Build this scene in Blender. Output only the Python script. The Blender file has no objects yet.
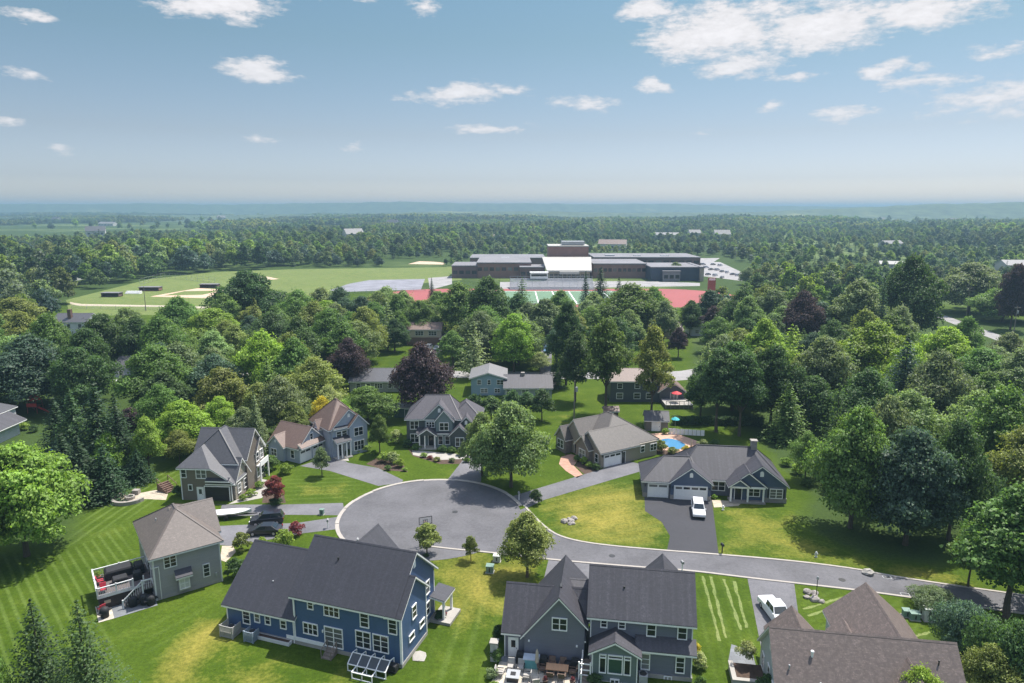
# A summer cul-de-sac seen from a drone: houses, lawns and woods, a school and the hazy plain beyond.
SUN_AZ, SUN_EL, SUN_STR, SKY_STR, EXPO, HAZE = 46, 63, 3.95, .128, 1.0, .00026
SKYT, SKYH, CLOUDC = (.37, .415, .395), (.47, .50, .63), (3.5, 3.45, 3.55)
import bpy, math, random
import numpy as np
from mathutils import Vector, Matrix
sc = bpy.context.scene
COL = sc.collection
rad = math.radians

# ------------------------------------------------------------------ survey
# the drone: 45 m up, 24 mm lens; g() turns a bearing read off the photograph into a point of the ground plan
FPX, HORIZON, CAM_H = 683.0, 208.0, 45.0
PITCH = math.atan((341.5 - HORIZON) / FPX)
_c, _s = math.cos(PITCH), math.sin(PITCH)
def g(u, v, h=0.0):
    x = (u - 512) / FPX; y = -(v - 341.5) / FPX
    t = (h - CAM_H) / (-_s + y * _c)
    return (x * t, (_c + y * _s) * t)
def gs(pts): return [g(*p) for p in pts]
def height_of(u, vb, vt):
    X, Y = g(u, vb); lo, hi = 0.0, 60.0
    for _ in range(40):
        m = (lo + hi) / 2; zz = m - CAM_H
        v = 341.5 - FPX * (Y * _s + zz * _c) / (Y * _c - zz * _s)
        if v > vt: lo = m
        else: hi = m
    return lo

# ------------------------------------------------------------------ materials
def newmat(name):
    m = bpy.data.materials.new(name); m.use_nodes = True
    nt = m.node_tree; b = nt.nodes['Principled BSDF']
    return m, nt, b
def nd(nt, t, **kw):
    n = nt.nodes.new(t)
    for k, v in kw.items():
        if k.startswith('i_'): n.inputs[k[2:].replace('_', ' ')].default_value = v
        else: setattr(n, k, v)
    return n
def lk(nt, a, b): nt.links.new(a, b)
def mix(nt, fac, a, b, blend='MIX'):
    n = nt.nodes.new('ShaderNodeMix'); n.data_type = 'RGBA'; n.blend_type = blend
    for sock, v in ((n.inputs[0], fac), (n.inputs[6], a), (n.inputs[7], b)):
        if isinstance(v, (int, float)): sock.default_value = v
        elif isinstance(v, tuple): sock.default_value = (*v[:3], 1)
        else: nt.links.new(v, sock)
    return n.outputs[2]
def mth(nt, op, a, b=None, c=None, clamp=False):
    n = nt.nodes.new('ShaderNodeMath'); n.operation = op; n.use_clamp = clamp
    for i, v in enumerate((a, b, c)):
        if v is None: continue
        if isinstance(v, (int, float)): n.inputs[i].default_value = v
        else: nt.links.new(v, n.inputs[i])
    return n.outputs[0]
def ramp(nt, x, a, b, lo=0.0, hi=1.0):
    n = nt.nodes.new('ShaderNodeMapRange'); n.clamp = True
    nt.links.new(x, n.inputs[0]); n.inputs[1].default_value = a; n.inputs[2].default_value = b
    n.inputs[3].default_value = lo; n.inputs[4].default_value = hi
    return n.outputs[0]
def noise(nt, vec, scale, detail=3, rough=.55):
    n = nt.nodes.new('ShaderNodeTexNoise'); n.inputs['Scale'].default_value = scale
    n.inputs['Detail'].default_value = detail; n.inputs['Roughness'].default_value = rough
    if vec is not None: nt.links.new(vec, n.inputs['Vector'])
    return n.outputs['Fac']
def bump(nt, h, strength, dist, b):
    n = nt.nodes.new('ShaderNodeBump'); n.inputs['Strength'].default_value = strength
    n.inputs['Distance'].default_value = dist
    nt.links.new(h, n.inputs['Height']); nt.links.new(n.outputs[0], b.inputs['Normal'])
def scl(c, k): return tuple(min(1, x * k) for x in c)

MATS = {}
def plain(name, col, rough=.6, var=.12, scale=3.0, metal=0.0, spec=.4):
    if name in MATS: return MATS[name]
    m, nt, b = newmat(name)
    tc = nd(nt, 'ShaderNodeTexCoord')
    f = noise(nt, tc.outputs['Object'], scale, 4)
    f2 = noise(nt, tc.outputs['Object'], scale * 7, 2)
    v = mth(nt, 'ADD', mth(nt, 'MULTIPLY', f, .7), mth(nt, 'MULTIPLY', f2, .3))
    c = mix(nt, ramp(nt, v, .3, .7), scl(col, 1 - var), scl(col, 1 + var))
    lk(nt, c, b.inputs['Base Color'])
    b.inputs['Roughness'].default_value = rough; b.inputs['Metallic'].default_value = metal
    b.inputs['Specular IOR Level'].default_value = spec
    MATS[name] = m; return m

def siding(name, col, lap=.16, var=.07):
    if name in MATS: return MATS[name]
    m, nt, b = newmat(name)
    tc = nd(nt, 'ShaderNodeTexCoord'); sp = nd(nt, 'ShaderNodeSeparateXYZ')
    lk(nt, tc.outputs['Object'], sp.inputs[0])
    fr = mth(nt, 'FRACT', mth(nt, 'DIVIDE', sp.outputs[2], lap))
    mp = nd(nt, 'ShaderNodeMapping'); mp.inputs['Scale'].default_value = (.35, .35, 6)
    lk(nt, tc.outputs['Object'], mp.inputs[0])
    n1 = noise(nt, mp.outputs[0], 1.0, 3); n2 = noise(nt, tc.outputs['Object'], .6, 4)
    v = mth(nt, 'ADD', mth(nt, 'MULTIPLY', n1, .5), mth(nt, 'MULTIPLY', n2, .5))
    c = mix(nt, ramp(nt, v, .35, .65), scl(col, 1 - var), scl(col, 1 + var))
    c = mix(nt, ramp(nt, fr, .86, 1.0, 0, .45), c, scl(col, .45))
    lk(nt, c, b.inputs['Base Color']); b.inputs['Roughness'].default_value = .55
    bump(nt, fr, .5, .02, b)
    MATS[name] = m; return m

def stonewall(name, col):
    if name in MATS: return MATS[name]
    m, nt, b = newmat(name)
    tc = nd(nt, 'ShaderNodeTexCoord')
    vo = nd(nt, 'ShaderNodeTexVoronoi'); vo.inputs['Scale'].default_value = 3.2
    lk(nt, tc.outputs['Object'], vo.inputs['Vector'])
    n2 = noise(nt, tc.outputs['Object'], 9, 3)
    c = mix(nt, vo.outputs['Color'], scl(col, .7), scl(col, 1.3))
    hs = nd(nt, 'ShaderNodeHueSaturation'); hs.inputs['Saturation'].default_value = .8
    lk(nt, mix(nt, n2, c, col), hs.inputs['Color'])
    lk(nt, hs.outputs[0], b.inputs['Base Color']); b.inputs['Roughness'].default_value = .85
    bump(nt, vo.outputs['Distance'], .6, .05, b)
    MATS[name] = m; return m

def shingle(name, col, streak=.25, spot=.18):
    """asphalt shingles: courses with per-tab tone, weather streaks down the slope (UV in metres)"""
    if name in MATS: return MATS[name]
    m, nt, b = newmat(name)
    uv = nd(nt, 'ShaderNodeUVMap'); uv.uv_map = 'UVMap'
    br = nd(nt, 'ShaderNodeTexBrick'); br.offset = .5
    br.inputs['Scale'].default_value = 1.0; br.inputs['Mortar Size'].default_value = .012
    br.inputs['Brick Width'].default_value = .34; br.inputs['Row Height'].default_value = .15
    br.inputs['Color1'].default_value = (*scl(col, 1 - spot * 1.6), 1); br.inputs['Color2'].default_value = (*scl(col, 1 + spot * 1.6), 1)
    br.inputs['Mortar'].default_value = (*scl(col, .5), 1); br.inputs['Bias'].default_value = 0
    lk(nt, uv.outputs[0], br.inputs['Vector'])
    mp = nd(nt, 'ShaderNodeMapping'); mp.inputs['Scale'].default_value = (2.6, .11, 1)
    lk(nt, uv.outputs[0], mp.inputs[0])
    st = noise(nt, mp.outputs[0], 1.0, 4)
    bg = noise(nt, uv.outputs[0], .35, 4)
    gr = noise(nt, uv.outputs[0], 5.5, 3, .7)
    c = mix(nt, ramp(nt, st, .42, .66, 0, streak), br.outputs['Color'], scl(col, 2.1))
    c = mix(nt, ramp(nt, bg, .35, .7, 0, .4), c, scl(col, .68))
    c = mix(nt, ramp(nt, gr, .35, .65, 0, .75), scl(col, .7), c)
    mt = noise(nt, uv.outputs[0], 2.4, 4, .75)
    c = mix(nt, ramp(nt, mt, .42, .6, 0, min(1, spot * 2.6)), c, scl(col, .55))
    lk(nt, c, b.inputs['Base Color']); b.inputs['Roughness'].default_value = .58
    b.inputs['Specular IOR Level'].default_value = .5
    bump(nt, br.outputs['Fac'], -.35, .03, b)
    MATS[name] = m; return m

def asphalt(name, col, var=.30):
    if name in MATS: return MATS[name]
    m, nt, b = newmat(name)
    tc = nd(nt, 'ShaderNodeTexCoord'); o = tc.outputs['Object']
    a = noise(nt, o, .16, 5, .6); f = noise(nt, o, 2.2, 4, .7); e = noise(nt, o, 14, 2)
    v = mth(nt, 'ADD', mth(nt, 'MULTIPLY', a, .5), mth(nt, 'ADD', mth(nt, 'MULTIPLY', f, .3), mth(nt, 'MULTIPLY', e, .2)))
    c = mix(nt, ramp(nt, v, .36, .64), scl(col, 1 - var), scl(col, 1 + var))
    vo = nd(nt, 'ShaderNodeTexVoronoi', feature='DISTANCE_TO_EDGE'); vo.inputs['Scale'].default_value = .19
    wob = nd(nt, 'ShaderNodeVectorMath', operation='ADD')
    nn = nd(nt, 'ShaderNodeTexNoise'); nn.inputs['Scale'].default_value = .5; nn.inputs['Detail'].default_value = 4
    sc2 = nd(nt, 'ShaderNodeVectorMath', operation='SCALE'); sc2.inputs['Scale'].default_value = 2.5
    lk(nt, o, nn.inputs['Vector']); lk(nt, nn.outputs['Color'], sc2.inputs[0])
    lk(nt, o, wob.inputs[0]); lk(nt, sc2.outputs[0], wob.inputs[1]); lk(nt, wob.outputs[0], vo.inputs['Vector'])
    c = mix(nt, ramp(nt, vo.outputs['Distance'], .002, .010, .22, 0), c, scl(col, .5))
    lk(nt, c, b.inputs['Base Color']); b.inputs['Roughness'].default_value = .85
    b.inputs['Specular IOR Level'].default_value = .25
    MATS[name] = m; return m

def pavers(name, col, mortar, size=(.5, .25)):
    if name in MATS: return MATS[name]
    m, nt, b = newmat(name)
    tc = nd(nt, 'ShaderNodeTexCoord')
    br = nd(nt, 'ShaderNodeTexBrick'); br.inputs['Scale'].default_value = 1
    br.inputs['Brick Width'].default_value = size[0]; br.inputs['Row Height'].default_value = size[1]
    br.inputs['Mortar Size'].default_value = .012
    br.inputs['Color1'].default_value = (*scl(col, .82), 1); br.inputs['Color2'].default_value = (*scl(col, 1.15), 1)
    br.inputs['Mortar'].default_value = (*mortar, 1)
    lk(nt, tc.outputs['Object'], br.inputs['Vector'])
    n = noise(nt, tc.outputs['Object'], .9, 4)
    lk(nt, mix(nt, ramp(nt, n, .4, .7, 0, .45), br.outputs['Color'], scl(col, .7)), b.inputs['Base Color'])
    b.inputs['Roughness'].default_value = .85
    MATS[name] = m; return m

def glass(name='window glass', col=(.018, .022, .027), rough=.08):
    if name in MATS: return MATS[name]
    m, nt, b = newmat(name)
    oi = nd(nt, 'ShaderNodeObjectInfo')
    c = mix(nt, ramp(nt, oi.outputs['Random'], .6, .95, 0, 1), col, (.20, .20, .19))
    lk(nt, c, b.inputs['Base Color']); b.inputs['Roughness'].default_value = rough
    b.inputs['Specular IOR Level'].default_value = .5
    MATS[name] = m; return m

def foliage(name='foliage', trans=.48):
    if name in MATS: return MATS[name]
    m, nt, b = newmat(name)
    oi = nd(nt, 'ShaderNodeObjectInfo'); ge = nd(nt, 'ShaderNodeNewGeometry')
    tc = nd(nt, 'ShaderNodeTexCoord')
    cl = noise(nt, tc.outputs['Object'], .45, 3)
    h1 = nd(nt, 'ShaderNodeHueSaturation')
    lk(nt, oi.outputs['Color'], h1.inputs['Color'])
    lk(nt, ramp(nt, oi.outputs['Random'], 0, 1, .485, .513), h1.inputs['Hue'])
    v = mth(nt, 'MULTIPLY', ramp(nt, ge.outputs['Random Per Island'], 0, 1, .62, 1.42), ramp(nt, cl, .3, .7, .72, 1.28))
    v = mth(nt, 'MULTIPLY', v, ramp(nt, mth(nt, 'FRACT', mth(nt, 'MULTIPLY', oi.outputs['Random'], 7.31)), 0, 1, .8, 1.2))
    lk(nt, v, h1.inputs['Value'])
    lk(nt, h1.outputs[0], b.inputs['Base Color']); b.inputs['Roughness'].default_value = .55
    b.inputs['Specular IOR Level'].default_value = .35
    tr = nd(nt, 'ShaderNodeBsdfTranslucent')
    lk(nt, mix(nt, 1.0, h1.outputs[0], (1.0, 1.0, .55), 'MULTIPLY'), tr.inputs['Color'])
    ms = nd(nt, 'ShaderNodeMixShader'); ms.inputs[0].default_value = trans
    lk(nt, b.outputs[0], ms.inputs[1]); lk(nt, tr.outputs[0], ms.inputs[2])
    lk(nt, ms.outputs[0], nt.nodes['Material Output'].inputs['Surface'])
    MATS[name] = m; return m

FOL = foliage()
BARK = plain('bark', (.085, .065, .05), .9, .3, 4)
WHITE = plain('white trim paint', (.82, .81, .79), .45, .06)
OFFWHITE = plain('weathered white paint', (.66, .65, .63), .5, .1)
GLASS = glass()
DARK = plain('dark metal', (.03, .03, .032), .5, .2)
BLACK = plain('black cover cloth', (.018, .018, .02), .7, .3)
CONC = plain('pale concrete', (.33, .31, .28), .85, .14, .8)
KERB = plain('kerb concrete', (.34, .31, .275), .85, .12, .7)
STONE = stonewall('grey field stone', (.27, .24, .21))
WOOD = plain('weathered deck boards', (.22, .18, .15), .8, .2, 2)
GREY = plain('grey painted metal', (.32, .33, .34), .5, .1)

# ------------------------------------------------------------------ mesh builder
class MB:
    def __init__(s): s.v = []; s.f = []; s.m = []; s.uv = []
    def add(s, vs, fs, mi=0, uvs=None):
        o = len(s.v); s.v += [tuple(p) for p in vs]
        for k, f in enumerate(fs):
            s.f.append(tuple(i + o for i in f)); s.m.append(mi)
            s.uv.append(uvs[k] if uvs else None)
        return s
    def box(s, x0, y0, z0, x1, y1, z1, mi=0, M=None):
        p = [(x, y, z) for z in (z0, z1) for y in (y0, y1) for x in (x0, x1)]
        if M is not None: p = [tuple(M @ Vector(q)) for q in p]
        return s.add(p, [(0, 2, 3, 1), (4, 5, 7, 6), (0, 1, 5, 4), (2, 6, 7, 3), (0, 4, 6, 2), (1, 3, 7, 5)], mi)
    def bar(s, a, b, w, h=None, mi=0):
        """a square bar between two points"""
        h = h or w; a = Vector(a); b = Vector(b); d = (b - a).normalized()
        up = Vector((0, 0, 1)) if abs(d.z) < .95 else Vector((0, 1, 0))
        r = d.cross(up).normalized(); u = r.cross(d)
        p = [q + r * (i * w / 2) + u * (j * h / 2) for q in (a, b) for j in (-1, 1) for i in (-1, 1)]
        return s.add(p, [(0, 2, 3, 1), (4, 5, 7, 6), (0, 1, 5, 4), (2, 6, 7, 3), (0, 4, 6, 2), (1, 3, 7, 5)], mi)
    def cyl(s, a, b, r0, r1=None, n=10, mi=0, cap=True):
        r1 = r0 if r1 is None else r1; a = Vector(a); b = Vector(b); d = (b - a).normalized()
        up = Vector((0, 0, 1)) if abs(d.z) < .95 else Vector((1, 0, 0))
        r = d.cross(up).normalized(); u = r.cross(d)
        p = []
        for q, k in ((a, r0), (b, r1)):
            for i in range(n):
                t = 2 * math.pi * i / n; p.append(q + r * (math.cos(t) * k) + u * (math.sin(t) * k))
        fs = [(i, (i + 1) % n, n + (i + 1) % n, n + i) for i in range(n)]
        if cap: fs += [tuple(range(n))[::-1], tuple(range(n, 2 * n))]
        return s.add(p, fs, mi)
    def lathe(s, prof, c=(0, 0, 0), n=14, mi=0):
        p = []; cx, cy, cz = c
        for r, z in prof:
            for i in range(n):
                t = 2 * math.pi * i / n; p.append((cx + math.cos(t) * r, cy + math.sin(t) * r, cz + z))
        fs = []
        for k in range(len(prof) - 1):
            for i in range(n): fs.append((k * n + i, k * n + (i + 1) % n, (k + 1) * n + (i + 1) % n, (k + 1) * n + i))
        fs += [tuple(range(n))[::-1], tuple(range((len(prof) - 1) * n, len(prof) * n))]
        return s.add(p, fs, mi)
    def prism(s, poly, d, mi=0):
        """extrude a 3-D polygon by vector d"""
        n = len(poly); d = Vector(d); a = [Vector(p) for p in poly]; b = [p + d for p in a]
        nn = sum(((a[i]).cross(a[(i + 1) % n]) for i in range(n)), Vector())
        f = [tuple(range(n)), tuple(range(2 * n - 1, n - 1, -1))] + [(i, i + n, (i + 1) % n + n, (i + 1) % n) for i in range(n)]
        if nn.dot(d) > 0: f = [q[::-1] for q in f]
        return s.add(a + b, f, mi)
    def shell(s, polys, t, dz=0.0, mi=0):
        """closed roof skin: top polygons plus the same polygons t below and the rim between them"""
        idx = {}; top = []
        pts = []
        def vid(p):
            k = (round(p[0], 3), round(p[1], 3), round(p[2], 3))
            if k not in idx: idx[k] = len(pts); pts.append((p[0], p[1], p[2] + dz))
            return idx[k]
        fs = []; uvs = []; edges = {}
        for poly in polys:
            n = len(poly); a = [Vector(p) for p in poly]
            nn = sum(((a[i] - a[0]).cross(a[(i + 1) % n] - a[0]) for i in range(n)), Vector())
            if nn.z < 0: a = a[::-1]; nn = -nn
            nn.normalize()
            ud = Vector((0, 0, 1)).cross(nn)
            ud = ud.normalized() if ud.length > 1e-4 else Vector((1, 0, 0))
            vd = nn.cross(ud)
            f = tuple(vid(p) for p in a); fs.append(f); uvs.append([(p.dot(ud), p.dot(vd)) for p in a])
            for i in range(n):
                e = (f[i], f[(i + 1) % n]); edges[e] = edges.get(e, 0) + 1
        n = len(pts); allp = pts + [(p[0], p[1], p[2] - t) for p in pts]
        nf = len(fs)
        for k in range(nf):
            fs.append(tuple(i + n for i in fs[k])[::-1]); uvs.append(None)
        for (i, j) in list(edges):
            if (j, i) not in edges: fs.append((j, i, i + n, j + n)); uvs.append(None)
        return s.add(allp, fs, mi, uvs)
    def mesh(s, name, mats):
        me = bpy.data.meshes.new(name)
        me.from_pydata(s.v, [], s.f)
        for m in (mats if isinstance(mats, (list, tuple)) else [mats]): me.materials.append(m)
        if any(s.m): me.polygons.foreach_set('material_index', s.m)
        if any(u is not None for u in s.uv):
            lay = me.uv_layers.new(name='UVMap'); k = 0; data = lay.data
            for p, u in zip(me.polygons, s.uv):
                for j, li in enumerate(p.loop_indices):
                    data[li].uv = u[j] if u else (me.vertices[p.vertices[j]].co.x, me.vertices[p.vertices[j]].co.y)
        me.update(); return me
    def build(s, name, mats, parent=None, smooth=False, bev=0):
        o = bpy.data.objects.new(name, s.mesh(name, mats)); COL.objects.link(o)
        if parent is not None: o.parent = parent
        if smooth:
            o.data.polygons.foreach_set('use_smooth', [True] * len(o.data.polygons))
        if bev:
            b = o.modifiers.new('bevel', 'BEVEL'); b.width = bev; b.segments = 2; b.limit_method = 'ANGLE'
        return o

def tag(o, label=None, cat=None, group=None, kind=None):
    if label: o['label'] = label
    if cat: o['category'] = cat
    if group: o['group'] = group
    if kind: o['kind'] = kind
    return o
def thing(name, label, cat, loc=(0, 0, 0), rz=0.0, group=None):
    o = bpy.data.objects.new(name, None); COL.objects.link(o); o.empty_display_size = .3
    o.location = (loc[0], loc[1], loc[2] if len(loc) > 2 else 0); o.rotation_euler = (0, 0, rad(rz))
    return tag(o, label, cat, group)
def copy_tree(o, parent=None):
    c = o.copy(); COL.objects.link(c)
    if parent is not None: c.parent = parent
    for ch in list(o.children): copy_tree(ch, c)
    return c
def place(src, x, y, rz=0, z=0, label=None, group=None, s=None):
    c = copy_tree(src); c.location = (x, y, z); c.rotation_euler = (0, 0, rad(rz))
    if label: c['label'] = label
    if group: c['group'] = group
    if s: c.scale = s if isinstance(s, tuple) else (s, s, s)
    return c
def sheet(name, poly, z, mat, kind='structure', t=None):
    """a flat laid surface (road, drive, path, patio) from a ground polygon; t gives it a real step"""
    from mathutils.geometry import tessellate_polygon
    mb = MB()
    if t is None:
        tri = tessellate_polygon([[Vector((*p, 0)) for p in poly]])
        vs = [(*p, z) for p in poly]
        fs = []
        for f in tri:
            a, b, c = (Vector(vs[i]) for i in f)
            fs.append(f if (b - a).cross(c - a).z > 0 else f[::-1])
        mb.add(vs, fs)
    else: mb.prism([(*p, z) for p in poly], (0, 0, -t))
    o = mb.build(name, mat); tag(o, kind=kind); return o
def smooth_line(pts, it=2):
    for _ in range(it):
        q = [pts[0]]
        for a, b in zip(pts, pts[1:]):
            q += [(a[0] * .75 + b[0] * .25, a[1] * .75 + b[1] * .25), (a[0] * .25 + b[0] * .75, a[1] * .25 + b[1] * .75)]
        pts = q + [pts[-1]]
    return pts
def strip(mb, line, w, z0, z1, side=1):
    """kerb: a low rectangular profile swept along a ground line; w is measured to one side"""
    n = len(line); P = [Vector((*p, 0)) for p in line]; off = []
    for i in range(n):
        d = (P[min(i + 1, n - 1)] - P[max(i - 1, 0)]).normalized()
        off.append(Vector((-d.y, d.x, 0)) * w * side)
    vs = []
    for p, o in zip(P, off):
        q = p + o
        vs += [(p.x, p.y, z0), (p.x, p.y, z1), (q.x, q.y, z1), (q.x, q.y, z0)]
    fs = []
    for i in range(n - 1):
        a = 4 * i
        for k in range(4):
            f = (a + k, a + (k + 1) % 4, a + 4 + (k + 1) % 4, a + 4 + k)
            fs.append(f if side < 0 else f[::-1])
    fs += [(0, 1, 2, 3), (4 * n - 4, 4 * n - 1, 4 * n - 2, 4 * n - 3)]
    mb.add(vs, fs); return mb
# ------------------------------------------------------------------ houses
class House:
    def __init__(s, name, label, o, ang, wall, roof, trim=WHITE, cat='house', group=None):
        s.r = thing(name, label, cat, o, ang, group); s.wm, s.rm, s.tm = wall, roof, trim
        s.o, s.a = o, ang; s.walls = {}; s.roofs = []; s.k = 0
    def W(s, mat=None): return s.walls.setdefault(mat or s.wm, MB())
    def world(s, x, y):
        c, n = math.cos(rad(s.a)), math.sin(rad(s.a)); return (s.o[0] + x * c - y * n, s.o[1] + x * n + y * c)
    def block(s, x0, y0, x1, y1, z1, z0=-.3, mat=None):
        s.k += 1; e = .005 * s.k
        s.W(mat).box(x0 + e, y0 + e, z0, x1 - e, y1 - e, z1 - e)
    def _roof(s, polys, mat=None):
        s.k += 1; dz = .004 * s.k
        rf = MB().shell(polys, .07, .26 + dz).build('roof', mat or s.rm, s.r)
        MB().shell(polys, .19, .188 + dz).build('fascia', s.tm, rf)
        s.roofs.append(rf); return rf
    def gab(s, x0, x1, y0, y1, e, r, ax='x', oh=.35, rp=.5, e2=None, walls=True, ends=None, mat=None, wmat=None, z0=-.3, cap=True):
        """gable: ax = ridge direction; rp = ridge position across; ends = overhang at each gable end"""
        e2 = e if e2 is None else e2; ends = ends or (oh * .8, oh * .8)
        sw = (lambda a, b, z: (a, b, z)) if ax == 'x' else (lambda a, b, z: (b, a, z))
        a0, a1, b0, b1 = (x0, x1, y0, y1) if ax == 'x' else (y0, y1, x0, x1)
        bm = b0 + (b1 - b0) * rp
        s.k += 1; d = .005 * s.k
        if walls:
            prof = [(b0 + d, z0), (b1 - d, z0), (b1 - d, e2), (bm, r), (b0 + d, e)]
            s.W(wmat).prism([sw(a0 + d, b, z) for b, z in prof], sw(a1 - a0 - 2 * d, 0, 0))
        s0 = (r - e) / (bm - b0); s1 = (r - e2) / (b1 - bm)
        A0, A1 = a0 - ends[0], a1 + ends[1]
        polys = [[sw(A0, b0 - oh, e - s0 * oh), sw(A1, b0 - oh, e - s0 * oh), sw(A1, bm, r), sw(A0, bm, r)],
                 [sw(A0, bm, r), sw(A1, bm, r), sw(A1, b1 + oh, e2 - s1 * oh), sw(A0, b1 + oh, e2 - s1 * oh)]]
        rf = s._roof(polys, mat)
        if cap:
            z = r + .265 + .004 * s.k
            MB().shell([[sw(A0, bm - .14, z - .14 * s0 + .025), sw(A1, bm - .14, z - .14 * s0 + .025), sw(A1, bm, z + .03), sw(A0, bm, z + .03)],
                        [sw(A0, bm, z + .03), sw(A1, bm, z + .03), sw(A1, bm + .14, z - .14 * s1 + .025), sw(A0, bm + .14, z - .14 * s1 + .025)]], .03).build('ridge_cap', mat or s.rm, rf)
        return rf
    def hip(s, x0, x1, y0, y1, e, r, ax='x', oh=.35, ins=None, walls=True, mat=None, wmat=None, caps=True):
        """hip roof; ins = how far each ridge end lies inside its wall (negative = gable end)"""
        if walls: s.block(x0, y0, x1, y1, e, mat=wmat)
        sw = (lambda a, b, z: (a, b, z)) if ax == 'x' else (lambda a, b, z: (b, a, z))
        a0, a1, b0, b1 = (x0, x1, y0, y1) if ax == 'x' else (y0, y1, x0, x1)
        bm = (b0 + b1) / 2; hw = (b1 - b0) / 2; i0, i1 = ins if ins else (hw, hw)
        z = e - (r - e) / hw * oh
        A0, A1, B0, B1 = a0 - oh, a1 + oh, b0 - oh, b1 + oh
        p0, p1 = (a0 + i0, bm, r), (a1 - i1, bm, r)
        if abs(p1[0] - p0[0]) < .15: p1 = p0
        ring = [[(A0, B0, z), (A1, B0, z), p1] + ([p0] if p0 != p1 else []), [(A1, B0, z), (A1, B1, z), p1],
                [(A1, B1, z), (A0, B1, z), p0] + ([p1] if p0 != p1 else []), [(A0, B1, z), (A0, B0, z), p0]]
        rf = s._roof([[sw(*q) for q in f] for f in ring], mat)
        if caps:
            mb = MB(); dz = .27 + .004 * s.k
            lines = [((A0, B0, z), p0), ((A0, B1, z), p0), ((A1, B0, z), p1), ((A1, B1, z), p1)] + ([(p0, p1)] if p0 != p1 else [])
            for q, w in lines: mb.bar(Vector(sw(*q)) + Vector((0, 0, dz)), Vector(sw(*w)) + Vector((0, 0, dz)), .2, .05)
            mb.build('ridge_cap', mat or s.rm, rf)
        return rf
    def pent(s, x0, x1, y0, y1, z0, z1, mat=None):
        """single slope rising from y0 to y1"""
        return s._roof([[(x0, y0, z0 - .26), (x1, y0, z0 - .26), (x1, y1, z1 - .26), (x0, y1, z1 - .26)]], mat)
    def _pl(s, face, at):
        d, q = face[1], face[0]
        sg = -1 if q == '-' else 1
        if d == 'y': return lambda u, z, w: (u, at + sg * w, z)
        return lambda u, z, w: (at + sg * w, u, z)
    def _bx(s, mb, f, u0, z0, u1, z1, w0, w1):
        a = f(u0, z0, w0); b = f(u1, z1, w1)
        lo = [min(i, j) for i, j in zip(a, b)]; hi = [max(i, j) for i, j in zip(a, b)]
        mb.box(*lo, *hi)
    def win(s, face, at, u, z, w, h, cols=1, rows=2, glassm=None, trim=None, d=.07, name='window'):
        f = s._pl(face, at); mb = MB(); t = .1
        u0, u1, z0, z1 = u - w / 2, u + w / 2, z - h / 2, z + h / 2
        s._bx(mb, f, u0 - t, z0 - t, u1 + t, z0, -.05, d + .03); s._bx(mb, f, u0 - t, z1, u1 + t, z1 + t, -.05, d + .02)
        s._bx(mb, f, u0 - t, z0, u0, z1, -.05, d); s._bx(mb, f, u1, z0, u1 + t, z1, -.05, d)
        for i in range(1, cols): s._bx(mb, f, u0 + w * i / cols - .05, z0, u0 + w * i / cols + .05, z1, -.05, d - .01)
        for i in range(1, rows): s._bx(mb, f, u0, z0 + h * i / rows - .025, u1, z0 + h * i / rows + .025, -.05, d - .02)
        o = mb.build(name, trim or s.tm, s.r)
        gm = MB(); s._bx(gm, f, u0 + .002, z0 + .002, u1 - .002, z1 - .002, -.04, .022)
        gm.build('pane', glassm or GLASS, o); return o
    def door(s, face, at, u, w=.95, h=2.1, z0=0.0, mat=None, lite=True):
        f = s._pl(face, at); mb = MB(); t = .1
        s._bx(mb, f, u - w / 2 - t, z0, u - w / 2, z0 + h + t, -.05, .07); s._bx(mb, f, u + w / 2, z0, u + w / 2 + t, z0 + h + t, -.05, .07)
        s._bx(mb, f, u - w / 2, z0 + h, u + w / 2, z0 + h + t, -.05, .07)
        mb.build('door_frame', s.tm, s.r)
        p = MB(); s._bx(p, f, u - w / 2 + .01, z0, u + w / 2 - .01, z0 + h - .01, -.04, .03); o = p.build('door', mat or WHITE, s.r)
        if lite:
            q = MB(); s._bx(q, f, u - w * .26, z0 + h * .5, u + w * .26, z0 + h * .88, .0, .038); q.build('pane', GLASS, o)
        k = MB(); s._bx(k, f, u + w * .36, z0 + .95, u + w * .42, z0 + 1.05, .03, .09); k.build('handle', DARK, o)
        return o
    def garage(s, face, at, u, w, h=2.2, mat=None, lites=True, z0=0.0, lite_cols=None):
        f = s._pl(face, at); t = .12; mb = MB()
        s._bx(mb, f, u - w / 2 - t, z0, u - w / 2, z0 + h + t, -.05, .08); s._bx(mb, f, u + w / 2, z0, u + w / 2 + t, z0 + h + t, -.05, .08)
        s._bx(mb, f, u - w / 2, z0 + h, u + w / 2, z0 + h + t, -.05, .08)
        mb.build('door_frame', s.tm, s.r)
        p = MB(); n = 4; s._bx(p, f, u - w / 2 + .01, z0, u + w / 2 - .01, z0 + h - .005, -.05, .012)
        nc = max(2, round(w / 1.2))
        for i in range(n):
            for j in range(nc):
                a = u - w / 2 + w * j / nc + .05; b = u - w / 2 + w * (j + 1) / nc - .05
                s._bx(p, f, a, z0 + h * i / n + .05, b, z0 + h * (i + 1) / n - .05, .0, .035)
        o = p.build('garage_door', mat or WHITE, s.r)
        if lites:
            for j in range(nc):
                q = MB(); a = u - w / 2 + w * j / nc + .12; b = u - w / 2 + w * (j + 1) / nc - .12
                s._bx(q, f, a, z0 + h * .79, b, z0 + h * .95, .0, .045); q.build('pane', GLASS, o)
        return o
    def trimline(s, face, at, u, z0, z1, w=.14, name='corner_trim'):
        f = s._pl(face, at); mb = MB(); s._bx(mb, f, u - w / 2, z0, u + w / 2, z1, -.03, .035); return mb.build(name, s.tm, s.r)
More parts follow.
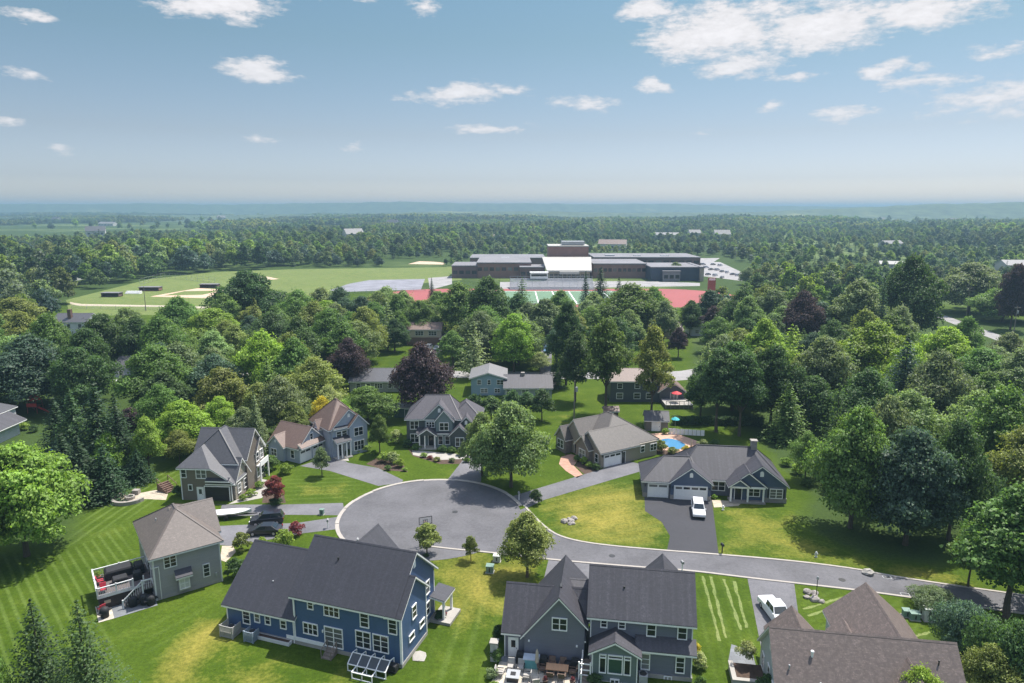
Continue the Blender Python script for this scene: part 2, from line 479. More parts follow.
    def vent(s, face, at, u, z, w=.5, h=.8):
        """arched white attic vent"""
        f = s._pl(face, at); pts = [(u - w / 2, z - h / 2), (u + w / 2, z - h / 2)]
        for i in range(9):
            t = math.pi * i / 8; pts.append((u + math.cos(t) * w / 2, z + h / 2 - w / 2 + math.sin(t) * w / 2))
        a = Vector(f(0, 0, .0)); b = Vector(f(0, 0, .06))
        return MB().prism([f(q[0], q[1], -.03) for q in pts], (b - a) * 1.5).build('attic_vent', s.tm, s.r)
    def pipe(s, x, y, z, h=.5, r=.06, m=None):
        mb = MB().cyl((x, y, z - .6), (x, y, z + h), r, r, 8); mb.cyl((x, y, z + h - .05), (x, y, z + h + .08), r * 1.5, r * 1.3, 8)
        return mb.build('vent_pipe', m or GREY, s.r)
    def post(s, x, y, z1, z0=0, w=.2, m=None): return MB().box(x - w / 2, y - w / 2, z0, x + w / 2, y + w / 2, z1).build('porch_post', m or s.tm, s.r)
    def part(s, name, mb, mat): return mb.build(name, mat, s.r)
    def done(s):
        for m, mb in s.walls.items(): mb.build('wall', m, s.r)
        return s.r

R_CHAR = shingle('charcoal shingles', (.042, .042, .053), .5)
R_GREY = shingle('streaked grey shingles', (.052, .050, .060), .9)
R_BRNG = shingle('brown grey shingles', (.158, .130, .114), .2, .2)
R_TAN = shingle('tan grey shingles', (.125, .110, .098), .2, .18)
R_RED = shingle('red brown shingles', (.19, .125, .10), .2, .18)
R_SLATE = shingle('slate grey shingles', (.095, .095, .105), .2)
R_PALE = shingle('pale grey shingles', (.21, .205, .205), .2, .1)

# --- grey house with the raised deck, lower left
h = House('grey_house', 'grey two-storey house with brown hip roof and a raised white-railed deck', (-41.5, 72.4), 36.0, siding('warm grey siding', (.30, .285, .30)), R_BRNG, OFFWHITE)
GREY_HOUSE = h
h.hip(0, 7.4, 0, 11.4, 5.5, 8.5, 'y', .4, (4.8, 4.8))
h.gab(3.4, 7.9, 3.0, 9.3, 5.45, 8.25, 'x', .4)
h.win('-y', 0, 1.85, 4.45, 1.2, 1.35, 2, 3); h.win('-y', 0, 5.65, 2.05, .6, 1.5, 1, 3)
h.block(2.4, -.55, 3.75, .2, 2.35, .55); 
h._roof([[(2.15, -.85, 2.2), (4.0, -.85, 2.2), (4.0, .1, 2.95), (2.15, .1, 2.95)]], R_CHAR)
h.win('-y', -.555, 3.07, 1.5, .95, 1.2, 2, 2, plain('white window blind', (.5, .5, .48)))
for y, z in ((1.6, 4.3), (4.2, 4.3), (7.6, 4.3), (9.4, 4.3)): h.win('-x', 0, y, z, .9, 1.4, 1, 2)
h.door('-x', 0, 3.2, 1.8, 2.1, 1.7, GLASS, False); h.win('-x', 0, 5.4, 2.8, 1.6, 1.4, 2, 2); h.win('-x', 0, 1.4, 1.1, 1.0, 1.4, 1, 2)
h.trimline('-y', 0, .08, 0, 5.2); h.trimline('-y', 0, 7.32, 0, 5.2); h.trimline('-x', 0, .1, 0, 5.2)
h.part('downspout', MB().box(.55, -.1, .1, .63, -.02, 4.2).box(-.1, -.1, 4.1, .6, -.02, 4.2), OFFWHITE)
h.pipe(1.6, 6.4, 7.0, .35); h.part('meter_box', MB().box(6.6, -.14, 1.0, 6.8, 0, 1.4), GREY)
h.part('foundation', MB().box(-.02, -.025, -.3, 7.42, 10.6, .35), CONC)
h.done()

# --- blue house, lower centre-left
h = House('blue_house', 'deep blue two-storey house with long charcoal roof backing onto the dry lawn', (-31.0, 67.2), -18.4, siding('deep blue siding', (.058, .108, .225)), R_CHAR)
BLUE = h
h.gab(0, 8.7, 0, 11.2, 3.05, 7.4, 'x', .4)
h.gab(8.7, 20.4, 0, 9.4, 5.75, 9.85, 'x', .4, ends=(.25, .35))
h.gab(19.6, 21.15, .02, 5.8, 5.69, 8.22, 'x', .4, ends=(.1, .3))
h.gab(8.8, 14.6, 6, 12.4, 4.9, 7.9, 'y', .35)
h.gab(7.6, 8.75, 2.4, 10.0, 5.0, 8.1, 'x', .3, ends=(.2, .1))
for u, z, w, hh_, c in ((10.8, 4.9, .55, .8, 1), (13.3, 4.75, 1.65, 1.15, 3), (17.1, 4.5, .85, 1.5, 1), (20.25, 4.45, .8, 1.55, 1),
                        (10.65, 2.15, 1.6, 1.15, 3), (16.85, 2.25, 1.55, 1.75, 2), (18.85, 2.25, 1.6, 1.75, 2),
                        (2.6, 1.85, .8, 1.45, 1), (4.0, 2.05, .55, .9, 1), (5.35, 2.05, .55, .9, 1), (7.3, 1.95, .6, .85, 1)):
    h.win('-y', 0, u, z, w, hh_, c, 2 if hh_ < 1.3 else 3)
o = h.win('-y', 0, 13.4, 1.75, 2.0, 2.1, 2, 4, name='patio_door')
h.win('+x', 20.4, 7.6, 4.4, .8, 1.4); h.win('+x', 20.4, 7.6, 1.9, .8, 1.4); h.win('+x', 21.15, 2.9, 4.5, .8, 1.3); h.win('+x', 21.15, 2.2, 2.1, 1.0, .6, 1, 1); h.win('+x', 21.15, 4.6, 2.1, 1.0, .6, 1, 1)
h.vent('+x', 20.4, 4.7, 8.7, .5, .8)
for f, at, u, z1 in (('-y', 0, .08, 2.9), ('-y', 0, 8.72, 5.6), ('-y', 0, 21.05, 5.5), ('+x', 21.15, .1, 5.5), ('+x', 21.15, 5.7, 5.5), ('+x', 20.4, 9.3, 5.5)): h.trimline(f, at, u, 0, z1)
h.part('downspout', MB().box(8.55, -.12, .1, 8.63, -.03, 2.7).box(8.8, -.14, 2.95, 8.9, -.03, 5.4), WHITE)
h.part('foundation', MB().box(-.03, -.03, -.3, 8.6, 11.2, .42).box(8.6, -.035, -.3, 21.19, 5.8, .42).box(8.6, 3, -.3, 20.44, 9.4, .42), CONC)
h.part('water_table_trim', MB().box(7.6, -.05, .43, 12.2, .02, .85), WHITE)
h.pipe(12.4, 3.0, 8.5, .4, .07, DARK); h.pipe(4.5, 2.3, 4.95, .18)
h.part('wall_lamp', MB().box(12.1, -.15, 2.1, 12.22, 0, 2.4), WHITE)
for u in (11.2, 19.3): h.part('flood_lamp', MB().box(u, -.15, 5.15, u + .25, 0, 5.27), WHITE)
st = MB()
for i in range(4): st.box(12.65, -.35 - .3 * i, -.05, 13.75, -.04 - .3 * i, .62 - .16 * i)
h.part('step', st, WOOD)
h.part('stair_rail', MB().bar((12.65, -.1, 1.4), (12.65, -1.3, .95), .07).bar((13.75, -.1, 1.4), (13.75, -1.3, .95), .07).bar((12.65, -1.25, 0), (12.65, -1.25, 1), .08).bar((13.75, -1.25, 0), (13.75, -1.25, 1), .08).bar((12.65, -.12, .5), (12.65, -.12, 1.45), .08).bar((13.75, -.12, .5), (13.75, -.12, 1.45), .08), WOOD)
# side porch
h.part('porch_floor', MB().box(20.5, 7.9, -.2, 22.9, 10.9, .32), CONC)
for x, y in ((21.9, 8.5), (21.9, 10.6)): h.post(x, y, 2.6, .3, .24)
h._roof([[(20.2, 8.1, 2.75), (22.2, 8.1, 2.45), (22.2, 11.0, 2.45), (20.2, 11.0, 2.75)]])
h.garage('+y', 12.4, 11.7, 4.9)
h.done()

# --- grey-blue house with the patio, lower centre
h = House('grey_blue_house', 'grey-blue house with streaked grey roofs, a sunroom and a furnished stone patio', (-.8, 62.4), -9, siding('slate blue siding', (.155, .162, .205)), R_GREY)
PATIOH = h
h.gab(0, 8, 0, 6.4, 3.0, 6.25, 'x', .35)
h.gab(2.1, 8.15, -.42, 7.6, 2.95, 7.25, 'y', .35, rp=.575, e2=4.55)
h.gab(5.6, 8.9, .6, 8.2, 4.4, 6.5, 'x', .2, walls=False)
h.gab(8.6, 18.6, 0, 6.9, 5.55, 8.85, 'x', .35)
h.gab(13.6, 18.5, 3.5, 8.9, 5.1, 7.6, 'y', .3)
h.gab(8.95, 13.35, -2.2, .3, 2.95, 4.15, 'y', .35, wmat=siding('grey green siding', (.15, .185, .19)))
h.block(13.4, -.95, 18.55, .2, 2.85)
h._roof([[(13.1, -1.3, 2.75), (18.9, -1.3, 2.75), (18.9, .05, 3.6), (13.1, .05, 3.6)]])
for u, z, w, hh_, c in ((5.65, 4.5, 1.35, 1.2, 2), (10.0, 4.75, .5, .7, 1), (11.75, 4.75, .55, .65, 1), (14.6, 4.55, .75, 1.25, 1), (17.55, 4.5, .75, 1.25, 1)):
    h.win('-y', -.42 if u < 8 else 0, u, z, w, hh_, c, 2)
teal = glass('green tinted window glass', (.03, .075, .06), .12)
for u, w in ((10.0, .5), (11.2, 1.25), (12.35, .5)): h.win('-y', -2.2, u, 1.75, w, 1.5, 1, 1, teal if w > 1 else None)
for u, w in ((10.0, .5), (11.2, 1.25), (12.35, .5)): h.win('-y', -2.2, u, 2.72, w, .2, 1, 1)
for u in (14.1, 17.4): h.win('-y', -.95, u, 1.7, .7, 1.6, 1, 3)
for u in (14.0, 16.3): h.win('-y', -.95, u, .15, .6, .3, 2, 1)
h.win('-y', -2.2, 11.2, .12, .7, .3, 2, 1); h.win('-x', 8.95, -1.1, 1.8, .7, 1.4)
h.door('-y', 0, .95, .85, 2.1, .1)
for u, z in ((2.6, 2.3), (7.4, 2.2)): h.part('wall_lamp', MB().box(u - .08, -.56, z, u + .08, -.4, z + .15), WHITE)
for f, at, u, z1 in (('-y', 0, 8.72, 5.3), ('-y', 0, 18.5, 5.3), ('-y', 0, .07, 2.8), ('-y', -2.2, 9.03, 2.8), ('-y', -2.2, 13.27, 2.8), ('-y', -.95, 18.47, 2.7)): h.trimline(f, at, u, 0, z1, .1)
h.part('foundation', MB().box(8.9, -2.24, -.3, 13.39, 0, .02).box(13.39, -.99, -.3, 18.6, 0, .4).box(-.02, -.03, -.3, 8.9, 6, .1), CONC)
h.pipe(11.9, 1.9, 7.4, .35, .07, DARK); h.part('attic_vent', MB().box(5.5, 1.2, 7.3, 5.72, 1.9, 7.62), DARK)
st = MB()
for i in range(5): st.box(8.0, -1.9 + .0 * i, -.1, 8.9, -.3, .9) if i == 0 else st.box(8.0 - .0, -1.9 - .28 * i, -.1, 8.9, -1.9 - .28 * (i - 1), .9 - .18 * i)
h.part('step', st, WOOD)
rl = MB()
for y0, z0, y1, z1 in ((-.4, 1.8, -1.9, 1.8), (-1.9, 1.8, -3.0, 1.1), (-.4, 1.2, -1.9, 1.2), (-1.9, 1.2, -3.0, .5)): rl.bar((8.0, y0, z0), (8.0, y1, z1), .08)
for y, z in ((-.4, 1.9), (-1.9, 1.9), (-3.0, 1.2)): rl.bar((8.0, y, 0), (8.0, y, z), .12)
for z in (.55, 1.1, 1.75): rl.bar((7.75, -2.35, z), (8.9, -2.35, z), .09)
for x in (7.75, 8.85): rl.bar((x, -2.35, 0), (x, -2.35, 1.95), .14)
h.part('stair_rail', rl, WHITE)
h.garage('+y', 7.6, 5.1, 4.6)
h.done()

# --- brown-roofed house, lower right
h = House('brown_roof_house', 'pale house under a broad mottled brown roof at the photo bottom right', (24.9, 60.6), -9, siding('pale blue grey siding', (.34, .38, .39)), shingle('mottled brown shingles', (.172, .134, .118), .15, .36), OFFWHITE)
BROWNH = h
h.gab(-.2, 15.2, -7.4, .2, 2.9, 6.7, 'x', .4)
h.gab(.9, 5.3, -2, 2.6, 2.85, 5.1, 'y', .35)
h.gab(7.7, 15.0, -3.4, 6.6, 2.85, 6.1, 'y', .35)
h.gab(6.9, 9.5, -1, 3.0, 2.8, 3.9, 'y', .25)
h.gab(8.6, 13.6, -8.6, -4.3, 2.85, 5.55, 'y', .35)
h.win('-x', -.2, -3.6, 2.0, .7, 1.6); h.win('-x', -.2, -5.6, 1.7, .8, 1.4); h.win('-x', -.2, -1.3, 1.7, .8, 1.4); h.win('-y', -8.6, 11.1, 1.6, 1.8, 1.5, 2); h.win('-y', -7.4, 4, 1.6, 1.8, 1.5, 2)
h.vent('-x', -.2, -3.6, 4.9, .4, .7)
h.pipe(3.0, -5.2, 5.3, .5, .11, WHITE); h.pipe(.9, -6.1, 4.5, .3); h.pipe(13.6, -5.0, 5.6, .3, .06, DARK); h.pipe(3.4, -6.9, 3.7, .2)
h.garage('+y', 2.6, 3.1, 3.0); h.garage('+y', 6.6, 11.3, 4.8)
h.done()

# --- olive house with the dark garage door, left of the turning circle
h = House('olive_house', 'olive-green house with many-peaked grey roof and dark garage door', (-51.8, 100.6), -3.6, siding('olive siding', (.175, .145, .12)), R_SLATE)
OLIVE = h
h.hip(-.1, 8.2, 2.2, 10.6, 5.5, 9.6, 'y', .35, (3.3, 3.0))
h.gab(.2, 8.8, 4.2, 10.8, 5.5, 9.2, 'x', .35)
h.block(0, 0, 4.7, 6, 5.4)
h.block(4.4, 0.02, 8.2, 6, 3.1)
h._roof([[(-.4, -.4, 5.1), (5.1, -.4, 5.1), (2.2, 3.0, 7.5)], [(-.4, -.4, 5.1), (2.2, 3.0, 7.5), (2.2, 6.5, 8.0), (-.4, 6.5, 5.1)], [(5.1, -.4, 5.1), (8.7, -.4, 2.75), (8.7, 6.5, 2.75), (2.2, 6.5, 8.0), (2.2, 3.0, 7.5)]])
h.W().prism([(4.3, .01, 3), (8.1, .01, 3), (4.3, .01, 5.35)], (0, .3, 0))
h.gab(4.2, 8.5, .4, 5.2, 3.0, 5.9, 'x', .4, wmat=stonewall('tan stone', (.3, .26, .2)))
h.gab(6.0, 8.9, 7.4, 10.6, 5.3, 7.3, 'x', .3, wmat=stonewall('tan stone', (.3, .26, .2)))
h._roof([[(4.2, -.55, 3.2), (8.0, -.55, 3.2), (8.0, .1, 3.55), (4.2, .1, 3.55)]], R_CHAR)
h.garage('-y', 0, 5.75, 3.9, 2.3, plain('dark brown door paint', (.03, .027, .025)), False); h.door('-y', 0, 3.05, .9, 2.1)
h.win('-y', 0, .6, 4.4, .7, 1.3); h.win('-y', 0, 3.4, 4.35, 1.5, 1.3, 2); h.win('-y', 0, 1.5, 2.1, .5, .8, 1, 1)
for y, z in ((1.7, 1.5), (3.8, 1.5)): h.win('+x', 8.5, y, z, .9, 1.4)
for y in (7.9, 9.5): h.win('+x', 8.9, y, 4.4, .9, 1.4); h.win('+x', 8.9, y, 1.7, .9, 1.5)
h.win('+x', 8.2, 6.3, 4.3, 1.0, 1.5, 1, 3); h.win('+x', 8.2, 6.3, 1.6, .9, 1.8, 1, 3)
h.part('balcony', MB().box(8.9, 7.4, 2.75, 9.6, 10.6, 2.95).box(9.5, 7.4, 2.95, 9.6, 10.6, 3.7), WHITE)
h.post(9.5, 7.5, 2.8); h.post(9.5, 10.5, 2.8); h.trimline('-y', 0, .07, 0, 5.2); h.trimline('-y', 0, 8.1, 0, 3)
h.done()

# --- blue-grey house with red-brown roof: detached-looking garage wing and tall main block
h = House('pale_blue_house', 'pale blue house with red-brown roofs and a side garage wing', (-38.1, 116.0), 60.4, siding('pale blue siding', (.34, .38, .45)), R_RED)
PALEB = h
h.gab(0, 6.3, 0, 7.4, 2.9, 5.8, 'y', .35)
h.gab(-.7, 3, 3.2, 7.0, 2.75, 4.5, 'x', .3)
h._roof([[(-.2, -1.0, 2.75), (6.5, -1.0, 2.75), (6.5, .05, 3.4), (-.2, .05, 3.4)]])
h.garage('-y', 0, 1.55, 2.5); h.garage('-y', 0, 4.6, 2.5); h.win('-y', 0, 3.15, 4.2, .6, 1.1); h.win('-x', 0, 1.6, 1.5, .8, 1.4); h.win('-x', -.7, 5.6, 1.4, 1.3, 1.3, 2); h.vent('-x', -.7, 5.1, 3.6, .35, .5)
h.block(5, 1.5, 9.2, 6.5, 3.0); h._roof([[(5, 1.0, 2.8), (9.6, 1.0, 2.8), (9.6, 4.2, 4.4), (5, 4.2, 4.4)]], R_CHAR)
c20, s20 = math.cos(rad(40.2 - 60.4)), math.sin(rad(40.2 - 60.4))
h.done(); wing = h
def _w2l(x, y):
    dx, dy = x + 38.1, y - 116.0; a = rad(-60.4); return dx * math.cos(a) - dy * math.sin(a), dx * math.sin(a) + dy * math.cos(a)
m2 = House('main_block', None, (-30.5, 120.6), 40.2, h.wm, R_RED)
lx, ly = _w2l(-30.5, 120.6)
m2.hip(-3.2, 3.9, .5, 8.6, 5.5, 9.5, 'y', .35, (3.6, 3.6))
m2.gab(-2.9, 3.85, 0, 5, 5.5, 8.5, 'y', .35); m2.gab(.2, 3.85, -.7, 3, 5.45, 7.35, 'y', .3)
m2.gab(-3.9, 0, 3.6, 5.6, 4.9, 6.2, 'x', .25)
m2._roof([[(-2.9, -1.7, 3.0), (.15, -1.7, 3.0), (.15, .05, 3.6), (-2.9, .05, 3.6)]], R_CHAR); m2._roof([[(-2.8, -.5, 5.25), (1, -.5, 5.25), (1, .1, 5.55), (-2.8, .1, 5.55)]], R_CHAR)
for x in (-2.6, -1.8, -.9, -.1): m2.post(x, -1.45, 2.85, .2, .22)
m2.part('porch_floor', MB().box(-2.9, -1.8, -.2, .15, .1, .2), CONC)
m2.door('-y', 0, -1.3, 1.0, 2.1, .2, plain('black door paint', (.02, .02, .022)))
m2.win('-y', -.7, 2.0, 4.3, 1.7, 1.5, 2, 2); m2.win('-y', -.7, 2.0, 1.6, 1.9, 1.7, 3, 2); m2.win('-y', 0, -1.6, 4.3, .9, .95); m2.win('-y', 0, -.5, 4.3, .9, .95); m2.win('-x', -3.9, 4.6, 4.2, .8, 1.3); m2.vent('-y', 0, .5, 7.5, .5, .7)
for mt, mb in m2.walls.items(): mb.build('wall', mt, m2.r)
# fold the main block into the one house: its parts become parts of the pale blue house
Mx = Matrix.Translation((lx, ly, 0)) @ Matrix.Rotation(rad(40.2 - 60.4), 4, 'Z')
for ch in list(m2.r.children): ch.parent = wing.r; ch.matrix_parent_inverse = Mx
bpy.data.objects.remove(m2.r)

# --- dark green-grey house with the white porch, behind the circle
h = House('dark_green_house', 'dark green-grey gabled house with white porch behind the turning circle', (-19.6, 125.3), 0, siding('dark green grey siding', (.075, .088, .095)), shingle('purple grey shingles', (.10, .092, .105), .2))
GREENH = h; pg_ = siding('grey green gable siding', (.16, .21, .22))
h.hip(-.6, 9.6, 0, 8.0, 5.5, 8.9, 'x', .35, (3.4, 2.2))
h.hip(7.5, 13.6, 1.5, 9, 4.9, 7.5, 'y', .35, (2.6, 3))
h.gab(2.9, 8.6, -.3, 4, 5.5, 8.3, 'y', .3, wmat=pg_); h.gab(5.1, 8.3, -1.2, 2, 5.4, 7.3, 'y', .3, wmat=pg_)
h.gab(8.5, 13.2, 0, 5, 3.3, 5.7, 'y', .35); h.gab(7.9, 11.4, -2, 2, 2.8, 4.5, 'y', .3)
h._roof([[(1.4, -1.6, 2.8), (8.2, -1.6, 2.8), (8.2, .05, 3.5), (1.4, .05, 3.5)]], R_CHAR)
h.gab(1.9, 5.2, -2.2, 0, 2.75, 3.9, 'y', .25, walls=False)
h.W().prism([(1.95, -2.15, 2.8), (5.15, -2.15, 2.8), (3.55, -2.15, 3.85)], (0, .15, 0))
for x in (2.1, 3.1, 5.0): h.post(x, -2.0, 2.75, .2, .2)
h.part('porch_floor', MB().box(1.8, -2.3, -.2, 5.3, .1, .25), CONC)
h.door('-y', -.3, 4.1, 1.0, 2.1, .25, plain('black door paint', (.02, .02, .022)))
for u, w, at in ((.9, 1.5, 0), ): h.win('-y', at, u, 4.2, w, 1.5, 2); h.win('-y', at, u, 1.6, w, 1.6, 2)
h.win('-y', -.3, 4.0, 4.4, 1.5, 1.0, 3); h.win('-y', -1.2, 6.7, 4.3, 1.6, 1.4, 2); h.win('-y', -1.2, 6.0, 1.6, .8, 1.6); h.win('-y', -1.2, 7.3, 1.6, .8, 1.6); h.win('-y', -2, 9.7, 1.5, 1.5, 1.6, 2)
h.vent('-y', -.3, 5.75, 7.2, .5, .8); h.vent('-y', 0, 10.8, 4.7, .5, .8)
h.done()

# --- tan ranch house with the long hip roof
h = House('tan_ranch_house', 'tan stone ranch house with big grey-brown hip roof and white garage door', (15.6, 113.8), 30.2, siding('tan grey siding', (.27, .235, .19)), R_TAN, OFFWHITE)
TANR = h; ts = stonewall('brown grey stone', (.2, .165, .135))
h.gab(0, 8.4, 0, 7, 2.85, 5.6, 'x', .35)
h.hip(.9, 13.6, .8, 13, 2.85, 7.0, 'y', .35, (5.2, 5.2))
h.gab(.3, 7, 5.4, 12, 2.8, 6.3, 'x', .3); h.gab(-1.2, 4, 9.2, 12.4, 2.75, 4.7, 'x', .3, wmat=ts)
h.gab(-.9, 4, 2.4, 6.4, 2.8, 4.7, 'x', .3, wmat=ts)
h.garage('-y', 0, 2.6, 3.7, 2.2); h.door('-y', 0, 5.05, .8, 2.1, 0, DARK)
h.block(5.6, .1, 13.2, 4, 2.85)
h.win('-x', 0, 1.2, 1.5, .8, 1.5); h.win('-x', -.9, 4.3, 1.5, 1.7, 1.5, 2); h.win('-x', -1.2, 10.8, 1.5, 1.8, 1.5, 2); h.win('-y', .1, 9.6, 1.8, .8, 1.1); h.win('-y', .1, 12.2, 1.7, 1.4, 1.2, 2)
h.door('-x', .3, 7.8, 1.0, 2.1, .2, plain('black door paint', (.02, .02, .022)))
h.part('wall_lamp', MB().box(.25, -.2, 2.0, .4, -.03, 2.3).box(4.6, -.2, 2.0, 4.72, -.03, 2.3), DARK)
h.done()

# --- blue-grey ranch with three garage bays
navy = siding('navy gable siding', (.075, .105, .175))
h = House('blue_ranch_house', 'low blue-grey ranch house with white garage doors and black asphalt drive', (20.8, 101.8), -6.9, siding('blue grey siding', (.14, .15, .185)), R_GREY)
RANCH = h
h.hip(0, 8.6, 0, 7.4, 2.75, 5.4, 'x', .35, (3.4, 1))
h.hip(5.4, 21.8, 1.9, 11, 2.75, 6.5, 'x', .35, (3.6, 3.8), wmat=None)
h.gab(4.2, 10.4, -.4, 6, 2.75, 5.15, 'y', .35, wmat=navy)
h.gab(13.9, 21.85, .1, 6, 2.75, 5.7, 'y', .35, wmat=navy, rp=.51)
h.block(18.6, .06, 21.88, 1, 2.6)
h.gab(13.3, 18.5, -.5, 3, 2.7, 4.75, 'y', .3, walls=False); h.gab(13.1, 16.0, -.9, 1, 2.65, 3.7, 'y', .25, walls=False)
h.W(navy).prism([(13.5, -.35, 2.75), (18.3, -.35, 2.75), (15.9, -.35, 4.65)], (0, .2, 0)); h.W(navy).prism([(13.3, -.75, 2.7), (15.8, -.75, 2.7), (14.55, -.75, 3.6)], (0, .15, 0))
h.part('porch_floor', MB().box(13.2, -.9, -.2, 18.6, 1.0, .25), STONE)
for x, y in ((13.35, -.7), (15.9, -.7), (18.3, -.4)): h.post(x, y, 2.6, .2, .24)
h.part('porch_beam', MB().box(13.2, -.82, 2.45, 18.45, -.6, 2.72), WHITE)
h.garage('-y', 0, 2.3, 3.0, 2.2); h.garage('-y', -.4, 7.3, 4.9, 2.2)
h.win('-y', 1.9, 11.9, 1.6, 1.9, 1.4, 2); h.win('-y', .1, 16.9, 1.6, 1.8, 1.3, 2); h.win('-y', .06, 20.3, 1.5, 1.8, 1.4, 2, 3)
h.door('-y', .1, 14.6, 1.0, 2.1, .25, plain('black door paint', (.02, .02, .022)))
for u in (19.0, 21.35): h.part('shutter', MB().box(u, 0.0, .8, u + .25, .07, 2.2), DARK)
h.vent('-y', -.4, 7.3, 4.1, .5, .75); h.vent('-y', .1, 18.0, 4.6, .55, .85)
h.part('stone_skirt', MB().box(18.58, .02, -.3, 21.93, 1.0, .75).box(-.02, -.03, -.3, .6, 1, .7).box(4.15, -.44, -.3, 4.75, 1, .7).box(9.85, -.44, -.3, 10.44, 1, .7), STONE)
h.part('chimney', MB().box(17.5, 6.0, 5.5, 18.4, 6.9, 7.8).box(17.4, 5.9, 7.8, 18.5, 7.0, 7.95), STONE)
for u in (.3, 4.05, 4.45, 10.15): h.part('wall_lamp', MB().box(u - .06, -.6 if u > 4.2 else -.2, 1.8, u + .06, -.38 if u > 4.2 else 0, 2.1), DARK)
h.done()

# --- houses farther back
def simple(name, label, o, ang, wall, roof, L, Dp, e, r, wins=(), trim=OFFWHITE, ax='x', hip=False, cat='house'):
    h = House(name, label, o, ang, wall, roof, trim, cat=cat)
    if hip: h.hip(0, L, 0, Dp, e, r, ax, .35)
    else: h.gab(0, L, 0, Dp, e, r, ax, .35)
    for w in wins: h.win('-y', 0, *w)
    return h
h = House('white_house', 'white house with lower skirt roof cut off by the photo left edge', (-99.2, 124.5), 0, siding('dull white siding', (.5, .52, .54)), R_SLATE)
h.gab(-14.5, -3.9, 5, 12, 4.4, 5.4, 'y', .35); h.block(-14, .8, -.6, 8, 2.7); h._roof([[(-14.4, .3, 2.6), (.4, .3, 2.6), (-3, 5.05, 4.2), (-14.4, 5.05, 4.2)], [(.4, .3, 2.6), (.4, 9, 2.6), (-3, 9, 4.2), (-3, 5.05, 4.2)]], R_GREY)
h.win('-y', .8, -3.6, 1.3, 1.5, 2.0, 2); h.win('-y', 5, -6.4, 4.4, .9, 1.0); h.door('-y', .8, -6.2, 1.5, 2.1, 0, plain('dark brown door paint', (.03, .027, .025))); h.done()
sb = siding('sage grey siding', (.22, .24, .19)); 
simple('grey_ranch_house', 'long grey ranch house half hidden by the huge purple maple', (-40.4, 164.6), 0, stonewall('sage stone', (.24, .25, .2)), R_SLATE, 16, 8.5, 2.7, 4.9, [(2.2, 1.6, 1.0, 1.1), (4.6, 1.6, 1.0, 1.1), (7.2, 1.6, 1.8, 1.1, 3), (10, 1.6, .8, 1.1), (11.4, 1.6, .8, 1.1)]).done()
h = House('split_level_house', 'light blue split-level house with pale roof and long low wing', (-9.8, 161.5), 0, siding('light blue siding', (.27, .37, .45)), R_PALE)
h.gab(-.2, 8.2, 0, 10, 4.2, 5.5, 'y', .5); h.gab(8, 19.4, -2.5, 6, 2.5, 4.6, 'x', .4, mat=R_GREY, wmat=siding('grey wing siding', (.3, .33, .34)))
for u, w, c in ((1.8, .9, 1), (4.2, .7, 1), (6.9, 1.5, 2)): h.win('-y', 0, u, 3.3, w, 1.1, c)
h.win('-y', -2.5, 8.9, 1.6, .9, 1.2); h.win('-y', -2.5, 13, 1.5, 1.6, 1.2, 2); h.win('-y', 0, 3, 1.2, 1.6, 1.0, 2); h.win('-y', 0, 6.2, 1.2, 1.2, 1.0, 2)
h.part('chimney', MB().box(12.0, 1.2, 3.6, 12.9, 2.1, 5.4), STONE); h.done()
h = House('red_umbrella_house', 'dark slate house with brown roof and red umbrella deck beyond the pool', (23.2, 155.7), 0, siding('dark slate siding', (.075, .085, .105)), R_RED)
h.gab(0, 11.6, 0, 8, 5.0, 7.0, 'x', .35); h.gab(11.4, 17.6, -.5, 8, 2.6, 4.7, 'y', .4)
for u in (2.2, 6.3, 9.2): h.win('-y', 0, u, 3.9, 1.1, 1.1, 1); h.win('-y', 0, u, 1.5, 1.4, 1.3, 1)
h.win('-y', -.5, 14.9, 1.35, 1.6, 2.0, 2, 1, name='patio_door'); h.done()
h = simple('tan_house', 'two-storey tan house with brown roof and brick base beyond the cross street', (-35.1, 224), 0, siding('tan siding', (.42, .36, .27)), R_RED, 11.5, 8, 5.2, 6.9, [(4.2, 4.0, 2.6, 1.4, 3), (8.6, 4.0, 2.6, 1.4, 3)])
h.part('brick_base', MB().box(-.05, -.08, -.2, 11.55, 2, 2.6), plain('dark brick', (.14, .08, .06))); h.hip(11.4, 17.6, -3, 5, 2.6, 4.4, 'x', .35, mat=R_CHAR, wmat=plain('dark brick', (.14, .08, .06))); h.garage('-y', -3, 14.3, 4.2, 2.1, plain('dark brown door paint', (.03, .027, .025)), False); h.done()
h = simple('grey_split_house', 'small grey house with a blue car before its garage', (3.4, 224), 0, siding('blue grey far siding', (.3, .34, .37)), R_SLATE, 6.5, 8, 5, 6.4, [(2, 3.6, 1.6, 1.2, 2), (4.6, 3.6, 1.6, 1.2, 2)])
h.gab(6.4, 12.5, -4, 6, 2.6, 4.2, 'x', .35); h.garage('-y', -4, 9.2, 4.0, 2.1); h.done()
simple('small_white_house', 'small white house with pale roof beside the red running track trees', (64.2, 240.5), 0, siding('white far siding', (.55, .57, .58)), R_PALE, 8.5, 9, 2.8, 4.8, [(2, 1.6, 1.2, 1.2), (5.8, 1.6, 1.6, 1.2, 2)], ax='y').done()
simple('brown_cottage', 'low brown-roofed house glimpsed behind the small purple tree', (48, 236), 0, siding('brown far siding', (.25, .2, .17)), R_RED, 12, 9, 2.8, 5, [(3, 1.6, 1.5, 1.2, 2), (8, 1.6, 1.5, 1.2, 2)]).done()
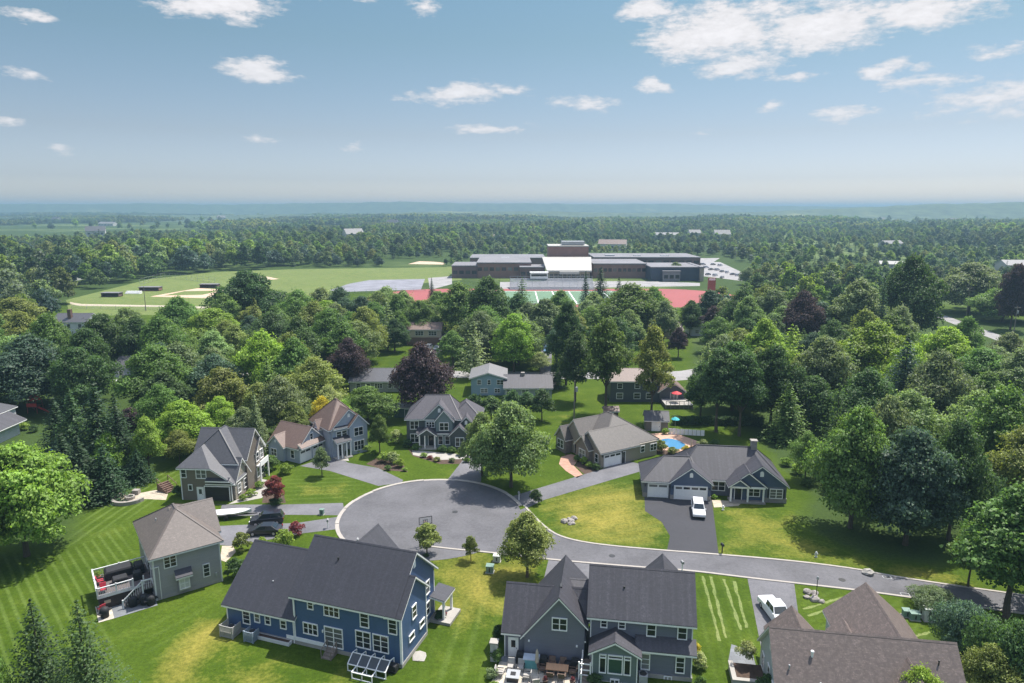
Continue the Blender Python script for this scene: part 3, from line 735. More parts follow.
h = simple('white_chimney_house', 'white house with grey roof and brick chimney by the ball field', (-166, 243), 0, siding('white far siding', (.55, .57, .58)), R_SLATE, 12.5, 9, 4.6, 7.0, [(2, 3.2, 1.2, 1.3), (6, 3.2, 1.2, 1.3), (10, 3.2, 1.2, 1.3)])
h.part('chimney', MB().box(5, 1.5, 4, 6.2, 2.7, 9), plain('dark brick', (.14, .08, .06))); h.gab(-6, .2, 1, 8, 2.8, 4.6, 'x', .3); h.done()
h = simple('porch_cottage', 'small grey cottage with pale deck among the left woods', (-105.5, 176), 0, siding('blue grey far siding', (.3, .34, .37)), R_SLATE, 8.5, 8, 3.6, 5.6, [(2, 2.0, 1.2, 1.4), (5.6, 1.8, 2.0, 1.9, 2)], ax='x')
h.part('deck', MB().box(0, -4, -.1, 8.5, 0, .7), OFFWHITE); h.gab(4.4, 7.6, -1, 3, 3.4, 5.0, 'y', .3); h.done()
simple('pink_roof_house', 'house with pinkish roof deep in the far left trees', (-312, 470), 0, siding('tan siding', (.42, .36, .27)), R_RED, 16, 10, 6, 11, [(4, 3.5, 2, 1.5, 2), (11, 3.5, 2, 1.5, 2)]).done()
simple('grey_far_house', 'pale grey roofed house in front of the pinkish one far left', (-292, 430), 0, siding('white far siding', (.55, .57, .58)), R_PALE, 17, 10, 4, 8, [(4, 2.5, 2, 1.5, 2), (11, 2.5, 2, 1.5, 2)]).done()
simple('edge_house', 'weathered house at the photo left edge below the pale trees', (-160, 196), 0, siding('white far siding', (.55, .57, .58)), R_SLATE, 12, 9, 4.4, 6.6, [(8, 3, 1.2, 1.3), (10.5, 3, 1.2, 1.3)]).done()
# sheds
h = simple('green_shed', 'dark green shed with pale flat-pitched roof beside the dark green house', (-25.8, 143.5), 0, siding('shed green siding', (.07, .12, .105)), R_PALE, 6.2, 3.6, 2.2, 2.75, [], cat='shed'); h.door('-y', 0, 3.1, 1.4, 1.8, 0, plain('shed green paint', (.08, .13, .11)), False); h.done()
h = simple('grey_shed', 'small grey garden shed with white double doors near the pool', (27.4, 134.5), -6, siding('taupe siding', (.16, .145, .13)), R_SLATE, 4.6, 3.4, 2.3, 3.6, [], cat='shed'); h.door('-y', 0, 2.2, 1.7, 1.9, 0, WHITE, False); h.done()
h = simple('brown_shed', 'tiny rusty-brown roofed shed below the tall bare-trunked trees', (20.2, 143.3), 0, siding('brown shed siding', (.09, .06, .05)), R_RED, 3.0, 2.2, 1.5, 2.1, [], cat='shed'); h.door('-y', 0, 1.5, .8, 1.3, 0, WOOD, False); h.done()
# ------------------------------------------------------------------ ground
def axis(lo, hi, step, far, grow=1.16):
    a = list(np.arange(lo, hi + .01, step)); d = step
    left = []; x = lo
    while x > -far: d *= grow; x -= d; left.append(x)
    d = step; right = []; x = hi
    while x < far: d *= grow; x += d; right.append(x)
    return np.array(left[::-1] + a + right)
XS = axis(-125, 120, 1.0, 14000); YS = axis(40, 255, 1.0, 14000)
GX, GY = np.meshgrid(XS, YS)
def pdist(poly):
    """signed distance to polygon (inside positive)"""
    P = np.array(poly); d2 = np.full(GX.shape, 1e12); ins = np.zeros(GX.shape, bool)
    for (ax, ay), (bx, by) in zip(P, np.roll(P, -1, 0)):
        ex, ey = bx - ax, by - ay; t = np.clip(((GX - ax) * ex + (GY - ay) * ey) / (ex * ex + ey * ey + 1e-9), 0, 1)
        d2 = np.minimum(d2, (GX - ax - t * ex) ** 2 + (GY - ay - t * ey) ** 2)
        cr = (ay > GY) != (by > GY)
        with np.errstate(divide='ignore', invalid='ignore'):
            xi = (bx - ax) * (GY - ay) / (by - ay + 1e-12) + ax
        ins ^= cr & (GX < xi)
    return np.where(ins, 1, -1) * np.sqrt(d2)
def soft(poly, w): return np.clip(pdist(gs(poly)) / w * .5 + .5, 0, 1)
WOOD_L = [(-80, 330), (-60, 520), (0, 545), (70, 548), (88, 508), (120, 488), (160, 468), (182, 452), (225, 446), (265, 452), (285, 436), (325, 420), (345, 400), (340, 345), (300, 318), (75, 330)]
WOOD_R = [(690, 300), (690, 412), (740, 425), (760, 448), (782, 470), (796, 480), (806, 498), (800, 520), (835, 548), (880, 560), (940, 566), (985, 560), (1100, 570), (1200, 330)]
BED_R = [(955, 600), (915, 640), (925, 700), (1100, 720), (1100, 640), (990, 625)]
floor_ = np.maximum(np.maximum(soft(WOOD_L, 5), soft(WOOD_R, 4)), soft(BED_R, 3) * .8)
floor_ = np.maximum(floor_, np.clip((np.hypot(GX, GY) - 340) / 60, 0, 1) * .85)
dry = np.zeros(GX.shape)
for poly, w, k in (([(440, 553), (500, 556), (545, 562), (520, 592), (497, 612), (470, 622), (445, 625), (440, 590)], 6, .85), ([(450, 560), (490, 565), (480, 600), (455, 600)], 3, .35),
                   ([(542, 496), (610, 482), (645, 490), (668, 530), (668, 550), (600, 546), (548, 528)], 5, .72), ([(720, 508), (780, 508), (800, 530), (905, 570), (860, 572), (722, 552)], 6, .62),
                   ([(905, 565), (975, 575), (955, 588), (880, 577)], 3, .7), ([(160, 665), (200, 622), (228, 618), (222, 640), (190, 683), (160, 690)], 3, .95), ([(178, 700), (225, 640), (385, 690), (395, 720)], 5, .5),
                   ([(330, 482), (365, 476), (345, 498), (285, 500), (300, 480)], 3, .45), ([(520, 388), (610, 398), (600, 440), (520, 440)], 8, .25), ([(940, 600), (1000, 612), (1030, 640), (960, 625)], 3, .5), ([(345, 455), (420, 470), (400, 480), (350, 462)], 3, .2)):
    dry = np.maximum(dry, soft(poly, w) * k)
stripe = np.zeros(GX.shape); phase = np.zeros(GX.shape)
def stripes(poly, a, b, period, k, w=1.5, curve=0.0):
    """mowing passes run from a to b"""
    global stripe, phase
    (ax, ay), (bx, by) = g(*a), g(*b); L = math.hypot(bx - ax, by - ay); nx, ny = -(by - ay) / L, (bx - ax) / L
    m = soft(poly, w) * k
    along = ((GX - ax) * (bx - ax) + (GY - ay) * (by - ay)) / L
    ph = ((GX - ax) * nx + (GY - ay) * ny + curve * along ** 2) / period
    sel = m > stripe; phase = np.where(sel, ph, phase); stripe = np.maximum(stripe, m)
stripes([(-60, 560), (60, 552), (125, 520), (130, 560), (100, 610), (130, 683), (60, 720), (-80, 720)], (20, 570), (52, 640), 1.05, .8)
stripes([(60, 552), (90, 508), (160, 470), (185, 462), (175, 490), (128, 520)], (75, 528), (148, 478), 1.5, 1.0, 1.0, .004)
stripes([(286, 478), (330, 470), (362, 482), (340, 502), (285, 504)], (287, 488), (350, 486), 1.6, .6)
stripes([(541, 497), (640, 478), (668, 530), (668, 552), (600, 546), (545, 528)], (560, 500), (650, 486), 2.2, .45)
stripes([(425, 683), (445, 610), (480, 590), (500, 600), (490, 683)], (440, 690), (470, 600), 2.0, .45)
stripes([(692, 570), (742, 578), (770, 640), (740, 700), (695, 700)], (700, 578), (722, 660), 1.2, .25)
stripes([(797, 584), (955, 606), (930, 660), (812, 640)], (812, 612), (862, 590), 1.3, .35)
stripes([(722, 505), (790, 506), (870, 565), (722, 552)], (730, 520), (800, 545), 2.4, .22)
stripes([(140, 683), (130, 620), (220, 590), (228, 620)], (150, 640), (215, 605), 2.0, .25)
mb_ = bpy.data.meshes.new('ground'); ny_, nx_ = GX.shape
hz = np.zeros(GX.shape)
co = np.stack([GX, GY, hz], -1).reshape(-1, 3)
ii = np.arange(ny_ * nx_).reshape(ny_, nx_)
fc = np.stack([ii[:-1, :-1], ii[:-1, 1:], ii[1:, 1:], ii[1:, :-1]], -1).reshape(-1, 4)
mb_.vertices.add(len(co)); mb_.vertices.foreach_set('co', co.ravel())
mb_.loops.add(fc.size); mb_.loops.foreach_set('vertex_index', fc.ravel())
mb_.polygons.add(len(fc)); mb_.polygons.foreach_set('loop_start', np.arange(0, fc.size, 4)); mb_.polygons.foreach_set('loop_total', np.full(len(fc), 4))
for nm, arr in (('dry', dry), ('floor', floor_), ('stripe', stripe), ('phase', phase)):
    at = mb_.attributes.new(nm, 'FLOAT', 'POINT'); at.data.foreach_set('value', arr.ravel().astype(np.float32))
mb_.update(); mb_.validate()
def grass_mat(name, fresh=(.066, .103, .010), deep=(.038, .069, .006), dryc=(.27, .225, .05), attrs=True, base_dry=0.0):
    m, nt, b = newmat(name)
    tc = nd(nt, 'ShaderNodeTexCoord'); o = tc.outputs['Object']
    big = noise(nt, o, .035, 4, .6); mid = noise(nt, o, .22, 5, .62); fin = noise(nt, o, 2.3, 4, .7); tuft = noise(nt, o, 9, 2, .6)
    def at(n):
        a = nd(nt, 'ShaderNodeAttribute'); a.attribute_name = n; return a.outputs['Fac']
    c = mix(nt, ramp(nt, mth(nt, 'ADD', mth(nt, 'MULTIPLY', big, .5), mth(nt, 'MULTIPLY', mid, .5)), .38, .62), deep, fresh)
    c = mix(nt, ramp(nt, mid, .55, .78, 0, .35), c, (.115, .14, .026))
    if attrs:
        st = at('stripe'); ph = at('phase')
        wv = mth(nt, 'SINE', mth(nt, 'MULTIPLY', mth(nt, 'ADD', ph, mth(nt, 'MULTIPLY', fin, .16)), 2 * math.pi))
        ws = mth(nt, 'MULTIPLY', ramp(nt, wv, .05, 1.0), ramp(nt, mid, .3, .65, .45, 1))
        c = mix(nt, mth(nt, 'MULTIPLY', mth(nt, 'MULTIPLY', st, ws), .72), c, (.115, .165, .04))
        dv = mth(nt, 'ADD', at('dry'), mth(nt, 'MULTIPLY', mth(nt, 'SUBTRACT', mth(nt, 'ADD', mth(nt, 'MULTIPLY', mid, .7), mth(nt, 'MULTIPLY', fin, .3)), .5), 1.5))
        dm = mth(nt, 'MULTIPLY', ramp(nt, dv, .3, 1.0), ramp(nt, at('dry'), .02, .3))
        c = mix(nt, mth(nt, 'MULTIPLY', dm, .88), c, dryc)
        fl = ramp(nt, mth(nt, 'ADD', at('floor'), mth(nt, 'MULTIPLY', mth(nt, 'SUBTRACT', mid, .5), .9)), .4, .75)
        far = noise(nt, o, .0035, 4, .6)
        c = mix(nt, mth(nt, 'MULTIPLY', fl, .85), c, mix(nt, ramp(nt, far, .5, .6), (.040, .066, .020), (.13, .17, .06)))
    else: c = mix(nt, ramp(nt, mid, .35, .7, base_dry * .4, base_dry), c, dryc)
    v = ramp(nt, mth(nt, 'ADD', mth(nt, 'MULTIPLY', fin, .6), mth(nt, 'MULTIPLY', tuft, .4)), .3, .7, .55, 1.42)
    hs = nd(nt, 'ShaderNodeHueSaturation'); lk(nt, c, hs.inputs['Color']); lk(nt, v, hs.inputs['Value'])
    lk(nt, hs.outputs[0], b.inputs['Base Color']); b.inputs['Roughness'].default_value = .8; b.inputs['Specular IOR Level'].default_value = .05
    b.inputs['Sheen Weight'].default_value = .0
    bump(nt, mth(nt, 'ADD', fin, tuft), .5, .06, b)
    return m
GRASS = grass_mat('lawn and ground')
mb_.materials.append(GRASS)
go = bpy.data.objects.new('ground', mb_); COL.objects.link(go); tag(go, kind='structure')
FIELD = grass_mat('playing field turf', (.105, .165, .045), (.08, .135, .035), (.24, .21, .09), False, .4)

# ------------------------------------------------------------------ street, drives, paths
ASPH = asphalt('street asphalt', (.109, .107, .114)); ASPH2 = asphalt('grey drive asphalt', (.135, .133, .142)); ASPHB = asphalt('fresh black asphalt', (.048, .048, .054), .12)
BRICKP = pavers('red brick paving', (.42, .24, .17), (.2, .15, .12)); FLAG = pavers('pale patio pavers', (.50, .45, .37), (.25, .22, .18), (.8, .6)); GREYP = pavers('grey patio pavers', (.17, .18, .19), (.1, .1, .1), (.8, .6))
TANP = pavers('tan path pavers', (.44, .38, .29), (.25, .2, .15))
CC, CR = (-12.0, 95.0), 13.4
up = smooth_line(gs([(525, 508), (547, 531), (567.5, 540), (603, 546), (673, 552), (690, 553), (788, 561), (859, 570), (886, 576), (951, 586), (1024, 596), (1130, 612)]))
dn = smooth_line(gs([(430, 546), (455, 549), (500, 553), (547, 559), (642, 567), (690, 570), (749, 577.5), (794, 582.5), (869, 591), (951, 603), (1024, 613), (1110, 625)]))
ring = [(CC[0] + CR * math.cos(t), CC[1] + CR * math.sin(t)) for t in np.linspace(0, 2 * math.pi, 73)[:-1]]
sheet('turning_circle_road', ring, .020, ASPH)
sheet('street_road', up + dn[::-1], .024, ASPH)
def arc(a0, a1, r=CR): return [(CC[0] + r * math.cos(rad(t)), CC[1] + r * math.sin(rad(t))) for t in np.linspace(a0, a1, max(4, int(abs(a1 - a0) / 4)))]
kb = MB()
# the kerb drops flush at the mouths of the drives
for a0, a1 in ((14, 22), (36, 80), (102, 140), (158, 170), (187, 192), (207, 260)): strip(kb, arc(a0, a1), .55, -.1, .10, -1)
for a0, a1 in ((22, 36), (80, 102), (140, 158), (170, 187), (192, 207)): strip(kb, arc(a0, a1), .55, -.1, .034, -1)
strip(kb, up, .32, -.1, .09, 1); strip(kb, dn, .32, -.1, .09, -1)
tag(kb.build('kerb', KERB), kind='structure')
def drive(name, px, z, mat): return sheet(name, [p if isinstance(p, tuple) and abs(p[0]) < -1 else p for p in gs(px)], z, mat)
drive('driveway', [(200, 501), (214, 504.6), (282, 504.6), (343, 503), (345, 515), (339, 515.3), (272, 514.7), (218, 517), (222, 505), (196, 504)], .012, ASPH2)
drive('driveway', [(219, 526), (249, 524.6), (297, 523), (341, 516.4), (352.6, 527.3), (302, 533.5), (262, 541), (231, 546), (218, 545)], .013, ASPH2)
drive('driveway', [(300, 466), (312, 462), (338, 456), (348, 462.7), (378, 468), (403, 480), (402, 482.5), (378.4, 486), (330, 471)], .012, ASPH2)
drive('driveway', [(466, 456), (482.5, 452), (481, 482), (445, 483)], .013, ASPH2)
drive('driveway', [(510, 497), (544, 486.5), (602, 469), (624, 460), (644, 465), (642, 471), (611, 480), (544, 500), (527, 508)], .012, ASPH2)
drive('driveway', [(644.5, 497), (712, 500), (718.7, 555), (667, 550.5), (670, 536), (661.7, 522), (645, 511)], .012, ASPHB)
sheet('driveway', gs([(549, 558), (590, 563)]) + [PATIOH.world(8.2, 7.2), PATIOH.world(2.2, 7.2)], .013, ASPH2)
sheet('driveway', gs([(366, 540), (398, 548)]) + [BLUE.world(14.6, 12), BLUE.world(8.8, 12)], .014, ASPH2)
sheet('driveway', gs([(747, 576), (794, 582)]) + [BROWNH.world(5.2, 6), BROWNH.world(5.2, 2.4), BROWNH.world(.5, 2.4)], .013, ASPH2)
drive('path', [(135, 494), (156, 490), (168, 494), (166, 500), (145, 499), (136, 502)], .012, TANP)
drive('path', [(228, 504.5), (262, 498), (272, 481), (262, 479), (253, 492), (238, 499)], .016, CONC)
drive('path', [(222, 546), (233, 546), (236, 552), (226, 562), (220, 560)], .016, TANP)
drive('path', [(561, 457), (571, 454), (580, 457), (574, 466), (583, 475), (577, 478), (566, 471), (559, 464)], .012, BRICKP)
drive('path', [(712, 500), (744, 501.5), (738, 506), (714, 507.5)], .017, TANP)
drive('path', [(335, 457), (347, 455), (349, 461), (338, 460)], .017, CONC)
drive('path', [(412, 450), (470, 455), (482, 458), (440, 460), (413, 455)], .008, CONC)
drive('cross_street_road', [(180, 372), (330, 369), (470, 371), (560, 372), (640, 372), (760, 369), (760, 376), (640, 379), (560, 379), (470, 378), (330, 376), (180, 379)], .012, asphalt('pale old asphalt', (.25, .24, .235)))
drive('driveway', [(435, 343), (443, 343), (438, 371), (428, 371)], .016, ASPH2); drive('driveway', [(541, 349), (552, 349), (551, 374), (539, 374)], .016, ASPH2); drive('driveway', [(674, 372), (699, 368), (699, 379), (672, 381)], .017, asphalt('pale old asphalt', (.25, .24, .235)))
drive('driveway', [(540, 378), (556, 378), (556, 386), (540, 386)], .018, ASPH2)
sheet('county_road', smooth_line(gs([(936, 312), (955, 319), (985, 330), (1050, 352)])) + smooth_line(gs([(1050, 360), (978, 333.5), (948, 322), (930, 314)])), .012, asphalt('pale old asphalt', (.25, .24, .235)))
drive('path', [(70, 302), (82, 304), (165, 305.5), (165, 307), (80, 306), (70, 304)], .015, TANP)
# patio of the grey-blue house, deck yard of the grey house
P = PATIOH.world
sheet('patio', [P(-.6, -4.6), P(4.1, -4.8), P(4.1, -3.3), P(8.0, -3.1), P(8.9, -2.3), P(8.9, -.04), P(-.2, -.04)], .05, GREYP, t=.2)  # grey left showing along the wall paints in the shade of the house
sheet('patio', [P(-.6, -4.6), P(4.1, -4.8), P(4.1, -3.4), P(7.6, -3.2), P(7.0, -1.9), P(4.6, -2.1), P(2.6, -1.2), P(-.3, -.9)], .056, FLAG)  # pale sheet over the sunlit front, its back edge following the house shadow
tag(MB().prism([(*P(x, y), .22) for x, y in ((-.75, -4.95), (4.25, -5.15), (4.25, -4.82), (-.6, -4.62))], (0, 0, -.4)).build('patio_wall', STONE), 'low stone wall edging the front of the furnished patio', 'garden wall')
Q = GREY_HOUSE.world
sheet('patio', [Q(-4.4, -1.1), Q(-.02, -1.1), Q(-.02, 1.4), Q(-4.4, 2.6)], .03, GREYP)
sheet('patio', [Q(-5.9, -1.0), Q(-4.4, -1.1), Q(-4.4, 2.6), Q(-5.9, 2.8)], .034, FLAG)
# planting beds (bark mulch)
MULCH = plain('bark mulch', (.07, .045, .032), .95, .35, 3)
for px in ([(408, 449), (413, 456), (440, 464), (482, 464), (480, 458), (440, 458)], [(366, 464), (384, 470), (408, 472), (402, 462), (380, 456)], [(592, 462), (600, 474), (616, 473), (600, 470)], [(562, 452), (590, 463), (601, 473), (584, 474), (575, 466), (581, 457), (566, 455)],
           [(262, 503), (286, 503), (284, 495), (264, 492)], [(233, 503), (256, 495), (262, 482), (252, 482), (240, 496)], [(640, 452), (690, 458), (690, 449), (650, 444)]):
    drive('planting_bed', px, .006, MULCH)

PALEG = grass_mat('dry mown line', (.15, .20, .06), (.10, .15, .04), (.24, .24, .10), False, .45)
for a, b in (((703, 576), (719.4, 641)), ((711, 576.5), (726, 638)), ((724, 579), (740.6, 630)), ((734, 581), (747, 628)), ((803, 609), (848, 596)), ((808, 616), (860, 598)), ((902, 640), (930, 632))):
    (x0, y0), (x1, y1) = g(*a), g(*b); L = math.hypot(x1 - x0, y1 - y0); nx, ny = -(y1 - y0) / L * .2, (x1 - x0) / L * .2; n = 14; rr = random.Random(int(a[0])); l_ = []; r2 = []
    for i in range(n + 1):
        t = i / n; k = rr.uniform(.5, 1.15); q = rr.uniform(-.35, .35); l_.append((x0 + (x1 - x0) * t + nx * (k + q), y0 + (y1 - y0) * t + ny * (k + q))); r2.append((x0 + (x1 - x0) * t - nx * (k - q), y0 + (y1 - y0) * t - ny * (k - q)))
    sheet('mown_line', l_ + r2[::-1], .006, PALEG)
# ------------------------------------------------------------------ school grounds
FY = g(0, 283)[1]
drive('ball_field', [(66, 300), (150, 279), (215, 272), (300, 269), (458, 267), (462, 280), (330, 291), (325, 296), (270, 303), (220, 314), (70, 316)], .004, FIELD)
DIRT = plain('infield dirt', (.50, .36, .26), .9, .12, .1)
cx, cy = g(183, 297); 
def fan(c, r, a0, a1, k=1.0, n=16): return [c] + [(c[0] + r * math.cos(rad(a0 + (a1 - a0) * i / n)) , c[1] + k * r * math.sin(rad(a0 + (a1 - a0) * i / n))) for i in range(n + 1)]
sheet('infield', fan(g(150, 296.5), 38, -12, 78), .012, DIRT)
sheet('infield_grass', [(g(150, 296.5)[0] + 5 + x, g(150, 296.5)[1] + 4 + y) for x, y in ((0, 0), (19, 3), (21, 22), (2, 19))], .017, FIELD)
sheet('infield', fan(g(279, 279), 20, 130, 230) , .012, DIRT)
sheet('infield', fan(g(408, 264), 30, -10, 80), .012, DIRT)
sheet('warm_up_path', gs([(165, 305.5), (230, 307.5), (230, 309), (165, 307.5)]), .013, TANP)
TRK = plain('red running track', (.27, .07, .068), .85, .1, .05)
TCX, TCY = 22.0, 349.0
def stadium(hl, hw, n=16):
    r = hw; a = hl - r; p = [(TCX + a + r * math.cos(t), TCY + r * math.sin(t)) for t in np.linspace(-math.pi / 2, math.pi / 2, n)]
    return p + [(TCX - a + r * math.cos(t), TCY + r * math.sin(t)) for t in np.linspace(math.pi / 2, 3 * math.pi / 2, n)]
sheet('running_track', stadium(96, 37), .014, TRK)
sheet('infield_turf', stadium(77, 27), .020, grass_mat('synthetic turf', (.14, .23, .15), (.12, .2, .13), (.2, .25, .18), False, .2))
sheet('track_end', [(TCX + x, TCY + y) for x, y in ((-76, -18), (-52, -31), (-52, 31), (-76, 18))], .026, TRK); sheet('track_end', [(TCX + x, TCY + y) for x, y in ((76, -18), (52, -31), (52, 31), (76, 18))], .027, TRK)
ln = MB()
for i in range(11):
    x = TCX - 46 + i * 9.2; ln.add([(x - .3, TCY - 25, .028), (x + .3, TCY - 25, .028), (x + .3, TCY + 25, .028), (x - .3, TCY + 25, .028)], [(0, 1, 2, 3)])
for y in (-25, 25): ln.add([(TCX - 46, TCY + y - .3, .029), (TCX + 46, TCY + y - .3, .029), (TCX + 46, TCY + y + .3, .029), (TCX - 46, TCY + y + .3, .029)], [(0, 1, 2, 3)])
tag(ln.build('pitch_marking', WHITE), kind='structure')
drive('court', [(330, 290), (350, 283.5), (370, 280), (425, 279), (421, 289.5), (336, 292)], .012, plain('pale court surface', (.20, .20, .225), .8, .3, .12))
LOT = asphalt('pale car park asphalt', (.27, .26, .255))
drive('car_park', [(702, 276), (742, 281), (748, 275), (720, 262), (700, 262)], .013, LOT); drive('car_park', [(500, 282), (640, 281), (700, 283), (700, 286), (500, 289)], .012, LOT)
drive('car_park', [(630, 259), (720, 258), (712, 263), (640, 265)], .012, LOT); drive('car_park', [(428, 278), (452, 276), (452, 284), (430, 290)], .013, LOT)
BRK = plain('school brick', (.25, .14, .115), .85, .15, .3); BRK2 = plain('dark school brick', (.16, .10, .092), .85, .12, .3); FLATR = plain('pale flat roof', (.17, .165, .175), .8, .2, .06); WROOF = plain('white membrane roof', (.40, .385, .35), .6, .06, .05)
NAVYP = plain('dark blue cladding', (.03, .045, .075), .5, .15, .2)
r = thing('school_building', 'wide brick school with tall auditorium block and white canopy roof', 'school', (45, 455, 0))
def sbox(name, u0, u1, vb, vt, depth, m, rm=None, wins=0, wz=.5, parent=r, D=None):
    (xa, ya), (xb, _) = g(u0, vb), g(u1, vb); z = height_of(u0, vb, vt)
    xa -= 45; xb -= 45; ya -= 455
    o = MB().box(xa, ya, -.3, xb, ya + depth, z).build(name, m, parent)
    MB().box(xa - .3, ya - .3, z + .02, xb + .3, ya + depth + .3, z + .7).build('roof', rm or FLATR, o)
    if wins:
        n = wins
        for k in range(n):
            a = xa + (xb - xa) * (k + .15) / n; b = xa + (xb - xa) * (k + .85) / n
            MB().box(a, ya - .12, z * wz - 1.1, b, ya + .1, z * wz + 1.1).build('window', GLASS, o)
    return o
sbox('wing', 452, 477.5, 278, 266.5, 30, BRK2, None, 4); sbox('wing', 477, 531, 278, 263.5, 46, BRK, None, 9, .62); sbox('wing', 520, 545, 279.5, 268, 20, BRK2, None, 4)
o = sbox('auditorium', 548.5, 588, 277, 246.8, 22, BRK, WROOF)
xa, ya = g(548.5, 277)
MB().box(xa - 45 + 9, ya - 455 + 4, 21, xa - 45 + 24, ya - 455 + 14, 23.2).build('rooftop_plant', GREY, o)
zc = height_of(545, 280, 263)
(x0, y0), (x1, _) = g(543, 280), g(593.5, 280)
mbw = MB(); mbw.prism([(x0 - 45 + 2, y0 - 455 - 6, 6.6), (x1 - 45 - 2, y0 - 455 - 6, 6.6), (x1 - 45, y0 - 455 + 16, 13.5), (x0 - 45, y0 - 455 + 16, 13.5)], (0, 0, -1.0))
mbw.box(x0 - 45 + 10, y0 - 455 - 9, 4.5, x1 - 45 - 10, y0 - 455 - 5.5, 6.0).build('canopy_roof', WROOF, r)
MB().box(x0 - 45 + 3, y0 - 455 - 4, -.3, x1 - 45 - 3, y0 - 455 + 14, 5.5).build('foyer', plain('beige panel', (.35, .30, .24)), r)
gm = MB()
for k in range(9): gm.box(x0 - 45 + 4 + k * 2.8, y0 - 455 - 4.15, .5, x0 - 45 + 6.2 + k * 2.8, y0 - 455 - 3.9, 4.2)
gm.build('foyer_glazing', GLASS, r)
sbox('wing', 593, 646, 278, 264.5, 40, BRK, None, 11, .6); sbox('wing', 651, 700, 281, 268, 34, NAVYP, None, 0); sbox('wing', 700, 703.5, 281.5, 268, 34, plain('beige panel', (.35, .30, .24)))
sbox('wing', 594, 700, 268, 258, 45, BRK2, None, 14, .6); sbox('wing', 470, 545, 267, 258.5, 40, BRK2); sbox('entrance_block', 663, 680, 281.6, 272, 3, FLATR, None, 3)
for k, (u, vb, vt, w) in enumerate(((487, 270, 259.5, 4), (505, 270, 258.5, 6), (518, 270, 259.5, 3), (612, 268, 256, 7), (640, 268, 256.4, 5), (668, 268, 256.5, 6))):
    x, y = g(u, vb); z = height_of(u, vb, vt); MB().box(x - 45 - w / 2, y - 455 + 12, z - 3.2, x - 45 + w / 2, y - 455 + 17, z).build('rooftop_plant', GREY, r)
# grandstand and press box
(x0, y0), (x1, _) = g(510, 290), g(595, 290)
r = thing('grandstand', 'long grey grandstand with a white press box facing the pitch', 'grandstand', ((x0 + x1) / 2, y0, 0))
hw = (x1 - x0) / 2; st = MB()
for k in range(10): st.box(-hw, k * 1.5, .4 + k * .5 - .35, hw, k * 1.5 + 1.5, .4 + k * .5)
st.build('seating', plain('aluminium benches', (.42, .42, .45), .45, .08, .1, .5), r)
fr = MB()
for k in range(12): fr.bar((-hw + 2 * hw * k / 11, 14.6, 0), (-hw + 2 * hw * k / 11, 14.6, 6.2), .25)
fr.bar((-hw, 14.6, 6.2), (hw, 14.6, 6.2), .15); fr.build('frame', GREY, r)
pb = MB().box(-12, 13, 5.0, -2, 17, 8.4).box(-12.4, 12.6, 8.4, -1.6, 17.4, 8.7).build('press_box', WHITE, r)
MB().box(-11.5, 12.9, 6.4, -2.5, 13.05, 7.6).build('window', GLASS, pb)
(x0, y0), (x1, _) = g(509, 307), g(536, 307)
r = thing('bleachers', 'low dark away bleachers at the near side of the pitch', 'bleachers', ((x0 + x1) / 2, y0, 0)); hw = (x1 - x0) / 2; st = MB()
for k in range(5): st.box(-hw, -k * .9 - .9, .3 + k * .5 - .3, hw, -k * .9, .3 + k * .5)
st.build('seating', plain('dull bleacher boards', (.16, .14, .13)), r); MB().bar((-hw, -4.6, 3.2), (hw, -4.6, 3.2), .12).bar((-hw, -4.6, 0), (-hw, -4.6, 3.2), .12).bar((hw, -4.6, 0), (hw, -4.6, 3.2), .12).build('rail', GREY, r)
def dugout(u, v, w, lab, m):
    x, y = g(u, v); r = thing('dugout', lab, 'dugout', (x, y, 0)); MB().box(-w / 2, 0, -.2, w / 2, 4, .3).box(-w / 2, 3.6, 0, w / 2, 4, 2.0).box(-w / 2, 0, 0, -w / 2 + .3, 4, 2.0).box(w / 2 - .3, 0, 0, w / 2, 4, 2.0).build('wall', m, r)
    MB().box(-w / 2 - .3, -.6, 2.0, w / 2 + .3, 4.3, 2.2).build('roof', FLATR, r); MB().box(-w / 2 + .5, 2.6, .3, w / 2 - .5, 3.2, .8).build('bench', WOOD, r)
DR = plain('dugout red paint', (.30, .15, .13))
dugout(149, 291, 11, 'dark red dugout by the left ball field infield dirt', DR); dugout(208.5, 288, 10, 'dark red dugout beyond the infield dirt', BRK2); dugout(110, 297, 9, 'low dark dugout alone at the left end of the ball field', BRK2)
x, y = g(132, 294); r = thing('bleachers', 'small pale bleachers between the two left dugouts', 'bleachers', (x, y, 0)); st = MB()
for k in range(4): st.box(-4, k * .7, 0, 4, k * .7 + .7, .35 + k * .35)
st.build('seating', WHITE, r)
for k, (u0, v0, u1, v1, lab) in enumerate(((140, 285, 165, 278, 'wire backstop fence beside the left dugout'), (165, 278, 215, 283, 'wire fence behind the infield dirt'), (72, 309, 160, 310, 'wire fence along the near edge of the ball field'), (330, 294, 425, 291, 'wire fence along the near side of the pale courts'))):
    (x0, y0), (x1, y1) = g(u0, v0), g(u1, v1); r = thing('field_fence', lab, 'fence', (x0, y0, 0)); L = math.hypot(x1 - x0, y1 - y0); r.rotation_euler = (0, 0, math.atan2(y1 - y0, x1 - x0)); n = max(3, int(L / 6)); hgt = 3.5 if k < 2 else 1.6
    mbf = MB()
    for i in range(n + 1): mbf.bar((L * i / n, 0, 0), (L * i / n, 0, hgt), .1)
    mbf.build('post', GREY, r); mbf = MB()
    for z in (.3, hgt * .5, hgt): mbf.bar((0, 0, z), (L, 0, z), .07)
    mbf.build('rail', GREY, r)
x, y = g(711, 296); r = thing('scoreboard', 'tall red-brown pylon sign at the right end of the track', 'sign', (x, y, 0))
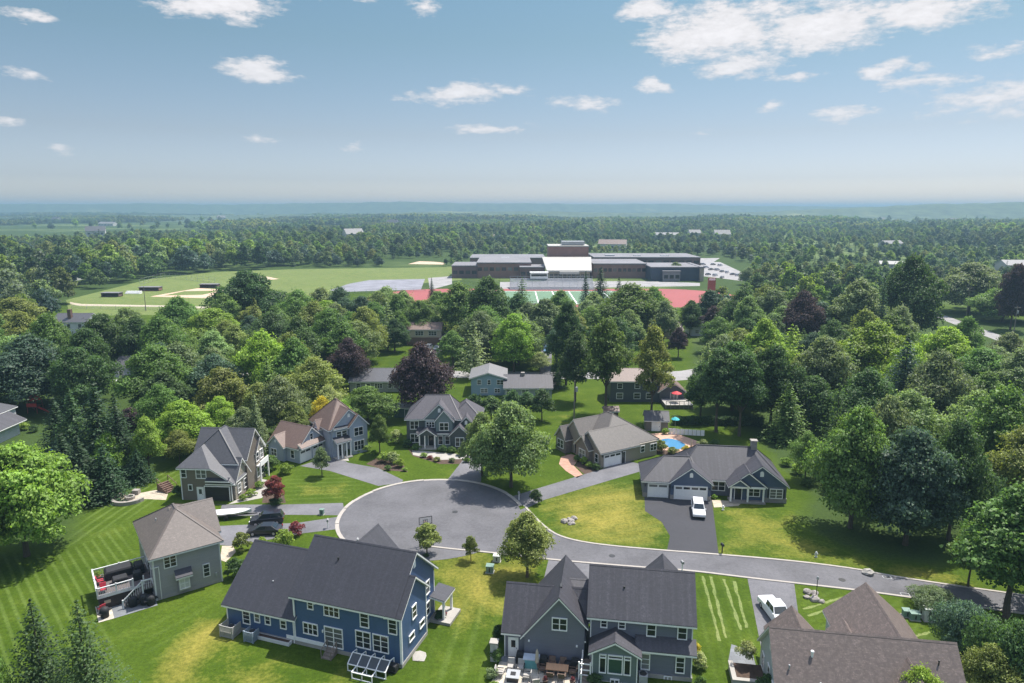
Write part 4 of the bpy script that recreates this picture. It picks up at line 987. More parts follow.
MB().box(-1.7, -.5, 0, -1.1, .5, 9).box(1.1, -.5, 0, 1.7, .5, 9).build('post', BRK, r); MB().box(-1.9, -.6, 3, 1.9, .6, 9.5).build('panel', plain('rust red panel', (.28, .10, .07)), r); MB().box(-1.6, -.75, 8.2, 1.6, -.62, 9.2).build('lamp_head', WHITE, r)
# ------------------------------------------------------------------ vegetation
def cards(P, N, S, rng, aspect=1.0):
    """leaf sprays: one bent quad per point, facing roughly along N"""
    n = len(P); N = N / (np.linalg.norm(N, axis=1, keepdims=True) + 1e-9)
    R = rng.normal(size=(n, 3)); A = np.cross(N, R); A /= (np.linalg.norm(A, axis=1, keepdims=True) + 1e-9); B = np.cross(N, A)
    a = A * (S * .5)[:, None] * aspect; b = B * (S * .5)[:, None]; d = N * (S * .14)[:, None]
    k = rng.uniform(.55, 1.0, (n, 4, 1))
    V = np.stack([P - a * k[:, 0] - d, P - b * k[:, 1] + d, P + a * k[:, 2] - d, P + b * k[:, 3] + d], 1)
    return V.reshape(-1, 3)
def card_mesh(name, V, mat=None):
    me = bpy.data.meshes.new(name); n = len(V); nf = n // 4
    me.vertices.add(n); me.vertices.foreach_set('co', V.astype(np.float32).ravel())
    me.loops.add(n); me.loops.foreach_set('vertex_index', np.arange(n, dtype=np.int32))
    me.polygons.add(nf); me.polygons.foreach_set('loop_start', np.arange(0, n, 4, dtype=np.int32)); me.polygons.foreach_set('loop_total', np.full(nf, 4, dtype=np.int32))
    me.materials.append(mat or FOL); me.update(); me.validate(); return me
def broad_crown(seed, H, W, base, n, size, lobes=14, lumpy=.5, top=1.0):
    """broadleaf crown: leaf sprays over many overlapping boughs, the boughs filling an egg-shaped envelope"""
    rng = np.random.default_rng(seed); ch = H - base; L = []
    for i in range(lobes):
        t = (i + .5) / lobes; z = base + ch * (.12 + .80 * t)
        env = (W / 2) * math.sin(math.pi * min(.97, .2 + .78 * t ** (.85 * top))) ** .75
        az = i * 2.39996 + rng.uniform(-.5, .5); rr = env * rng.uniform(.34, .80) * (1 if t < .9 else .25)
        rad_ = max(.13 * W, env * rng.uniform(.27, .52))
        L.append((math.cos(az) * rr, math.sin(az) * rr, z, rad_, rad_ * rng.uniform(.6, .85)))
    L.append((0, 0, base + ch * .5, W * .3, ch * .42))
    L = np.array(L); w = L[:, 3] ** 2; w /= w.sum()
    k = rng.choice(len(L), n, p=w); d = rng.normal(size=(n, 3)); d /= np.linalg.norm(d, axis=1, keepdims=True)
    d[:, 2] = np.where(d[:, 2] < -.35, -d[:, 2] * .8, d[:, 2])
    # sub-boughs: bumps on each bough so that the surface breaks into leaf masses
    ph = rng.uniform(0, 6.28, (len(L), 3)); q = d * 4.2
    bmp = np.sin(q[:, 0] * 1.3 + ph[k, 0]) * np.sin(q[:, 1] * 1.3 + ph[k, 1]) * np.sin(q[:, 2] * 1.3 + ph[k, 2] + 1) + .5 * np.sin(q[:, 0] * 2.9 + ph[k, 2]) * np.sin(q[:, 1] * 2.9 + ph[k, 0]) * np.sin(q[:, 2] * 2.7 + ph[k, 1])
    f = np.where(rng.random(n) < .75, rng.uniform(.84, 1.06, n), rng.uniform(.35, .85, n)) * (1 + lumpy * .45 * bmp)
    P = L[k, :3] + d * f[:, None] * np.stack([L[k, 3], L[k, 3], L[k, 4]], 1)
    keep = P[:, 2] > base * .8
    P = P[keep]; d = d[keep]
    N = d * .75 + rng.normal(size=P.shape) * .45 + np.array([0, 0, .35])
    return cards(P, N, size * rng.uniform(.55, 1.35, len(P)), rng), L
def trunk_mesh(name, seed, H, base, r, L=None, mat=None, n=8):
    rng = random.Random(seed); mb = MB(); x = y = 0; z = -.3; rr = r * 1.25; segs = 5; top = base + (H - base) * .62
    pts = [(0, 0, -.3)]
    for i in range(segs):
        z2 = -.3 + (top + .3) * (i + 1) / segs; x += rng.uniform(-.06, .06) * r * 4; y += rng.uniform(-.06, .06) * r * 4
        r2 = r * (1 - .8 * (i + 1) / segs) + .02; mb.cyl(pts[-1], (x, y, z2), rr, r2, n, cap=False); pts.append((x, y, z2)); rr = r2
    if L is not None:
        for q in L[:-1]:
            a = min(segs - 1, max(1, int(len(pts) * (.3 + .5 * (q[2] - base) / max(.1, H - base))))); p = pts[a]
            e = (q[0] * .85, q[1] * .85, max(p[2] + .3, q[2])); m = ((p[0] + e[0]) / 2, (p[1] + e[1]) / 2, (p[2] * .6 + e[2] * .4) + .3)
            mb.cyl(p, m, r * .38, r * .22, 6, cap=False); mb.cyl(m, e, r * .22, .02, 5, cap=False)
    return mb.mesh(name, mat or BARK)
def spruce_crown(seed, H, W, base, size, tiers=26, per=15, droop=.28, dense=1.0):
    rng = np.random.default_rng(seed); P = []; N = []; S = []
    for t in range(tiers):
        u = t / (tiers - 1); z = base + (H - base) * u ** .95; R = (W / 2) * (1 - u) ** .82 + .12
        m = max(5, int(per * (1 - .62 * u)))
        for j in range(m):
            az = 6.283 * (j + rng.random() * .9) / m + t * 1.1; r_ = R * rng.uniform(.72, 1.1); q = max(3, int(r_ / size * 2.6 * dense))
            for i in range(q):
                v = (i + rng.random()) / q; rr = r_ * (.12 + .88 * v)
                sp = (rng.random() - .5) * (.55 * (1 - v * .55)) * r_ * .75
                P.append((math.cos(az) * rr - math.sin(az) * sp, math.sin(az) * rr + math.cos(az) * sp, z - droop * rr * v + rng.normal() * .09 + .10 * v * v * rr))
                N.append((math.cos(az) * .45 + rng.normal() * .35, math.sin(az) * .45 + rng.normal() * .35, .75)); S.append(size * rng.uniform(.6, 1.25) * (1.1 - .35 * v))
    P.append((0, 0, H)); N.append((1, 0, .2)); S.append(size)
    return cards(np.array(P), np.array(N), np.array(S), rng, 1.25)
def spruce_trunk(name, H, r):
    return MB().cyl((0, 0, -.3), (0, 0, H * .97), r, .02, 7).mesh(name, BARK)

PROTO = {}     # kind -> list of (crown mesh, trunk mesh, height, width)
def add_broad(kind, seed, H, W, base, n, size, lobes=14, r=.28, lumpy=.5, top=1.0):
    V, L = broad_crown(seed, H, W, base, n, size, lobes, lumpy, top)
    PROTO.setdefault(kind, []).append((card_mesh('crown', V), trunk_mesh('trunk', seed, H, base, r, L), H, W))
for i in range(3): add_broad('broad', 11 + i, 13, 12, 1.3, 24000, .40, 32 + 3 * i, .3, .75)
for i in range(2): add_broad('oval', 21 + i, 15, 10, 3.0, 20000, .39, 28, .28, .75, .8)
for i in range(2): add_broad('tall', 31 + i, 19, 11, 5.5, 18000, .41, 22, .34, .9, .8)
for i in range(2): add_broad('feathery', 41 + i, 11, 9.5, 2.2, 15000, .31, 22, .2, .9)
add_broad('small', 51, 5.2, 4.0, 1.1, 5200, .24, 14, .1); add_broad('small', 52, 5.2, 4.2, 1.2, 5000, .24, 12, .1, .7)
add_broad('spreading', 61, 8, 13, 1.8, 17000, .38, 20, .26, .6, 1.2)
for i in range(2): PROTO.setdefault('spruce', []).append((card_mesh('crown', spruce_crown(71 + i, 14, 7, .6, .42)), spruce_trunk('trunk', 14, .2), 14, 7))
PROTO['near_spruce'] = [(card_mesh('crown', spruce_crown(81 + i, 15, 9, .6, .27, 34, 17, .2, .8)), spruce_trunk('trunk', 15, .22), 15, 9) for i in range(2)]
PROTO['pine'] = [(card_mesh('crown', spruce_crown(75, 15, 9.5, 2.0, .55, 17, 12, .1, .9)), spruce_trunk('trunk', 15, .24), 15, 9.5)]
PROTO['cedar'] = [(card_mesh('crown', spruce_crown(77, 6, 2.6, .1, .24, 26, 14, -.3)), spruce_trunk('trunk', 6, .1), 6, 2.6)]
def shrub_crown(seed, n=1500, size=.16):
    V, L = broad_crown(seed, 1.5, 2.0, .05, n, size, 9, .6, 1.3); return V
SHRUB = [card_mesh('shrub', shrub_crown(80 + i)) for i in range(3)]
# low-detail crowns for woods more than 330 m off
def low(seed, H, W, base, n, size, lobes): return card_mesh('crown', broad_crown(seed, H, W, base, n, size, lobes, .6)[0])

GREENS = {'mid': (.058, .098, .028), 'dark': (.034, .062, .024), 'bright': (.105, .160, .028), 'lime': (.105, .16, .034), 'olive': (.095, .115, .036), 'grey': (.085, .112, .06), 'blue': (.036, .062, .046),
          'purple': (.030, .020, .028), 'red': (.11, .028, .035), 'gold': (.27, .24, .03), 'pale': (.15, .175, .085), 'spruce': (.020, .040, .021), 'bluish': (.05, .085, .07), 'deep': (.026, .048, .020), 'light': (.098, .138, .058)}
GREENS = {k: (v[0] * 2.4, v[1] * 2.4, v[2] * 2.1) for k, v in GREENS.items()}
TREES = []   # (x, y, crown radius)
rt = random.Random(5)
def plant(x, y, H, W, kind, tone, label, group=None, name=None, idx=None, cat='tree'):
    pr = PROTO[kind]; c, t, h0, w0 = pr[(idx if idx is not None else rt.randrange(len(pr))) % len(pr)]
    nm = name or {'spruce': 'spruce_tree', 'near_spruce': 'spruce_tree', 'pine': 'pine_tree', 'cedar': 'cedar_tree'}.get(kind, 'broadleaf_tree')
    r = thing(nm, label, cat, (x, y, 0), rt.uniform(0, 360), group); r.scale = (W / w0, W / w0 * rt.uniform(.94, 1.06), H / h0)
    a = bpy.data.objects.new('crown', c); b = bpy.data.objects.new('trunk', t)
    for o in (a, b): COL.objects.link(o); o.parent = r
    k = GREENS[tone]; a.color = (*k, 1); TREES.append((x, y, W / 2)); return r
def T(u, vt, vb, w, kind, tone, label, group=None, name=None, idx=None):
    """a tree surveyed by its crown top, foot and crown width"""
    x, y = g(u, vb); H = height_of(u, vb, vt); z = (y * _c + CAM_H * _s) ; W = w * z / FPX
    return plant(x, y, H, W, kind, tone, label, group, name, idx)
# --- trees one can point at
T(27, 444, 556, 108, 'broad', 'lime', 'big bright yellow-green tree filling the left edge beside the striped lawn', idx=0)
T(-42, 458, 575, 90, 'broad', 'bright', 'bright green tree half cut off by the photo left edge', idx=1)
T(50, 600, 735, 108, 'near_spruce', 'deep', 'dark spruce at the bottom edge, left of the lighter one', idx=0)
T(95, 602, 742, 114, 'near_spruce', 'dark', 'lighter green spruce at the bottom edge before the striped lawn', idx=1)
T(-4, 640, 770, 50, 'broad', 'mid', 'leafy tree poking in at the bottom left corner')
for u, vt, vb, w, lab in ((61, 402, 462, 36, 'dark spruce nearest the red play tower'), (78, 392, 466, 44, 'tall dark spruce in the back row of the spruce clump'), (103, 384, 470, 46, 'tallest dark spruce of the clump beside the striped lawn'), (122, 398, 474, 40, 'dark spruce behind the bright green young trees'),
                          (66, 436, 486, 40, 'dark spruce at the left front of the spruce clump'), (84, 440, 502, 46, 'front dark spruce where the striped lawn narrows'), (108, 447, 498, 36, 'dark spruce in front of the bright young trees'), (139, 452, 482, 28, 'small dark spruce at the right end of the clump')):
    T(u, vt - 3, vb, w * 1.45, 'spruce', 'spruce' if u != 78 else 'deep', lab, 'dark spruces beside the striped lawn')
T(112, 432, 478, 36, 'oval', 'bright', 'small bright green tree among the dark spruces'); T(150, 416, 474, 34, 'oval', 'lime', 'narrow lime green tree right of the spruce clump'); T(133, 407, 440, 30, 'small', 'purple', 'dusky purple tree tucked behind the spruce clump')
T(185, 400, 452, 56, 'broad', 'bright', 'bright green rounded tree behind the olive house, left one'); T(222, 396, 440, 40, 'broad', 'bright', 'bright green tree behind the olive house roof'); T(180, 430, 464, 34, 'feathery', 'olive', 'low yellowish tree at the left wall of the olive house')
T(258, 392, 455, 30, 'spruce', 'grey', 'grey-green pointed conifer behind the olive house'); T(246, 407, 452, 42, 'oval', 'grey', 'grey-green rounded tree right behind the olive house peak')
T(294, 402, 446, 36, 'oval', 'olive', 'olive yellow rounded tree behind the garage wing'); T(324, 396, 440, 30, 'feathery', 'gold', 'golden yellow tree behind the red-brown roof'); T(330, 384, 432, 32, 'feathery', 'pale', 'pale silvery tree behind the golden one'); T(283, 376, 440, 52, 'feathery', 'grey', 'large grey-green tree left of the golden tree')
T(368, 386, 423, 52, 'broad', 'mid', 'green tree right behind the pale blue house'); T(345, 400, 440, 26, 'feathery', 'bright', 'light green tree touching the red-brown roof peak')
T(422, 343, 414, 58, 'broad', 'purple', 'huge dark purple maple before the long grey ranch', name='purple_maple', idx=2); T(350, 338, 388, 38, 'broad', 'purple', 'purple maple beyond the left end of the grey ranch', name='purple_maple'); T(678, 327, 358, 20, 'oval', 'purple', 'small purple tree on the bright lawn before the white house', name='purple_maple')
T(276, 475, 505, 24, 'small', 'red', 'small dark red maple on the lawn beside the olive house', name='red_maple', idx=0); T(322, 447, 476, 19, 'small', 'grey', 'small oval tree before the pale blue garage doors', idx=1); T(380, 414, 454, 24, 'oval', 'mid', 'dense egg-shaped tree between the pale blue and dark green houses', idx=0)
T(511, 401, 487, 67, 'broad', 'light', 'large spreading tree hiding the drive of the dark green house', idx=1); T(482, 412, 476, 40, 'broad', 'light', 'tree leaning against the dark green house right corner'); T(527, 512, 577, 52, 'oval', 'olive', 'medium street tree between the circle and the grey-blue house', idx=1)
T(427, 523, 554, 29, 'small', 'olive', 'small round street tree beside the hoop at the circle', idx=0); T(471, 536, 561, 17, 'small', 'olive', 'smallest young street tree right of the hoop', idx=1)
T(605, 316, 415, 52, 'tall', 'mid', 'very tall tree with bare trunk above the tan ranch house', idx=0); T(651, 324, 424, 44, 'tall', 'olive', 'tall open tree with bare trunk before the red umbrella house', idx=1); T(575, 330, 402, 38, 'oval', 'dark', 'dark tall tree left of the tall bare-trunked tree'); T(556, 344, 388, 22, 'spruce', 'spruce', 'dark narrow spruce beside the driveway with the blue car'); T(566, 300, 385, 36, 'tall', 'dark', 'tall dark tree rising behind the dark spruce')
T(716, 346, 432, 50, 'tall', 'dark', 'tall dark tree left of the hedge behind the ranch'); T(739, 352, 436, 46, 'tall', 'dark', 'tall dark tree on the wood edge behind the ranch chimney'); T(700, 362, 420, 34, 'oval', 'dark', 'dark tree standing right of the red umbrella deck')
T(514, 313, 372, 50, 'broad', 'bright', 'bright yellow-green tree beside the cross street'); T(474, 322, 378, 46, 'pine', 'grey', 'grey-green pine at the cross street left of the bright tree'); T(488, 276, 345, 52, 'broad', 'dark', 'big dark tree standing over the cross street pine'); T(540, 352, 372, 26, 'feathery', 'pale', 'pale weeping tree beside the drive with the blue car')
T(250, 270, 330, 66, 'broad', 'dark', 'big dark rounded tree at the corner of the ball field'); T(215, 308, 352, 60, 'broad', 'bright', 'bright green tree below the dark ball field tree')
T(107, 313, 374, 56, 'broad', 'dark', 'dark broad tree right of the white chimney house'); T(35, 336, 408, 90, 'broad', 'blue', 'wide blue-green tree above the red play tower'); T(20, 297, 352, 70, 'broad', 'olive', 'olive-tinted tree crown left of the white chimney house'); T(160, 345, 415, 70, 'broad', 'mid', 'broad green tree right of the porch cottage'); T(142, 318, 372, 46, 'broad', 'dark', 'dark tree behind the porch cottage')
T(850, 408, 528, 84, 'broad', 'mid', 'mid green tree at the front of the right wood beside the lawn', idx=2); T(905, 428, 545, 92, 'broad', 'blue', 'broad blue-green tree at the front of the right wood', idx=0); T(805, 432, 480, 34, 'feathery', 'mid', 'low leafy bushy tree at the lawn corner of the right wood'); T(880, 395, 500, 60, 'broad', 'grey', 'grey-green tree behind the two front trees of the right wood'); T(948, 420, 540, 66, 'broad', 'deep', 'deep shaded tree right of the broad blue-green tree'); T(832, 380, 470, 50, 'pine', 'dark', 'dark pine behind the mid green front tree')
T(1006, 484, 617, 112, 'oval', 'mid', 'large street tree at the right edge over the road', idx=1); T(968, 520, 587, 40, 'oval', 'mid', 'smaller tree behind the right edge street tree'); T(1065, 470, 606, 84, 'broad', 'olive', 'tree cut off by the photo right edge beyond the road')
T(760, 318, 395, 46, 'oval', 'lime', 'yellow-green tree standing left of the purple one in the right woods'); T(738, 328, 370, 46, 'broad', 'olive', 'pale olive tree right of the small white house'); T(800, 291, 352, 46, 'broad', 'purple', 'purple tree in the middle of the right woods', name='purple_maple'); T(712, 306, 342, 26, 'small', 'purple', 'small purple tree at the track end', name='purple_maple'); T(1010, 263, 330, 34, 'broad', 'purple', 'purple tree near the right edge above the county road', name='purple_maple')
T(855, 278, 352, 56, 'oval', 'grey', 'grey-green crown left of the pointed spruce'); T(877, 276, 358, 22, 'spruce', 'blue', 'pointed spruce standing alone in the right woods'); T(905, 255, 345, 62, 'broad', 'dark', 'large dark tree right of the pointed spruce'); T(968, 262, 313, 64, 'broad', 'grey', 'grey-green tree above the county road'); T(1002, 285, 322, 56, 'broad', 'mid', 'tree beside the county road at the right edge'); T(940, 326, 392, 62, 'broad', 'bright', 'bright green tree below the county road')
T(870, 322, 396, 76, 'broad', 'bright', 'bright green crown in the middle of the right woods'); T(820, 336, 420, 70, 'broad', 'grey', 'pale greyish crown in the middle of the right wood'); T(770, 345, 428, 60, 'broad', 'dark', 'dark crown at the left of the right wood')
T(1012, 628, 705, 80, 'spreading', 'dark', 'dark low tree in the bottom right corner'); T(962, 606, 658, 58, 'spreading', 'bluish', 'blue-green spreading bushy tree right of the brown roof'); T(934, 591, 611, 46, 'spreading', 'grey', 'grey-green spreading shrub tree behind the green utility boxes'); T(985, 645, 710, 60, 'feathery', 'olive', 'olive leafy tree at the bottom edge right of the brown roof'); T(915, 668, 735, 56, 'feathery', 'bright', 'bright leafy tree tip against the brown roof bottom')
for u, vt, vb, w, lab in ((474, 396, 419, 17, 'round dark cedar at the left of the hedge row'), (480, 397, 421, 11, 'pointed dark cedar before the light blue house'), (491, 398, 421, 20, 'wide dark cedar before the light blue house middle'), (503, 398, 420, 14, 'dark cedar at the joint of the light blue house and wing'), (513, 392, 416, 16, 'dark cedar before the low wing left end'), (527, 394, 416, 18, 'dark cedar before the low wing middle'), (542, 391, 420, 19, 'tallest dark cedar at the right end of the low wing')):
    T(u, vt - 2, vb + 1, w * 1.45, 'cedar' if w < 15 else 'small', 'dark', lab, 'dark cedars before the split-level house')
T(600, 268, 312, 34, 'spruce', 'spruce', 'dark pointed spruce before the school right wing'); T(522, 278, 318, 34, 'pine', 'dark', 'dark tree before the grandstand'); T(432, 278, 300, 11, 'spruce', 'spruce', 'lone dark spruce beside the pale courts'); T(630, 284, 340, 76, 'broad', 'mid', 'broad green crown before the running track'); T(545, 298, 345, 44, 'oval', 'grey', 'grey-green tree before the pitch'); T(460, 282, 340, 46, 'oval', 'mid', 'green tree before the pale courts'); T(404, 290, 328, 28, 'oval', 'grey', 'slim grey-green tree before the left red patch of track'); T(446, 292, 330, 30, 'broad', 'mid', 'green tree beside the lone dark spruce'); T(560, 290, 330, 34, 'oval', 'mid', 'green tree before the grandstand right end'); T(528, 302, 338, 30, 'oval', 'grey', 'grey tree before the away bleachers'); T(618, 278, 322, 30, 'spruce', 'spruce', 'second dark spruce before the school right wing'); T(585, 272, 318, 22, 'spruce', 'spruce', 'slim dark spruce before the white canopy'); T(652, 287, 332, 36, 'broad', 'mid', 'leafy green tree before the middle of the right red patch'); T(962, 316, 372, 38, 'broad', 'mid', 'green tree screening the county road, left one'); T(1004, 332, 384, 44, 'broad', 'grey', 'grey-green tree screening the county road at the right edge'); T(690, 300, 335, 26, 'broad', 'dark', 'dark tree at the edge of the right red patch'); T(345, 322, 376, 50, 'oval', 'mid', 'green tree above the second purple maple'); T(388, 300, 350, 34, 'pine', 'grey', 'open grey-green pine left of the tan house'); T(420, 300, 340, 40, 'broad', 'mid', 'green crown covering the red track end'); T(366, 306, 362, 44, 'broad', 'olive', 'yellowish green tree left of the open pine'); T(328, 300, 344, 48, 'broad', 'bright', 'bright tree below the pale courts'); T(300, 300, 344, 46, 'broad', 'mid', 'rounded green tree right of the ball field tree'); T(395, 318, 352, 30, 'oval', 'dark', 'dark slim tree beside the tan house'); T(587, 300, 340, 40, 'broad', 'grey', 'pale round tree before the pitch right end'); T(663, 300, 345, 30, 'oval', 'grey', 'tree with sparse grey crown at the track'); T(748, 267, 285, 18, 'broad', 'grey', 'small tree at the car park entrance'); T(675, 262, 279, 20, 'broad', 'grey', 'light bush-like tree before the blue school block')

# --- the woods: each tree planted on its own, kinds and tones mixed
def inside(poly, x, y):
    c = False; n = len(poly)
    for i in range(n):
        (ax, ay), (bx, by) = poly[i], poly[i - 1]
        if (ay > y) != (by > y) and x < (bx - ax) * (y - ay) / (by - ay) + ax: c = not c
    return c
KEEP = [gs(p) for p in ([(325, 372), (325, 425), (380, 425), (380, 372)], [(98, 370), (98, 432), (150, 432), (150, 370)], [(30, 405), (150, 425), (160, 476), (150, 505), (60, 515), (36, 480)], [(30, 392), (0, 445), (60, 452), (52, 398)], [(-10, 400), (-10, 460), (40, 460), (30, 400)], [(45, 322), (45, 378), (95, 378), (95, 322)], [(104, 372), (104, 414), (142, 414), (142, 372)], [(905, 308), (895, 390), (1100, 405), (1100, 345), (990, 312)], [(165, 440), (165, 505), (265, 505), (265, 440)], [(180, 372), (180, 381), (760, 381), (760, 368)],
    [(340, 372), (340, 420), (560, 420), (560, 372)], [(400, 335), (400, 378), (452, 378), (452, 335)], [(522, 335), (522, 378), (560, 378), (560, 335)], [(605, 380), (605, 430), (700, 430), (690, 380)], [(680, 330), (676, 380), (716, 380), (716, 330)], [(660, 300), (660, 350), (700, 350), (720, 300)], [(926, 308), (926, 325), (1060, 370), (1060, 350), (985, 328)], [(300, 430), (300, 470), (380, 470), (380, 420)], [(640, 445), (640, 500), (795, 500), (775, 445)], [(640, 325), (600, 400), (690, 410), (690, 330)], [(380, 345), (376, 372), (400, 372), (400, 345)])]
ZONES = [
    ('left', [(-60, 355), (-60, 430), (40, 436), (60, 470), (130, 470), (180, 455), (300, 442), (345, 420), (345, 330), (330, 318), (240, 330), (200, 345), (75, 354)], 9.8, 'in the left woods', ('broad', 'broad', 'oval', 'feathery', 'tall', 'broad', 'spruce', 'oval'), (9.5, 18)),
    ('mid', [(330, 322), (340, 400), (405, 372), (470, 366), (700, 366), (715, 318), (660, 304), (500, 306), (430, 303), (370, 303)], 9.6, 'between the cross street and the school', ('broad', 'oval', 'oval', 'pine', 'feathery'), (10, 16)),
    ('right', [(700, 318), (700, 400), (735, 425), (770, 440), (800, 455), (815, 500), (850, 535), (950, 550), (1120, 560), (1200, 345), (1000, 310), (760, 300)], 10.2, 'in the right woods', ('broad', 'broad', 'broad', 'oval', 'tall', 'feathery', 'pine', 'spruce', 'tall'), (10, 19)),
    ('farleft', [(-60, 300), (-60, 354), (60, 330), (72, 308), (66, 298)], 13, 'left of the ball field', ('broad', 'oval'), (12, 18)),
]
LAND = [('the white chimney house', -160, 247), ('the porch cottage', -101, 180), ('the olive house', -48, 106), ('the pale blue house', -31, 125), ('the grey ranch', -33, 168), ('the tan house', -29, 228), ('the grey split house', 9, 228), ('the small white house', 68, 245), ('the red umbrella house', 32, 160), ('the blue-grey ranch', 32, 106), ('the red play tower', -107, 148), ('the county road', 165, 260), ('the running track', 95, 330), ('the ball field', -130, 300), ('the dark green house', -13, 130), ('the light blue house', 0, 166), ('the right edge street tree', 58, 70), ('the purple tree in right woods', 105, 224), ('the bright crown in right woods', 87, 160), ('the pointed spruce', 112, 215)]
TONES = ['mid', 'mid', 'dark', 'light', 'blue', 'grey', 'bright', 'olive', 'mid', 'light']
TNAME = {'light': 'light green', 'mid': 'mid green', 'dark': 'dark green', 'blue': 'blue-green', 'grey': 'grey-green', 'bright': 'bright green', 'olive': 'olive', 'deep': 'deep green'}
KNAME = {'broad': 'broad-crowned tree', 'oval': 'oval-crowned tree', 'tall': 'tall tree', 'feathery': 'light-leaved tree', 'pine': 'pine', 'spruce': 'spruce'}
rz_ = random.Random(9); WOODS = []
for zn, poly, gap, where, kinds, hr in ZONES:
    pg = gs(poly); xs = [p[0] for p in pg]; ys = [p[1] for p in pg]
    cand = [(rz_.uniform(min(xs), max(xs)), rz_.uniform(min(ys), max(ys))) for _ in range(9000)]
    got = []
    for x, y in cand:
        if abs(x) > .80 * y + 4 or not inside(pg, x, y) or any(inside(k, x, y) for k in KEEP): continue
        if any((x - a) ** 2 + (y - b) ** 2 < (gap * .93) ** 2 for a, b in got): continue
        if any((x - a) ** 2 + (y - b) ** 2 < (r_ * .75 + 2.4) ** 2 for a, b, r_ in TREES): continue
        got.append((x, y))
    for x, y in got: WOODS.append((x, y, zn, where, kinds, hr))
WOODS.sort(key=lambda w: math.hypot(w[0], w[1])); WOODS = WOODS[:172]
rows = []
for x, y, zn, where, kinds, hr in WOODS:
    kd = rz_.choice(kinds); tn = rz_.choice(TONES); H = rz_.uniform(*hr); W = rz_.uniform(.85, 1.15) * min(H, 15) * (.78 if kd in ('tall', 'pine', 'oval') else .95)
    nm, lx_, ly_ = min(LAND, key=lambda l: (l[1] - x) ** 2 + (l[2] - y) ** 2)
    b0, b1 = x / y, lx_ / ly_; dd = y - ly_
    rel = 'left of' if b0 < b1 - .05 else 'right of' if b0 > b1 + .05 else ('behind' if dd > 0 else 'in front of')
    rows.append([x, y, H, W, kd, tn, f"{TNAME[tn]} {KNAME[kd]} {rel} {nm}", where])
bylab = {}
for r_ in rows: bylab.setdefault(r_[6], []).append(r_)
for lab, ls in bylab.items():
    if len(ls) == 1: ls[0].append(lab); continue
    ls.sort(key=lambda q: q[0] / q[1])
    for i, q in enumerate(ls):
        o = ['leftmost', 'second', 'third', 'fourth', 'fifth', 'sixth', 'seventh'][i] if i < len(ls) - 1 else 'rightmost'
        q.append(f"{o} {lab}" if o.endswith('most') else f"{o} from left {lab}")
for x, y, H, W, kd, tn, lab, where, full in rows: plant(x, y, H, W, kd, tn, full, 'trees ' + where)

# --- woods too far off to count: one object, crowns scattered by geometry nodes
FARC = bpy.data.collections.new('far crowns')
def far_leaf(tone):
    nm = 'far foliage ' + tone
    if nm in MATS: return MATS[nm]
    m = foliage(nm, .5); nt = m.node_tree
    for n in nt.nodes:
        if n.type == 'HUE_SAT': n.inputs['Color'].default_value = (*scl(GREENS[tone], 1.12), 1); nt.links.remove(n.inputs['Color'].links[0]); H_ = n
    # stands differ: paler and darker tracts a few hundred metres across
    oi = [n for n in nt.nodes if n.type == 'OBJECT_INFO'][0]; k = GREENS[tone]
    f1 = noise(nt, oi.outputs['Location'], .0042, 4, .65); f2 = noise(nt, oi.outputs['Location'], .03, 2)
    lk(nt, mix(nt, ramp(nt, mth(nt, 'ADD', mth(nt, 'MULTIPLY', f1, .7), mth(nt, 'MULTIPLY', f2, .3)), .38, .62), (k[0] * .5, k[1] * .52, k[2] * .7), (k[0] * 1.25, k[1] * 1.2, k[2] * 1.4)), H_.inputs['Color'])
    return m
def far_proto(me, tone, coll):
    me = me.copy(); me.materials[0] = far_leaf(tone)
    coll.objects.link(bpy.data.objects.new('crown', me))
lows = [low(91, 14, 12, 1.0, 1500, 1.15, 12), low(92, 15, 11, 1.0, 1500, 1.15, 11), low(93, 12, 13, .8, 1500, 1.15, 13)]
lowsp = card_mesh('crown', spruce_crown(94, 15, 7, .5, 1.1, 13, 9))
for i, tn in enumerate(('mid', 'bright', 'blue', 'grey', 'dark', 'mid', 'olive', 'light')): far_proto(lows[i % 3], tn, FARC)
far_proto(lowsp, 'spruce', FARC)
def patch(seed, n, R, h0):
    """a wide stretch of closed canopy, many crowns in one"""
    rng = np.random.default_rng(seed); Vs = []
    for i in range(n):
        a = rng.uniform(0, 6.28); q = R * math.sqrt(rng.random()); W = rng.uniform(9, 15); H = rng.uniform(.8, 1.15) * h0
        V = broad_crown(seed * 50 + i, H, W, 1, 130, 3.0, 6, .5)[0]; V[:, 0] += q * math.cos(a); V[:, 1] += q * math.sin(a); Vs.append(V)
    return card_mesh('canopy', np.concatenate(Vs))
PATC = bpy.data.collections.new('far canopy')
for i, tn in enumerate(('mid', 'olive', 'blue', 'dark')):
    far_proto(patch(301 + i, 26, 38, 13), tn, PATC)
